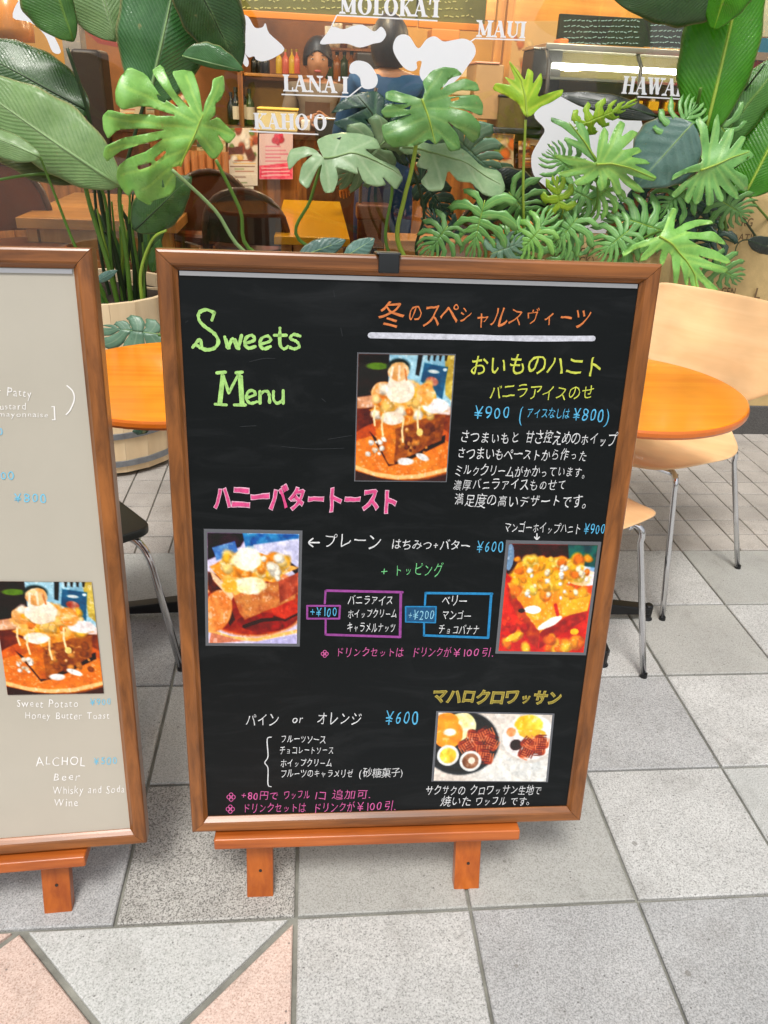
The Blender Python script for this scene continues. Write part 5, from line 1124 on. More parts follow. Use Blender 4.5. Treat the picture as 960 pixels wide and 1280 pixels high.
so_ = cu.modifiers.new('solid', 'SOLIDIFY'); so_.thickness = .006
tag(cu, 'brown hanging curtain on the counter front left of the posters', 'curtain')
# left side: pillar, dark speaker, red awning, pendant
tag(bx(84, -30, 106, 100, 4.0, .12).build('pillar', mat('grey_paint', lin((150, 142, 134)), .7, var=.1)), 'grey square pillar between the left leaves', 'pillar')
tag(bx(104, 62, 140, 200, 3.95, .2).build('cabinet', mat('black_brown', lin((44, 32, 28)), .5), bevel=.02), 'black brown cabinet with rounded top behind the left leaves', 'cabinet')
tag(MB().prism([atY(104, 36, 3.9), atY(130, 32, 3.9), atY(150, 60, 3.9), atY(122, 54, 3.9)], (0, .03, 0)).build('pennant', mat('dark_red', lin((134, 44, 30)), .6)), 'dark red pennant hanging beside the grey pillar', 'pennant')
tag(bx(84, 12, 132, 30, 4.1, .05).build('wall_shelf', mat('pale_grey', lin((176, 168, 160)), .7)), 'pale grey shelf above the dark red pennant', 'shelf')
PEN = thing('pendant_lamp', atY(12, 40, 3.3), 'amber glass pendant lamp at the top left corner', 'lamp')
pz = atY(12, 12, 3.3)
MB().lathe((pz.x, pz.y, pz.z - .12), [(.085, 0), (.088, .05), (.07, .12), (.03, .19), (.012, .2), (.012, .8)], 20).build('shade', mat('amber_shade', lin((196, 124, 40)), .3, coat=.4), PEN, smooth=True)
MB().ell((pz.x, pz.y, pz.z - .08), .04, .04, .05).build('bulb', mat('warm_bulb', (1, .62, .25), .4, emit=6), PEN, smooth=True)
# window display: wooden blocks, pale fruits and wrapped sweets
for k, (u, v, w) in enumerate(((632, 300, 20), (660, 296, 18), (694, 298, 16), (776, 296, 20))):
    p = atY(u, v, 2.62); q = atY(u + w, v, 2.62)
    t = thing('wooden_block', (p.x, 2.62, p.z), ['pale orange wooden block beside the young green leaves', 'second orange wooden block right of the first', 'orange block below the big white island', 'orange block under the split leaves at the right'][k], 'block', 'wooden blocks in the window display')
    MB().box(p.x, 2.62, p.z, q.x, 2.70, p.z + .055).build('block', mat('orange_block', lin((226, 150, 84)), .6), t, bevel=.004)
WT = tag(MB().box(.35, 2.56, FZ, 1.9, 2.76, atY(640, 302, 2.6).z - .003).build('window_bench', honey, bevel=.004), 'honey wood bench just inside the window behind the right plants', 'bench')
shl = mat('pale_pebble', lin((226, 208, 190)), .5, var=.2, vscale=20)
for k in range(9):
    u = 556 + (k % 5) * 12 + random.uniform(-2, 2); v = 316 - (k // 5) * 8; p = atY(u, v, 2.60)
    tag(MB().ell((p.x, 2.60 + .03 * (k % 2), p.z + .0), .025, .02, .018, 10, 8).build('pale_shell', shl, smooth=True), 'pale pinkish shell inside the window above the black board, ' + ORD[k] + ' in its pile', 'shell', 'pale shells in the window')

# more of the shop's clutter
cupm = mat('cream_china', lin((226, 212, 184)), .3); cupd = mat('brown_china', lin((120, 72, 44)), .35)
for k in range(10):
    u = 404 + k * 8.5; p = atY(u, 60 + (k % 2) * .5, 4.95)
    tag(MB().lathe(p, [(.02, 0), (.032, .03), (.034, .07 + .05 * (k % 3)), (.03, .07 + .05 * (k % 3)), (.0, .03)], 12).build('cup_stack', cupm if k % 3 else cupd, smooth=True), 'stack of china cups on the upper shelf, ' + ORD[k] + ' from the left', 'cups', 'cup stacks on the upper shelf')
tag(bx(400, 61, 500, 64, 4.85, .25).build('upper_shelf', brown), 'thin brown shelf carrying the stacks of cups', 'shelf')
for k in range(8):
    u = 244 + k * 7.5; p = atY(u, 39, 4.95)
    t = thing('jar', p, ['dark', 'amber', 'cream', 'green', 'brown', 'golden', 'dark red', 'pale'][k] + ' jar on the top left shelf under the menu fascia, ' + ORD[k] + ' from the left', 'jar', 'jars on the top left shelf')
    MB().lathe(p, [(.028, 0), (.03, .01), (.03, .09), (.022, .10), (0, .10)], 12).build('body', [bdk, bam, cupm, bgn, cupd, byl, mat('red_jar', lin((120, 30, 20)), .3), cupm][k], t, smooth=True)
    MB().lathe(p + Vector((0, 0, .1)), [(.024, 0), (.024, .018), (0, .018)], 12).build('lid', dk, t)
tag(bx(446, 66, 476, 132, 4.75, .3).build('fridge', mat('dark_fridge', lin((58, 50, 44)), .35, coat=.3), bevel=.01), 'dark narrow fridge behind the blue-shirted customer', 'fridge')
for k, (u0, v0, u1, v1) in enumerate(((150, 112, 178, 150), (182, 108, 204, 146), (208, 118, 236, 160), (556, 60, 584, 96), (246, 166, 282, 196), (648, 176, 676, 210), (680, 170, 704, 208), (424, 176, 448, 206), (452, 172, 476, 202), (520, 172, 548, 206))):
    cs = [[(200, 60, 40), (240, 200, 120), (250, 240, 220)], [(60, 90, 60), (220, 200, 150), (180, 120, 60)], [(240, 170, 60), (200, 90, 40), (250, 230, 200)]][k % 3]
    poster(u0, v0, u1, v1, (3.93 if v0 > 160 else 5.15 if u0 < 300 else 5.15), food_poster(30 + k, 24, 30, [(222, 196, 150), (196, 160, 110), (150, 96, 54)][k % 3], cs), 'small ' + ['red and cream', 'green and tan', 'orange and white'][k % 3] + ' notice, ' + ORD[k] + ' of the small ones counted from the left' if k < 3 else 'small ' + ['red and cream', 'green and tan', 'orange and white'][k % 3] + ' notice ' + ['', '', '', 'above the counter left of MAUI', 'on the curtain below KAHO\'O', 'on the counter under MAUI', 'beside the white big island', 'behind the pale split leaf', 'just right of the pale split leaf', 'behind the big middle leaf'][k])
for k, (u, v, w, h, c) in enumerate(((476, 165, 14, 20, (90, 70, 50)), (530, 163, 16, 26, (210, 180, 130)), (552, 164, 18, 16, (60, 44, 34)), (574, 163, 12, 24, (196, 60, 40)), (376, 164, 12, 14, (230, 220, 200)), (700, 60, 10, 12, (220, 120, 60)), (566, 120, 22, 10, (214, 190, 150)))):
    crate(u, v - h, u + w, v, 4.0 if v > 100 else 3.9, .12, mat('clutter_%s' % ['brown', 'sand', 'black', 'red', 'white', 'orange', 'beige'][k], lin(c), .5), 'canister', ['brown', 'sand coloured', 'blackish', 'red', 'white', 'orange', 'beige'][k] + ' canister standing among the things on the counter', 'canister')

# lamps of the shop: glass globes on cords, above the top of the picture
for k, (x, y) in enumerate(((-1.5, 3.1), (.1, 3.2), (1.7, 3.1), (-.9, 5.0), (.9, 5.0), (2.4, 4.8))):
    t = thing('globe_lamp', (x, y, 2.35), ['first', 'second', 'third', 'fourth', 'fifth', 'sixth'][k] + ' warm globe lamp hanging from the cafe ceiling, above the picture', 'lamp', 'globe lamps of the cafe')
    MB().ell((x, y, 2.35), .07, .07, .07, 16, 12).build('globe', mat('globe_glow', (1, .72, .42), .4, emit=9), t, smooth=True)
    MB().tube([(x, y, 2.42), (x, y, 3.2)], .004, 6).build('cord', dk, t)
    ld = bpy.data.lights.new('globe_light', 'POINT'); ld.energy = 37; ld.color = (1, .76, .46); ld.shadow_soft_size = .075
    lo = bpy.data.objects.new('globe_light', ld); COL.objects.link(lo); lo.parent = t; lo.location = (0, 0, -.12)

# ------------------------------------------------------------------ people
skin_m = mat('skin', lin((186, 128, 88)), .5, var=.08, vscale=9); hair_m = mat('dark_hair', lin((38, 30, 30)), .45, var=.3, vscale=60, stretch=(1, 1, .15), bump=.5, bscale=80)
def skinned(name, pts, edges, rad, mt, parent, root=0, sub=2):
    me = bpy.data.meshes.new(name); me.from_pydata([Vector(p) - ORG[parent] for p in pts], edges, []); me.materials.append(mt)
    o = obj(name, me, parent); sk = o.modifiers.new('skin', 'SKIN')
    for i, v in enumerate(me.skin_vertices[0].data):
        r = rad[i]; v.radius = (r, r) if not isinstance(r, tuple) else r; v.use_root = i == root
    sk.use_smooth_shade = True; sb = o.modifiers.new('sub', 'SUBSURF'); sb.levels = sub; sb.render_levels = sub
    dg = bpy.context.evaluated_depsgraph_get(); dg.update(); e = bpy.data.meshes.new_from_object(o.evaluated_get(dg)); o.modifiers.clear(); o.data = e; e.polygons.foreach_set('use_smooth', [True] * len(e.polygons)); bpy.data.meshes.remove(me)
    return o
def head_mesh(c, face, r=.098, turn=Matrix.Identity(3)):
    """an ovoid head with nose, brow, chin; face = +1 looks to -Y"""
    mb = MB(); nu, nv = 28, 22; vs = []
    for j in range(nv + 1):
        t = math.pi * j / nv
        for k in range(nu):
            a = 2 * math.pi * k / nu; x = math.sin(t) * math.cos(a); y = math.sin(t) * math.sin(a); z = math.cos(t)
            X_, Y_, Z_ = x * .076, y * .093, z * .115
            if z < 0: X_ *= 1 - .28 * (-z) ** 1.5; Y_ *= 1 - .12 * (-z)
            if y < 0:
                f = -y
                Y_ -= .020 * f * math.exp(-((x / .16) ** 2) - ((z + .12) / .22) ** 2)      # nose
                Y_ += .008 * f * (math.exp(-(((abs(x) - .38) / .16) ** 2) - ((z - .08) / .13) ** 2))  # eye sockets
                Y_ -= .006 * f * math.exp(-((x / .3) ** 2) - ((z + .50) / .1) ** 2)        # lips
                Y_ -= .006 * f * math.exp(-((x / .3) ** 2) - ((z + .85) / .15) ** 2)
            vs.append(c + turn @ (Vector((X_, Y_ * face, Z_))))
    fs = [(j * nu + k, (j + 1) * nu + k, (j + 1) * nu + (k + 1) % nu, j * nu + (k + 1) % nu) for j in range(nv) for k in range(nu)]
    return mb.add(vs, fs)
def person(base, H, face, label, shirt, trousers, arms, hair_len, turn=0, name='person', bag=False, apron=None):
    t = thing(name, base, label, 'person'); B_ = Vector(base); s = H / 1.70
    rz = Matrix.Rotation(turn, 3, 'Z')
    def P(x, y, z): return B_ + rz @ Vector((x * s, y * face * s, z * s))
    hc = P(0, -.01, 1.58)
    # body: legs, torso, neck, arms with five-fingered hands as one surface
    pts = [P(0, 0, .93), P(0, .01, 1.10), P(0, .01, 1.28), P(0, .015, 1.40), P(0, .01, 1.46), P(0, -.005, 1.53)]; rad = [.12, .115, .13, .11, .055, .052]; ed = [(0, 1), (1, 2), (2, 3), (3, 4), (4, 5)]
    for sx in (-1, 1):
        b = len(pts); pts += [P(sx * .09, 0, .86), P(sx * .10, -.01, .48), P(sx * .10, .02, .10), P(sx * .105, -.03, .05), P(sx * .11, -.13, .04)]; rad += [.085, .058, .042, .042, .035]; ed += [(0, b), (b, b + 1), (b + 1, b + 2), (b + 2, b + 3), (b + 3, b + 4)]
    hands = []
    for sx, (el, wr, hd) in zip((-1, 1), arms):
        b = len(pts); pts += [P(sx * .17, .01, 1.39), P(*el), P(*wr), P(*hd)]; rad += [.058, .040, .027, .030]; ed += [(3, b), (b, b + 1), (b + 1, b + 2), (b + 2, b + 3)]
        hands.append((b + 3, P(*wr), P(*hd), sx))
    for hi, w_, h_, sx in hands:
        d = (h_ - w_).normalized(); sd_ = d.cross(Vector((0, -face, .2))).normalized()
        for k, L in enumerate((.062, .074, .07, .055)):
            o_ = sd_ * (k - 1.5) * .019 * s; b = len(pts); a = h_ + o_ + d * .03 * s; m_ = a + d * L * .55 * s; e_ = m_ + (d * .6 + Vector((0, -face * .5, -.4))).normalized() * L * .5 * s
            pts += [a, m_, e_]; rad += [.0095, .0085, .007]; ed += [(hi, b), (b, b + 1), (b + 1, b + 2)]
        b = len(pts); a = h_ - sd_ * .03 * s * sx; pts += [a + d * .0, a + (d - sd_ * sx * .8).normalized() * .04 * s]; rad += [.011, .009]; ed += [(hi, b), (b, b + 1)]
    rad = [r * s for r in rad]
    body = skinned('body', pts, ed, rad, skin_m, t)
    head_mesh(hc, face, turn=rz).build('head', skin_m, t, smooth=True)
    for sx in (-1, 1): MB().ell(hc + rz @ Vector((sx * .077, .008, -.005)), .010, .018, .028, 8, 8).build('ear', skin_m, t, smooth=True)
    hd = bpy.data.objects  # face details
    for sx in (-1, 1):
        MB().ell(hc + rz @ Vector((sx * .030, -.080 * face, .010)), .011, .005, .0036, 10, 6).build('eye', mat('eye_white', lin((225, 215, 205)), .3), t, smooth=True)
        MB().ell(hc + rz @ Vector((sx * .030, -.0855 * face, .010)), .0046, .0026, .0036, 8, 6).build('iris', mat('iris', (.02, .012, .01), .2), t, smooth=True)
        MB().ell(hc + rz @ Vector((sx * .031, -.083 * face, .030)), .015, .003, .0018, 8, 4).build('eyebrow', hair_m, t, smooth=True)
    MB().ell(hc + rz @ Vector((0, -.0875 * face, -.052)), .022, .005, .007, 10, 6).build('mouth', mat('lips', lin((178, 84, 74)), .45), t, smooth=True)
    # hair cap
    mb = MB(); nu, nv = 30, 20; vs = []; 
    for j in range(nv + 1):
        tt = math.pi * (j / nv)
        for k in range(nu):
            a = 2 * math.pi * k / nu; x = math.sin(tt) * math.cos(a); y = math.sin(tt) * math.sin(a); z = math.cos(tt)
            front = max(0, -y * face); lim = .38 * (front > .25) + (-hair_len) * (1 - (front > .25)) if True else 0
            lim = -hair_len + (front > .2) * (hair_len + .40 - .42 * abs(x))
            zz = max(z, lim); q = math.sqrt(max(0, 1 - min(1, zz * zz))) / max(1e-5, math.sqrt(max(1e-9, 1 - z * z))) if z < lim else 1
            q = min(q, 3); nz = 1 + .04 * mnoise.noise(Vector((x * 6, y * 6, z * 2)))
            vs.append(hc + rz @ Vector((x * (q if z < lim else 1) * .090 * nz, (y * (q if z < lim else 1) * .106 + .008 * face) * nz, zz * .128 + .008)))
    fs = [(j * nu + k, (j + 1) * nu + k, (j + 1) * nu + (k + 1) % nu, j * nu + (k + 1) % nu) for j in range(nv) for k in range(nu)]
    mb.add(vs, fs).build('hair', hair_m, t, smooth=True)
    # clothes follow the body, slightly larger
    sh = [P(0, .0, .80), P(0, .01, 1.08), P(0, .01, 1.28), P(0, .015, 1.40), P(0, .012, 1.445)]; sr = [.168, .152, .160, .125, .066]; se = [(0, 1), (1, 2), (2, 3), (3, 4)]
    for sx, (el, wr, hd_) in zip((-1, 1), arms):
        b = len(sh); e = Vector(el); w_ = Vector(wr); m_ = e.lerp(w_, .55); sh += [P(sx * .175, .01, 1.385), P(*el), P(*m_)]; sr += [.078, .056, .046]; se += [(3, b), (b, b + 1), (b + 1, b + 2)]
    skinned('shirt', sh, se, [r * s for r in sr], shirt, t)
    tr = [P(0, 0, 1.06), P(0, 0, .90)]; rr_ = [.138, .146]; te = [(0, 1)]
    for sx in (-1, 1):
        b = len(tr); tr += [P(sx * .092, 0, .83), P(sx * .10, -.01, .48), P(sx * .10, .02, .09)]; rr_ += [.105, .078, .066]; te += [(1, b), (b, b + 1), (b + 1, b + 2)]
    skinned('trousers', tr, te, [r * s for r in rr_], trousers, t)
    for sx in (-1, 1): MB().ell(P(sx * .108, -.06, .04), .05 * s, .13 * s, .045 * s, 12, 8, rz).build('shoe', dk, t, smooth=True)
    if apron: 
        vs = []; m_ = 8
        for j in range(10):
            for k in range(m_ + 1):
                x = -.15 + .3 * k / m_; vs.append(P(x * (.62 if j > 7 else 1), -.158 + .5 * x * x * 4, .55 + .085 * j + 0))
        MB().add(vs, [(j * (m_ + 1) + k, j * (m_ + 1) + k + 1, (j + 1) * (m_ + 1) + k + 1, (j + 1) * (m_ + 1) + k) for j in range(9) for k in range(m_)]).build('apron', apron, t, smooth=True)
    return t
grey_shirt = mat('grey_shirt', lin((128, 108, 86)), .85, var=.25, vscale=14, bump=.4, bscale=40)
denim = mat('blue_denim', lin((44, 84, 128)), .85, var=.3, vscale=10, bump=.4, bscale=90); jeans = mat('dark_jeans', lin((24, 62, 116)), .85, var=.3, vscale=9, bump=.4, bscale=90); khaki = mat('khaki_cloth', lin((110, 84, 58)), .85)
fp = atY(397, 77, 4.6)  # added figure, stands in for the camera holder's reflection in the window glass
person((fp.x, 4.6, FZ), (fp.z - FZ) / 1.58 * 1.70, 1, 'figure in a grey brown shirt with hands together, standing in for a reflection in the window', grey_shirt, khaki,
       (((-.24, -.05, 1.16), (-.10, -.22, 1.19), (-.05, -.24, 1.20)), ((.24, -.05, 1.16), (.10, -.22, 1.19), (.05, -.25, 1.21))), .25, 0, apron=mat('brown_apron', lin((96, 66, 44)), .85))
bp = atY(487, 58, 3.35)
cus = person((bp.x, 3.35, FZ), (bp.z - FZ) / 1.58 * 1.70, -1, 'customer in a blue denim shirt and jeans seen from behind at the counter', denim, jeans,
       (((-.27, .02, 1.12), (-.24, -.10, .90), (-.23, -.15, .84)), ((.27, .02, 1.12), (.24, -.10, .90), (.23, -.15, .84))), .72)
BG = thing('shoulder_bag', atY(468, 300, 3.1), 'brown leather shoulder bag hanging at the back of the blue-shirted customer', 'bag')
bgp = MB(); bx(448, 262, 486, 312, 3.06, .09).build('bag_body', mat('bag_leather', lin((92, 44, 22)), .35, coat=.3), BG, bevel=.02)
bx(446, 256, 488, 276, 3.05, .11).build('flap', mat('bag_leather2', lin((108, 54, 28)), .35, coat=.3), BG, bevel=.012)
MB().tube([atY(450, 262, 3.10), atY(452, 200, 3.12), atY(470, 110, 3.16)], .008, 6).build('strap', leb, BG, smooth=True)
# beyond the right mullion: red and teal things, white lamp shade
tag(bx(890, 76, 975, 200, 3.3, .1).build('red_banner', mat('red_cloth', lin((196, 12, 26)), .6)), 'bright red panel at the right behind the banana leaf', 'panel')
tag(bx(884, 46, 975, 64, 3.28, .1).build('teal_sign', mat('teal', lin((20, 110, 140)), .5)), 'teal strip above the red panel', 'panel')
tag(bx(882, 64, 975, 74, 3.27, .12).build('wooden_shelf', mat('grey_beige', lin((150, 128, 106)), .6)), 'greyish wooden ledge between the teal strip and the red panel', 'shelf')
tag(bx(880, -20, 975, 44, 3.5, .08).build('pale_poster', mat('pale_olive', lin((196, 196, 160)), .6, var=.3, vscale=6)), 'pale olive poster in the top right corner', 'poster')

# ------------------------------------------------------------------ plants
VN = lin((190, 206, 130))
LM = {
 'mid': leaf_mat('leaf_mid', lin((124, 178, 96)), lin((80, 142, 66)), lin((140, 186, 98))),
 'bright': leaf_mat('leaf_bright', lin((142, 196, 96)), lin((98, 164, 66)), lin((160, 206, 96))),
 'lime': leaf_mat('leaf_lime', lin((172, 206, 50)), lin((128, 178, 40)), lin((196, 214, 70)), transl=.35),
 'pale': leaf_mat('leaf_pale', lin((148, 176, 130)), lin((108, 144, 100)), lin((158, 180, 140)), rough=.5),
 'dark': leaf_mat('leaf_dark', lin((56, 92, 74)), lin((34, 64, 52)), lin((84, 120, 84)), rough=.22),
 'teal': leaf_mat('leaf_teal', lin((122, 162, 130)), lin((88, 130, 104)), lin((140, 172, 140)), rough=.35),
}
BM = {
 'grey': leaf_mat('blade_grey', lin((142, 176, 112)), lin((104, 144, 80)), lin((176, 196, 150)), .5, 'blade', .15, 26),
 'dark': leaf_mat('blade_dark', lin((62, 104, 44)), lin((38, 74, 28)), lin((96, 132, 70)), .28, 'blade', .2, 30),
 'gloss': leaf_mat('blade_gloss', lin((72, 124, 66)), lin((44, 92, 44)), lin((128, 158, 122)), .16, 'blade', .12, 34),
 'bright': leaf_mat('blade_bright', lin((84, 166, 24)), lin((60, 140, 18)), lin((138, 192, 40)), .28, 'blade', .45, 30),
 'mid': leaf_mat('blade_mid', lin((88, 146, 58)), lin((62, 116, 44)), lin((130, 168, 70)), .28, 'blade', .3, 28),
 'olive': leaf_mat('blade_olive', lin((92, 104, 40)), lin((62, 76, 28)), lin((150, 150, 70)), .4, 'blade', .3, 26),
 'teal': leaf_mat('blade_teal', lin((92, 130, 118)), lin((70, 106, 96)), lin((120, 152, 134)), .3, 'blade', .12, 7),
 'blackish': leaf_mat('blade_black', lin((34, 48, 36)), lin((20, 30, 22)), lin((70, 84, 60)), .3, 'blade', .1, 20),
}
STM = {'green': mat('stem_green', lin((96, 138, 50)), .4, var=.25, vscale=8), 'dark': mat('stem_dark', lin((44, 66, 36)), .45, var=.3, vscale=8), 'lime': mat('stem_lime', lin((160, 190, 70)), .4, var=.2, vscale=8), 'pale': mat('stem_pale', lin((136, 170, 110)), .45, var=.2, vscale=8)}
def leaf(plant, kind, base, tip, wl, wr, m, droop=.12, fold=.15, roll=0, seed=0, nl=7, rip=.02, dtip=0.0, dbase=0.0, Y=None):
    """base/tip: places in the photograph (px) at depth Y (metres from the origin row); wl/wr half widths (px).
    The blade is a bent surface with its own thickness, made of lobes or of one undivided blade."""
    rr = random.Random(seed * 13 + 5)
    B_ = atY(*base, Y + dbase); T_ = atY(*tip, Y + dtip); ax = (T_ - B_); Ln = ax.length; ax.normalize()
    view = ((B_ + T_) / 2 - CAM); dist = view.length; view.normalize()
    sd = ax.cross(-view).normalized(); sd = -sd; sd = Matrix.Rotation(roll, 3, ax) @ sd      # sd points to picture-right of the axis
    nrm = sd.cross(ax).normalized()
    if nrm.dot(view) > 0: nrm = -nrm                         # upper side faces the street
    px = dist / F; WL, WR = wl * px, wr * px
    def bend(x, y):
        q = y / Ln; Wd = WR if x > 0 else WL
        h = -droop * Ln * (q * q if q > 0 else .5 * q * q) - fold * abs(x) - .35 * (abs(x) / max(Wd, 1e-4)) ** 2 * abs(x) * .35
        h += rip * Ln * mnoise.noise(Vector((x / Ln * 5 + seed, y / Ln * 5, seed * 1.7)))
        return B_ + ax * y + sd * x + nrm * h
    vs = []; fs = []; uv = []
    if kind == 'blade':
        nt, ns = 26, 10
        for i in range(nt + 1):
            t = i / nt; w = (math.sin(math.pi * min(1, t ** .82 * .99 + .006)) ** .78)
            for k in range(ns + 1):
                s = -1 + 2 * k / ns; Wd = WR if s > 0 else WL; edge = 1 + .025 * math.sin(t * 30 + seed) * abs(s) ** 3
                p = bend(s * Wd * w * edge, t * Ln); p += nrm * (.018 * Ln * math.sin(t * 21 + seed + (2 if s > 0 else 0)) * abs(s) ** 2 * rip * 20)
                vs.append(p); uv.append((t, s))
        C_ = ns + 1
        fs = [(i * C_ + k, i * C_ + k + 1, (i + 1) * C_ + k + 1, (i + 1) * C_ + k) for i in range(nt) for k in range(ns)]
        nm = 'leaf'
    else:
        # pinnate lobes: every lobe leaves the midrib at its own height and sweeps towards the tip
        mons = kind == 'monstera'
        TK = (0, .12, .30, .50, .70, .86, 1.0)
        LK = (.62, .86, 1.0, .95, .78, .56, .30) if mons else (.70, .92, 1.0, .92, .80, .64, .46)
        AK = (168, 140, 100, 72, 50, 30, 6) if mons else (160, 132, 98, 70, 50, 30, 6)
        def ip(t, K): return float(np.interp(t, TK, K))
        NR = 10; CS = (-1, -.55, 0, .55, 1)
        tipW = .26 * Ln
        for side in (-1, 1):
            Wd = WR if side > 0 else WL
            edges = [0.0]
            for k in range(nl): edges.append(edges[-1] + rr.uniform(.82, 1.2) * (1.15 if k < nl - 1 else .8))
            edges = [e / edges[-1] for e in edges]
            if True: edges[-1] = 1.0
            for k in range(nl):
                t0, t1 = edges[k], edges[k + 1]; tm = (t0 + t1) / 2; lk = rr.uniform(.92, 1.07)
                cut0 = rr.uniform(.40, .62) if mons else rr.uniform(.14, .24); gapw = rr.uniform(.10, .20) if mons else rr.uniform(.34, .46)
                hole = mons and rr.random() < .7; hs = rr.uniform(.12, .2); bend_l = rr.uniform(.02, .14); ph0 = rr.uniform(0, 6)
                b0 = len(vs)
                for i in range(NR + 1):
                    q = i / NR
                    if mons:
                        g_p = 0 if q < cut0 else gapw * min(1, (q - cut0) / .12 + .25)
                        if hole and hs < q < hs + .2: g_p = .16 * math.sin((q - hs) / .2 * math.pi)
                        wq = 1 - g_p
                        if q > .86: wq *= math.sqrt(max(0, 1 - ((q - .86) / .14) ** 2)) * .65 + .35 * (1 - (q - .86) / .14)
                    else:
                        f_ = min(1, max(0, (q - cut0) / .14)); wq = 1 - gapw * f_
                        if f_ > 0: wq *= 1 + .20 * math.sin(q * 16 + ph0) * f_
                        if q > .80: wq *= math.sqrt(max(0, 1 - ((q - .80) / .2) ** 2)) * .8 + .2 * (1 - (q - .80) / .2)
                    for c_ in CS:
                        t = min(1, max(0, tm + c_ * (t1 - t0) / 2 * wq))
                        if k == nl - 1 and c_ > 0: t = min(1, tm + c_ * (1 - tm) * (1 if q < .9 else wq))
                        y0 = Ln * (.10 + .72 * t ** 1.05); th = R(ip(t, AK)); ll = ip(t, LK) * Wd * lk
                        ll = ll * math.sin(th) ** .0 if t < .8 else ll + (tipW - ll) * (t - .8) / .2
                        th2 = th - (.42 if mons else .5) * q * q * math.sin(min(th, R(110)))
                        rad = ll * q * (1 - .07 * c_ * c_ * (q > .6))
                        x = side * rad * math.sin(th2); y = y0 + rad * math.cos(th2)
                        if t < .12: x *= 1.0
                        p = bend(x, y) - nrm * (bend_l * ll * max(0, q - .35) ** 2 + (.022 * ll * c_ * c_) * q - .012 * ll * (1 - abs(c_)) * q)
                        vs.append(p); uv.append((q, c_))
                for i in range(NR):
                    for c_ in range(4):
                        a = b0 + i * 5 + c_; fs.append((a, a + 1, a + 6, a + 5))
        # bright midrib
        nm = 'leaf'
    o = MB(); o.v = [Vector(v) for v in vs]; o.f = [list(f) for f in fs]; o.uv = uv; o.has_uv = True
    ob = o.build(nm, m, plant, smooth=True)
    sf = ob.modifiers.new('thick', 'SOLIDIFY'); sf.thickness = .0008
    n_ = 8; rib = []
    y1 = Ln * (.93 if kind == 'blade' else .84)
    for i in range(n_ + 1):
        rib.append(bend(0, y1 * i / n_) - nrm * .0005)
    w0 = (.010 if kind == 'blade' else .006) * Ln + .0006
    MB().tube(rib, [w0 * (1 - .8 * i / n_) for i in range(n_ + 1)], 6).build('midrib', m_rib(m), ob, smooth=True)
    return ob
def m_rib(m):
    k = m.name
    tbl = {'leaf_lime': 'lime', 'leaf_bright': 'lime', 'blade_bright': 'lime', 'leaf_mid': 'lime', 'leaf_pale': 'pale', 'blade_grey': 'pale', 'blade_teal': 'pale', 'leaf_teal': 'pale', 'blade_gloss': 'pale'}
    return STM[tbl.get(k, 'dark' if 'dark' in k or 'black' in k else 'green')]
def stem(plant, pts, r0, r1, m, Ys, bulge=0):
    P = [atY(u, v, y) for (u, v), y in zip(pts, Ys)]
    Q = []; n = len(P)
    for i in range(n - 1):
        a = P[max(i - 1, 0)]; b = P[i]; c = P[i + 1]; d = P[min(i + 2, n - 1)]
        for k in range(6):
            t = k / 6; Q.append(.5 * ((2 * b) + (c - a) * t + (2 * a - 5 * b + 4 * c - d) * t * t + (3 * b - a - 3 * c + d) * t ** 3))
    Q.append(P[-1]); N_ = len(Q)
    MB().tube(Q, [r0 + (r1 - r0) * i / (N_ - 1) for i in range(N_)], 8).build('stem', m, plant, smooth=True)

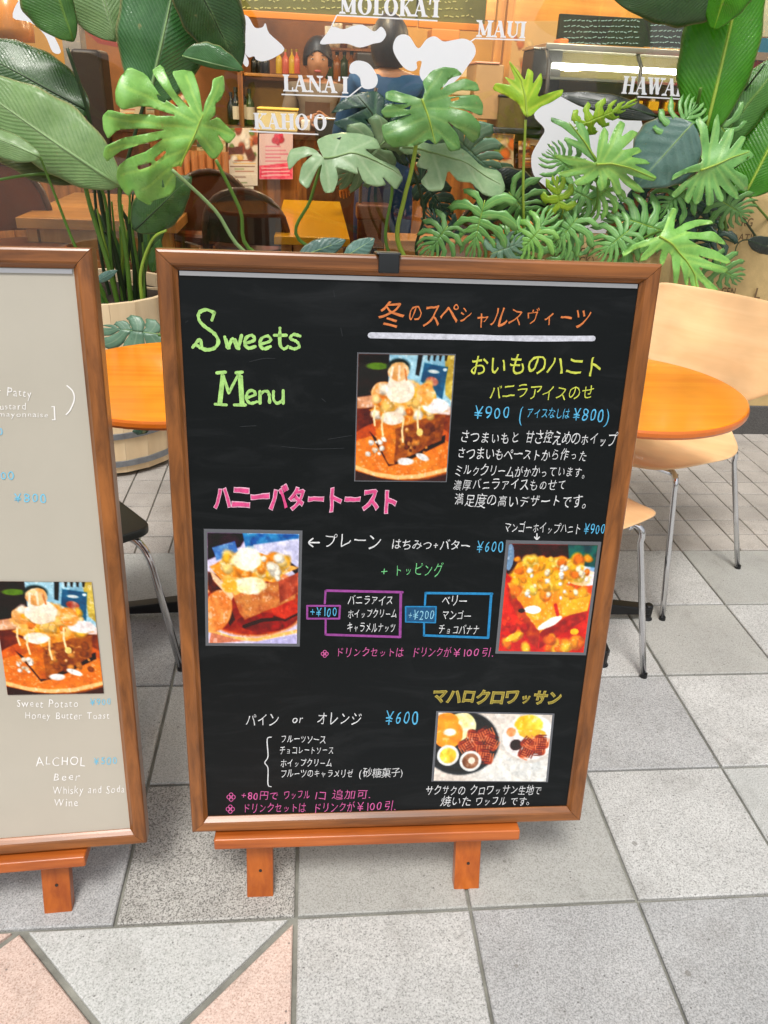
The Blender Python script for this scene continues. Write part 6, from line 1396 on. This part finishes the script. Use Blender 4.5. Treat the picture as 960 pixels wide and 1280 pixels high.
from mathutils.geometry import delaunay_2d_cdt
def traced(plant, pts, mid, veins, m, Y, holes=(), org=(0, 0), sc=1.0, tilt=(0, 0), cup=.12, droop=.10, step=3.2, rib='lime', seed=0):
    """a leaf with its own outline: a bent, veined sheet of real thickness standing at depth Y.
    tilt = how much farther (m per m) the leaf goes to the right / upwards."""
    cv = lambda L: [Vector((org[0] + x / sc, org[1] + y / sc)) for x, y in L]
    out = cv(pts); mid = cv(mid); ve = [(Vector(cv([a])[0]), Vector(cv([b])[0])) for a, b in veins]; hl = [cv(h) for h in holes]
    # round the corners of the outline
    def chaikin(P, k=2):
        for _ in range(k):
            Q = []; n = len(P)
            for i in range(n): a, b = P[i], P[(i + 1) % n]; Q += [a * .86 + b * .14, a * .14 + b * .86]
            P = Q
        return P
    out = chaikin(out, 1); hl = [chaikin(h, 1) for h in hl]
    def inside(p, P):
        c = False; n = len(P)
        for i in range(n):
            a, b = P[i], P[(i + 1) % n]
            if (a.y > p.y) != (b.y > p.y) and p.x < (b.x - a.x) * (p.y - a.y) / (b.y - a.y) + a.x: c = not c
        return c
    def dseg(p, a, b):
        ab = b - a; t = max(0, min(1, (p - a).dot(ab) / max(1e-6, ab.length_squared))); return (p - a - ab * t).length, t
    V = list(out); E = [(i, (i + 1) % len(out)) for i in range(len(out))]
    for h in hl:
        b = len(V); V += h; E += [(b + i, b + (i + 1) % len(h)) for i in range(len(h))]
    x0, x1 = min(p.x for p in out), max(p.x for p in out); y0, y1 = min(p.y for p in out), max(p.y for p in out)
    j = 0; y = y0
    while y < y1:
        x = x0 + (step / 2 if j % 2 else 0)
        while x < x1:
            p = Vector((x + random.uniform(-.3, .3), y + random.uniform(-.3, .3)))
            if inside(p, out) and min((p - q).length for q in out) > step * .45: V.append(p)
            x += step
        y += step * .87; j += 1
    r = delaunay_2d_cdt(V, E, [], 0, 1e-4); NV, NF = r[0], r[2]
    NF = [f for f in NF if (lambda c: inside(c, out) and not any(inside(c, h) for h in hl))((NV[f[0]] + NV[f[1]] + NV[f[2]]) / 3)]
    segs = [(mid[i], mid[i + 1]) for i in range(len(mid) - 1)]
    c0 = sum(mid, Vector((0, 0))) / len(mid); P0 = atY(c0.x, c0.y, Y); rgt = Vector((1, 0, 0)); up = Vector((0, 0, 1))
    N_ = Vector((-tilt[0], 1, -tilt[1])).normalized()
    if N_.y < 0: N_ = -N_
    span = ((x1 - x0) + (y1 - y0)) / 2; px = (P0 - CAM).length / F
    L0 = (mid[-1] - mid[0]).length; ad = (mid[-1] - mid[0]).normalized()
    def place(p):
        dm = min(dseg(p, a, b)[0] for a, b in segs); dv = min([dseg(p, a, b)[0] for a, b in ve] + [dm])
        al = (p - mid[0]).dot(ad) / L0
        w = atP(p.x, p.y, N_, P0)
        h = cup * (dm / span) ** 1.0 * span * px + droop * max(0, al - .3) ** 2 * span * px - .085 * min(dv, 4) * px * min(1, dm / 8) * 2 + mnoise.noise(Vector((p.x * .035, p.y * .035, seed))) * .05 * span * px
        return w + N_ * h, dm, dv
    vs = []; uv = []
    for p in NV:
        q, dm, dv = place(p); vs.append(q); uv.append((dm / span * 1.2 + dv / 26, min(dv / 20, dm / 26)))
    o = MB(); o.v = vs; o.f = [list(f) for f in NF]; o.uv = uv; o.has_uv = True
    ob = o.build('leaf', m, plant, smooth=True); sf = ob.modifiers.new('thick', 'SOLIDIFY'); sf.thickness = .0008
    rp = []
    for a, b in segs:
        for k in range(5): rp.append(place(a.lerp(b, k / 5))[0] - N_ * .0008)
    rp.append(place(mid[-1])[0]); n_ = len(rp)
    MB().tube(rp, [(1.5 - 1.15 * i / (n_ - 1)) * px * .9 for i in range(n_)], 6).build('midrib', STM[rib], ob, smooth=True)
    return ob

# left: paddle-leaved plant in the barrel
LP = thing('paddle_leaf_plant', (-.70, 1.95, .56), 'tall paddle-leaved plant growing from the barrel planter at the left', 'plant', )
g_, d_ = STM['green'], STM['dark']
def st2(pl, pts, Y0, Y1, m=g_, r0=.007, r1=.0045): stem(pl, pts, r0, r1, m, [Y0 + (Y1 - Y0) * i / (len(pts) - 1) for i in range(len(pts))])
st2(LP, [(150, 392), (135, 330), (112, 255), (99, 195)], 1.90, 1.76, g_, .009, .006)
st2(LP, [(158, 392), (145, 320), (128, 262), (112, 150), (84, 60)], 1.93, 1.80, d_, .010, .005)
st2(LP, [(165, 392), (158, 320), (150, 260), (150, 225)], 1.90, 1.74, g_, .009, .005)
st2(LP, [(170, 390), (168, 330), (160, 280), (150, 240), (185, 112)], 1.95, 1.88, d_, .009, .005)
st2(LP, [(174, 392), (176, 330), (172, 280), (166, 286)], 1.92, 1.82, d_, .007, .004)
st2(LP, [(168, 392), (183, 330), (186, 300), (178, 230)], 1.97, 1.95, g_, .007, .004)
st2(LP, [(178, 380), (176, 340), (190, 300), (208, 288)], 1.86, 1.80, STM['lime'], .006, .004)
st2(LP, [(150, 390), (140, 340), (125, 232), (60, 217), (-20, 228)], 1.92, 1.74, g_, .006, .004)
st2(LP, [(140, 392), (120, 350), (95, 310), (72, 252), (50, 196)], 1.88, 1.70, g_, .006, .0035)
st2(LP, [(186, 386), (150, 345), (140, 300), (134, 210)], 1.99, 1.97, d_, .007, .004)
st2(LP, [(144, 392), (128, 330), (120, 260), (118, 230)], 1.97, 1.97, STM['dark'], .007, .004)
rq = random.Random(4)
for k in range(12):
    x0 = 140 + rq.uniform(0, 44); x1 = x0 + rq.uniform(-34, 14); yy = rq.uniform(236, 300)
    st2(LP, [(x0, 396), (x0 + (x1 - x0) * .3, 350), (x0 + (x1 - x0) * .7, 300), (x1, yy)], rq.uniform(1.88, 2.02), rq.uniform(1.86, 2.0), rq.choice([g_, d_, g_, STM['lime']]), rq.uniform(.005, .009), .003)
leaf(LP, 'blade', (150, 330), (118, 262), 9, 10, BM['dark'], .1, .2, 0, 11, Y=1.98); leaf(LP, 'blade', (176, 330), (206, 268), 10, 12, BM['dark'], .1, .2, 0, 12, Y=1.97); leaf(LP, 'blade', (128, 392), (112, 340), 10, 8, BM['mid'], .1, .2, 0, 13, Y=1.86)
leaf(LP, 'blade', (190, 340), (200, 300), 8, 8, BM['mid'], .1, .2, 0, 14, Y=1.9)
leaf(LP, 'blade', (112, 140), (-60, 44), 34, 36, BM['dark'], .10, .1, .2, 1, Y=1.86)
leaf(LP, 'blade', (116, 222), (-60, 128), 24, 30, BM['olive'], .08, .2, .5, 9, Y=1.84)
leaf(LP, 'blade', (150, 232), (-66, 92), 40, 34, BM['grey'], .16, .12, -.2, 2, Y=1.72)
leaf(LP, 'blade', (92, 52), (50, -84), 14, 36, BM['mid'], .1, .25, .3, 3, Y=1.80)
leaf(LP, 'blade', (146, 52), (96, -110), 36, 40, BM['grey'], .1, .15, 0, 4, Y=1.95)
leaf(LP, 'blade', (184, 132), (240, -110), 46, 46, BM['gloss'], .1, .12, .1, 5, Y=1.88)
leaf(LP, 'blade', (222, -60), (305, 84), 30, 42, BM['dark'], .2, .25, -.3, 6, Y=1.84)
leaf(LP, 'blade', (228, 70), (304, 90), 5, 18, BM['gloss'], .1, .2, .2, 16, Y=1.81)
leaf(LP, 'blade', (50, 196), (-50, 150), 12, 16, BM['grey'], .2, .3, .2, 7, Y=1.68)
leaf(LP, 'blade', (168, 288), (238, 222), 24, 26, BM['dark'], .1, .12, 0, 8, Y=1.80)
leaf(LP, 'blade', (120, 352), (146, 338), 5, 5, BM['teal'], .1, .1, 0, 10, Y=1.76)

# split-leaf plant with pale lobed leaves in the middle, and its big leaf at the left
MP = thing('split_leaf_plant', (.32, 1.92, .55), 'big split-leaf plant rising behind the black board in the middle', 'plant')
for pts, y0, y1, m, r in (([(520, 345), (497, 300), (505, 250), (516, 205), (528, 128)], 1.9, 1.72, STM['lime'], .0085), ([(500, 345), (482, 300), (490, 240), (486, 200), (476, 174)], 1.92, 1.86, g_, .006), ([(470, 345), (374, 300), (388, 250), (402, 204), (405, 198)], 1.9, 1.74, g_, .006),
                         ([(530, 345), (520, 310), (530, 262), (508, 188)], 1.94, 1.83, d_, .006), ([(540, 345), (556, 300), (590, 260), (606, 236)], 1.96, 1.86, d_, .005),
                         ([(450, 350), (318, 322), (268, 262), (215, 212)], 1.75, 1.60, STM['pale'], .0065), ([(470, 350), (322, 318), (300, 262), (270, 200)], 1.78, 1.64, g_, .007)):
    st2(MP, pts, y0, y1, m, r, r * .7)
leaf(MP, 'blade', (598, 224), (690, 262), 32, 24, BM['blackish'], .2, .15, .3, 24, Y=1.88)
leaf(MP, 'blade', (430, 322), (468, 298), 14, 10, BM['teal'], .1, .1, 0, 26, Y=1.70)
leaf(MP, 'blade', (372, 322), (432, 300), 14, 12, BM['teal'], .1, .1, 0, 27, Y=1.72)
ML = MP
LL = thing('low_split_leaf', (-.42, 1.35, .50), 'low split-leaf plant with one teal leaf reaching over the left orange table', 'plant')
leaf(LL, 'monstera', (200, 418), (126, 408), 20, 50, LM['teal'], .15, .08, 0, 31, nl=4, Y=1.36)
leaf(LL, 'monstera', (200, 520), (136, 530), 24, 20, LM['dark'], .1, .1, 0, 32, nl=4, Y=1.30)
stem(LL, [(198, 418), (230, 440), (262, 540), (262, 640)], .004, .005, g_, [1.36, 1.42, 1.5, 1.5]); stem(LL, [(198, 521), (230, 530), (262, 580), (262, 640)], .004, .005, g_, [1.30, 1.40, 1.48, 1.5])
pa = atY(262, 640, 1.5)
FP = thing('flower_pot', (pa.x, 1.5, 0), 'cream pot hidden behind the black board with the low split-leaf plant', 'planter'); MB().lathe((pa.x, 1.5, 0), [(.08, 0), (.11, max(.15, pa.z)), (.10, max(.15, pa.z)), (.09, max(.15, pa.z) - .03), (0, max(.15, pa.z) - .03)], 26).build('pot', M['cream_pot'], FP, smooth=False)

# right: finger-leaved philodendron in the low burlap planter
PR = thing('finger_leaf_plant', (1.02, 1.98, zz_a - .06), 'finger-leaved philodendron filling the low burlap planter right of centre', 'plant')
for pts, y0, y1, m, r in (([(700, 345), (662, 320), (654, 250), (657, 150)], 1.95, 1.78, STM['lime'], .006), ([(720, 345), (700, 300), (744, 262), (744, 208)], 1.95, 1.80, g_, .006), ([(700, 345), (690, 310), (700, 280), (704, 262)], 1.95, 1.84, STM['lime'], .005),
                          ([(740, 345), (748, 330), (800, 300), (828, 288)], 1.95, 1.78, g_, .006), ([(710, 345), (700, 322), (770, 296), (830, 292)], 1.95, 1.83, g_, .005), ([(690, 345), (640, 330), (612, 300), (606, 262)], 1.95, 1.80, g_, .005), ([(700, 345), (672, 325), (650, 312), (642, 300)], 1.95, 1.80, g_, .005),
                          ([(705, 345), (712, 300), (726, 240), (738, 204)], 1.95, 1.83, d_, .005)):
    st2(PR, pts, y0, y1, m, r, r * .65)
leaf(PR, 'selloum', (716, 160), (800, 128), 18, 20, LM['lime'], .1, .2, .3, 44, nl=6, Y=1.86)
leaf(PR, 'selloum', (700, 262), (694, 222), 22, 24, LM['lime'], .1, .1, 0, 45, nl=4, Y=1.82)
leaf(PR, 'selloum', (606, 250), (588, 322), 42, 46, LM['mid'], .2, .1, .1, 46, nl=7, Y=1.78)
leaf(PR, 'selloum', (640, 322), (696, 262), 40, 34, LM['mid'], .15, .1, .2, 47, nl=7, Y=1.80)
leaf(PR, 'selloum', (612, 318), (664, 300), 30, 24, LM['teal'], .15, .1, .2, 48, nl=6, Y=1.78)
leaf(PR, 'selloum', (740, 250), (706, 232), 34, 30, LM['mid'], .15, .1, .2, 49, nl=5, Y=1.85)
leaf(PR, 'selloum', (832, 290), (758, 262), 40, 34, LM['mid'], .2, .1, .3, 50, nl=7, Y=1.83)
leaf(PR, 'selloum', (852, 246), (800, 300), 34, 46, LM['dark'], .15, .1, .2, 52, nl=6, Y=1.92)
# right: tall banana-like plant with split philodendron leaves in the tall burlap planter
PB = thing('banana_leaf_plant', (1.86, 2.25, atY(960, 232, 2.18).z - .08), 'tall bright banana-leaved plant in the burlap planter at the right edge', 'plant')
for pts, y0, y1, m, r in (([(905, 330), (890, 280), (876, 212), (868, 160), (876, 110)], 2.25, 1.86, g_, .009), ([(940, 330), (900, 260), (908, 150), (914, 0), (916, -60)], 2.25, 1.90, d_, .006), ([(930, 300), (862, 250), (900, 160), (956, 80)], 2.25, 1.88, d_, .005),
                          ([(912, 320), (905, 260), (908, 222), (936, 196)], 2.25, 1.80, g_, .006), ([(925, 310), (900, 280), (868, 262), (836, 240), (858, 166)], 2.25, 1.87, d_, .005), ([(960, 320), (880, 290), (850, 300), (846, 318)], 2.25, 1.86, d_, .004), ([(975, 290), (940, 250), (938, 235)], 2.25, 1.9, g_, .005), ([(965, 330), (925, 270), (880, 262)], 2.25, 1.95, d_, .005), ([(985, 300), (930, 300), (918, 318)], 2.25, 1.85, d_, .0035)):
    st2(PB, pts, y0, y1, m, r, r * .6)
leaf(PB, 'blade', (822, 146), (708, 106), 10, 12, BM['blackish'], .25, .2, .4, 61, Y=1.92)
leaf(PB, 'blade', (880, 172), (950, -110), 32, 44, BM['bright'], .12, .12, .1, 62, Y=1.88)
leaf(PB, 'blade', (930, -16), (772, -6), 66, 30, BM['dark'], .1, .15, .1, 63, Y=1.84)
leaf(PB, 'blade', (925, -60), (890, 34), 26, 26, BM['bright'], .2, .2, .2, 68, Y=1.80)
leaf(PB, 'blade', (888, 190), (990, 64), 22, 26, BM['mid'], .1, .25, .2, 64, Y=1.90)
leaf(PB, 'blade', (930, 246), (1010, 92), 38, 44, BM['bright'], .15, .15, .1, 65, Y=1.88)
leaf(PB, 'blade', (866, 154), (796, 230), 40, 38, BM['teal'], .15, .1, .1, 66, Y=1.84)
leaf(PB, 'blade', (870, 262), (946, 232), 18, 16, BM['dark'], .15, .2, .1, 69, Y=1.95)
leaf(PB, 'blade', (935, 300), (985, 318), 9, 9, BM['blackish'], .15, .2, .1, 70, Y=1.9)

# ---- leaves whose outlines are told apart in the photograph
traced(ML, [(655,600),(690,540),(712,500),(735,540),(770,583),(792,585),(820,545),(795,500),(835,535),(868,505),(838,478),(800,440),(765,450),(790,430),(792,396),(815,388),(836,360),(836,316),(790,318),(780,350),(752,388),(742,425),(735,350),(720,300),(680,290),(635,292),(660,340),(700,412),(640,352),(600,268),(560,290),(600,340),(660,410),(590,368),(540,300),(478,275),(440,310),(422,350),(424,392),(445,410),(500,402),(560,408),(650,430),(560,432),(470,425),(400,420),(376,448),(378,490),(395,522),(430,492),(520,478),(610,478),(520,497),(450,520),(385,545),(376,580),(392,603),(430,575),(520,530),(600,507),(540,548),(470,592),(432,625),(426,665),(445,705),(470,735),(488,705),(500,735),(548,765),(562,742),(620,715),(640,690),(640,640),(622,612)],
       [(655, 604), (690, 520), (742, 428)], [((735,430),(690,310)),((725,440),(610,300)),((715,450),(450,330)),((705,470),(400,450)),((690,495),(400,560)),((675,540),(445,660)),((660,580),(520,700)),((655,595),(600,690)),((720,480),(780,560)),((730,460),(850,505)),((745,430),(810,340))],
       LM['bright'], 1.60, [[(575,362),(612,372),(606,390),(580,380)],[(560,580),(602,552),(606,562),(570,592)],[(592,655),(602,690),(590,690)],[(500,612),(550,588),(552,600),(505,626)]], (0, 0), 2.909, (.25, -.3), .16, .1, rib='lime', seed=1)
traced(MP, [(330,410),(370,360),(430,335),(500,325),(530,350),(525,400),(515,450),(520,490),(480,520),(430,492),(380,470),(340,440),(400,420),(470,388),(400,392)], [(512, 500), (480, 410), (430, 345)], [((505,480),(350,400)),((500,450),(390,350)),((490,430),(500,330))], LM['dark'], 1.84, [[(455,430),(480,440),(470,452)]], (300, 0), 2.909, (.1, .2), .2, .1, rib='dark', seed=2)
traced(MP, [(305,572),(275,540),(230,525),(185,522),(172,560),(180,600),(215,570),(270,558),(225,590),(215,640),(250,672),(285,605),(300,592),(290,640),(310,686),(345,682),(360,640),(350,600),(375,612),(432,632),(425,600),(450,650),(500,662),(540,652),(520,625),(580,662),(605,620),(580,590),(500,565),(450,540),(520,530),(500,490),(440,470),(380,465),(320,470),(280,500),(290,540)], [(305, 572), (400, 558), (500, 575), (598, 616)],
       [((305,565),(190,540)),((300,575),(230,645)),((310,575),(330,675)),((360,562),(430,622)),((420,560),(510,650)),((380,560),(480,500)),((340,562),(370,480))], LM['pale'], 1.72, [[(352,490),(372,484),(366,498)]], (300, 0), 2.909, (.1, .7), .25, .3, rib='pale', seed=3)
traced(MP, [(575,540),(620,500),(700,520),(760,515),(820,540),(880,590),(960,600),(985,660),(960,700),(900,690),(850,655),(800,650),(760,610),(745,680),(700,682),(660,650),(690,612),(640,600),(660,560),(600,562)], [(590, 535), (700, 552), (800, 580), (960, 650)], [((640,540),(690,670)),((700,552),(740,660)),((760,566),(850,560)),((820,590),(900,680)),((860,605),(950,620))], LM['pale'], 1.80, [], (300, 0), 2.909, (.1, .6), .25, .25, rib='pale', seed=4)
traced(MP, [(662,365),(672,330),(665,290),(700,250),(745,238),(790,240),(815,262),(770,275),(728,325),(755,302),(820,275),(870,290),(880,320),(800,322),(752,345),(870,335),(893,370),(890,410),(830,395),(752,378),(840,402),(885,440),(885,480),(860,505),(810,470),(752,432),(800,480),(815,530),(770,540),(742,495),(715,522),(690,500),(650,520),(600,525),(560,530),(525,500),(515,450),(560,432),(635,412),(530,425),(512,400),(540,375),(620,378),(530,360),(530,330),(560,318),(610,340)],
       [(660, 362), (680, 410), (700, 470), (714, 516)], [((662,365),(735,255)),((668,375),(860,302)),((675,395),(880,380)),((685,420),(870,475)),((695,455),(795,520)),((662,368),(550,335)),((670,385),(525,400)),((685,425),(535,480)),((698,460),(620,515))], LM['mid'], 1.70, [[(770,352),(800,346),(800,356),(772,362)],[(596,392),(622,384),(618,398)]], (300, 0), 2.909, (.0, .3), .14, .15, rib='lime', seed=5)
traced(PR, [(150,388),(130,342),(95,315),(50,292),(60,270),(110,282),(85,250),(122,268),(98,195),(130,230),(152,268),(165,222),(185,235),(180,280),(215,232),(218,270),(195,322),(250,300),(300,285),(290,310),(250,335),(210,352),(170,388)], [(158, 390), (150, 320), (140, 265), (104, 204)], [((156,370),(60,282)),((150,320),(95,258)),((150,330),(172,232)),((152,345),(212,245)),((156,370),(290,295))], LM['lime'], 1.78, [], (600, 0), 2.667, (.1, .2), .3, .1, step=2.8, rib='lime', seed=6)
traced(PR, [(390,548),(362,522),(335,500),(285,467),(290,453),(335,472),(280,422),(248,400),(250,383),(300,408),(332,442),(318,400),(345,408),(365,440),(372,500),(405,546)], [(395, 546), (355, 480), (300, 405)], [((370,500),(290,460)),((350,460),(335,410))], LM['mid'], 1.83, [], (600, 0), 2.667, (.1, .2), .3, .1, step=2.8, rib='lime', seed=7)
traced(PR, [(392,545),(393,500),(408,450),(430,418),(442,440),(430,484),(460,430),(482,398),(502,410),(478,456),(520,430),(547,440),(510,472),(470,502),(540,488),(557,505),(500,522),(562,530),(582,547),(510,548),(560,565),(602,590),(590,606),(530,592),(488,576),(540,620),(562,642),(530,642),(490,612),(468,590),(486,640),(476,656),(455,640),(440,600),(430,592),(426,632),(405,642),(393,610),(408,582),(370,612),(330,622),(318,605),(360,580),(290,592),(268,575),(330,560),(260,528),(255,513),(330,522)], [(392, 548), (440, 545), (500, 560), (596, 596)],
       [((395,545),(430,430)),((410,546),(485,410)),((440,545),(535,440)),((460,550),(550,500)),((430,560),(550,636)),((415,560),(475,645)),((405,560),(415,632)),((400,555),(325,612)),((392,550),(275,580)),((392,545),(262,520))], LM['bright'], 1.79, [], (600, 0), 2.667, (.1, .1), .22, .1, step=2.8, rib='lime', seed=8)
traced(PB, [(735,572),(690,577),(640,605),(650,580),(700,555),(742,540),(735,500),(740,440),(728,400),(745,383),(767,420),(772,485),(790,400),(807,373),(812,420),(802,482),(830,430),(862,420),(850,460),(832,502),(880,450),(902,455),(872,500),(905,498),(932,520),(880,542),(842,562),(902,590),(907,640),(880,635),(830,592),(870,640),(882,667),(850,660),(800,612),(822,660),(816,677),(795,665),(780,622),(787,680),(765,692),(755,650),(753,612),(745,670),(725,687),(713,660),(728,612),(705,682),(688,670),(700,620),(660,662),(643,650),(680,610)], [(735, 568), (790, 548), (840, 525), (905, 505)],
       [((740,560),(745,395)),((760,556),(802,385)),((790,548),(850,428)),((820,535),(892,460)),((810,550),(900,632)),((790,556),(872,658)),((775,560),(815,668)),((765,562),(772,685)),((755,565),(730,680)),((745,568),(692,672)),((740,568),(650,650)),((735,568),(648,595))], LM['mid'], 1.80, [], (600, 0), 2.667, (-.1, .1), .18, .1, step=2.8, rib='lime', seed=9)
traced(PR, [(305,650),(335,605),(368,545),(400,470),(430,480),(420,545),(398,610),(480,562),(560,540),(640,545),(652,566),(560,582),(465,618),(560,622),(640,612),(740,670),(748,692),(660,682),(560,664),(470,668),(560,702),(660,730),(740,770),(772,800),(740,812),(660,792),(545,758),(640,810),(740,830),(764,850),(700,872),(620,852),(555,830),(590,880),(640,920),(702,960),(692,1002),(640,985),(590,932),(560,902),(572,960),(577,1045),(550,1010),(520,932),(505,885),(502,962),(480,930),(450,862),(438,815),(432,900),(430,962),(405,932),(388,850),(385,770),(365,745),(350,800),(328,840),(318,790),(325,725),(290,742),(240,790),(200,802),(208,760),(255,705),(180,722),(110,772),(98,740),(170,690),(230,668)], [(305, 650), (380, 700), (470, 790), (540, 880), (574, 1030)],
       [((320,655),(412,480)),((350,680),(640,556)),((400,715),(738,686)),((440,755),(760,804)),((480,795),(755,850)),((530,860),(692,985)),((500,830),(498,940)),((450,770),(428,945)),((400,715),(335,820)),((340,675),(215,790)),((310,655),(110,755))], LM['bright'], 1.74, [], (760, 160), 4.8, (.0, .3), .16, .15, step=2.8, rib='lime', seed=10)

# darker leaves deeper in the two right-hand plants
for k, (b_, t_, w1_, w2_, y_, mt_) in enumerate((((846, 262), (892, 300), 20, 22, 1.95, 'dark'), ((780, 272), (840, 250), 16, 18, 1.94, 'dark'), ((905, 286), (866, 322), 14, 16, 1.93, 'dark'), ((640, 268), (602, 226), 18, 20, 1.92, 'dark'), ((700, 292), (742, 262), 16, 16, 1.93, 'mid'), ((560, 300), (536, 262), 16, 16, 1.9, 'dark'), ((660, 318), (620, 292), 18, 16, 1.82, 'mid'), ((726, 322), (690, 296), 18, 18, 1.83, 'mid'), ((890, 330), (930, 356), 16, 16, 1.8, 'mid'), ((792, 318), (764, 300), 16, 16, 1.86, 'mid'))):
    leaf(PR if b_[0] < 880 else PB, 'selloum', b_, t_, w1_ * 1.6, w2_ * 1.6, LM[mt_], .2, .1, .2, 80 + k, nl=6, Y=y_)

# more split leaves in the middle, in front of the window
leaf(MP, 'monstera', (486, 172), (420, 236), 40, 44, LM['pale'], .2, .1, -.4, 101, nl=6, Y=1.82)
leaf(MP, 'monstera', (452, 152), (536, 206), 34, 38, LM['dark'], .2, .1, .3, 102, nl=6, Y=1.88)
leaf(MP, 'monstera', (566, 168), (622, 226), 36, 36, LM['teal'], .2, .1, .3, 103, nl=6, Y=1.84)
leaf(MP, 'monstera', (520, 214), (566, 282), 24, 28, LM['dark'], .2, .1, .2, 104, nl=6, Y=1.90)
leaf(MP, 'blade', (640, 206), (604, 250), 20, 20, BM['dark'], .2, .15, .3, 105, Y=1.9)
for k, (b_, t_, w_, y_, mt_) in enumerate((((560, 282), (532, 318), 26, 1.80, 'mid'), ((636, 240), (668, 280), 30, 1.84, 'mid'), ((676, 286), (648, 316), 26, 1.78, 'bright'), ((722, 272), (692, 308), 30, 1.82, 'mid'), ((764, 232), (730, 262), 24, 1.85, 'bright'), ((786, 288), (748, 318), 28, 1.80, 'mid'), ((858, 236), (826, 262), 24, 1.86, 'mid'), ((842, 170), (872, 130), 26, 1.86, 'mid'), ((900, 250), (938, 276), 24, 1.84, 'mid'), ((716, 214), (688, 190), 22, 1.87, 'mid'), ((908, 168), (880, 128), 26, 1.87, 'mid'))):
    leaf(PR if b_[0] < 850 else PB, 'selloum', b_, t_, w_ * 1.25, w_ * 1.25, LM[mt_], .2, .1, .15, 120 + k, nl=7, Y=y_)
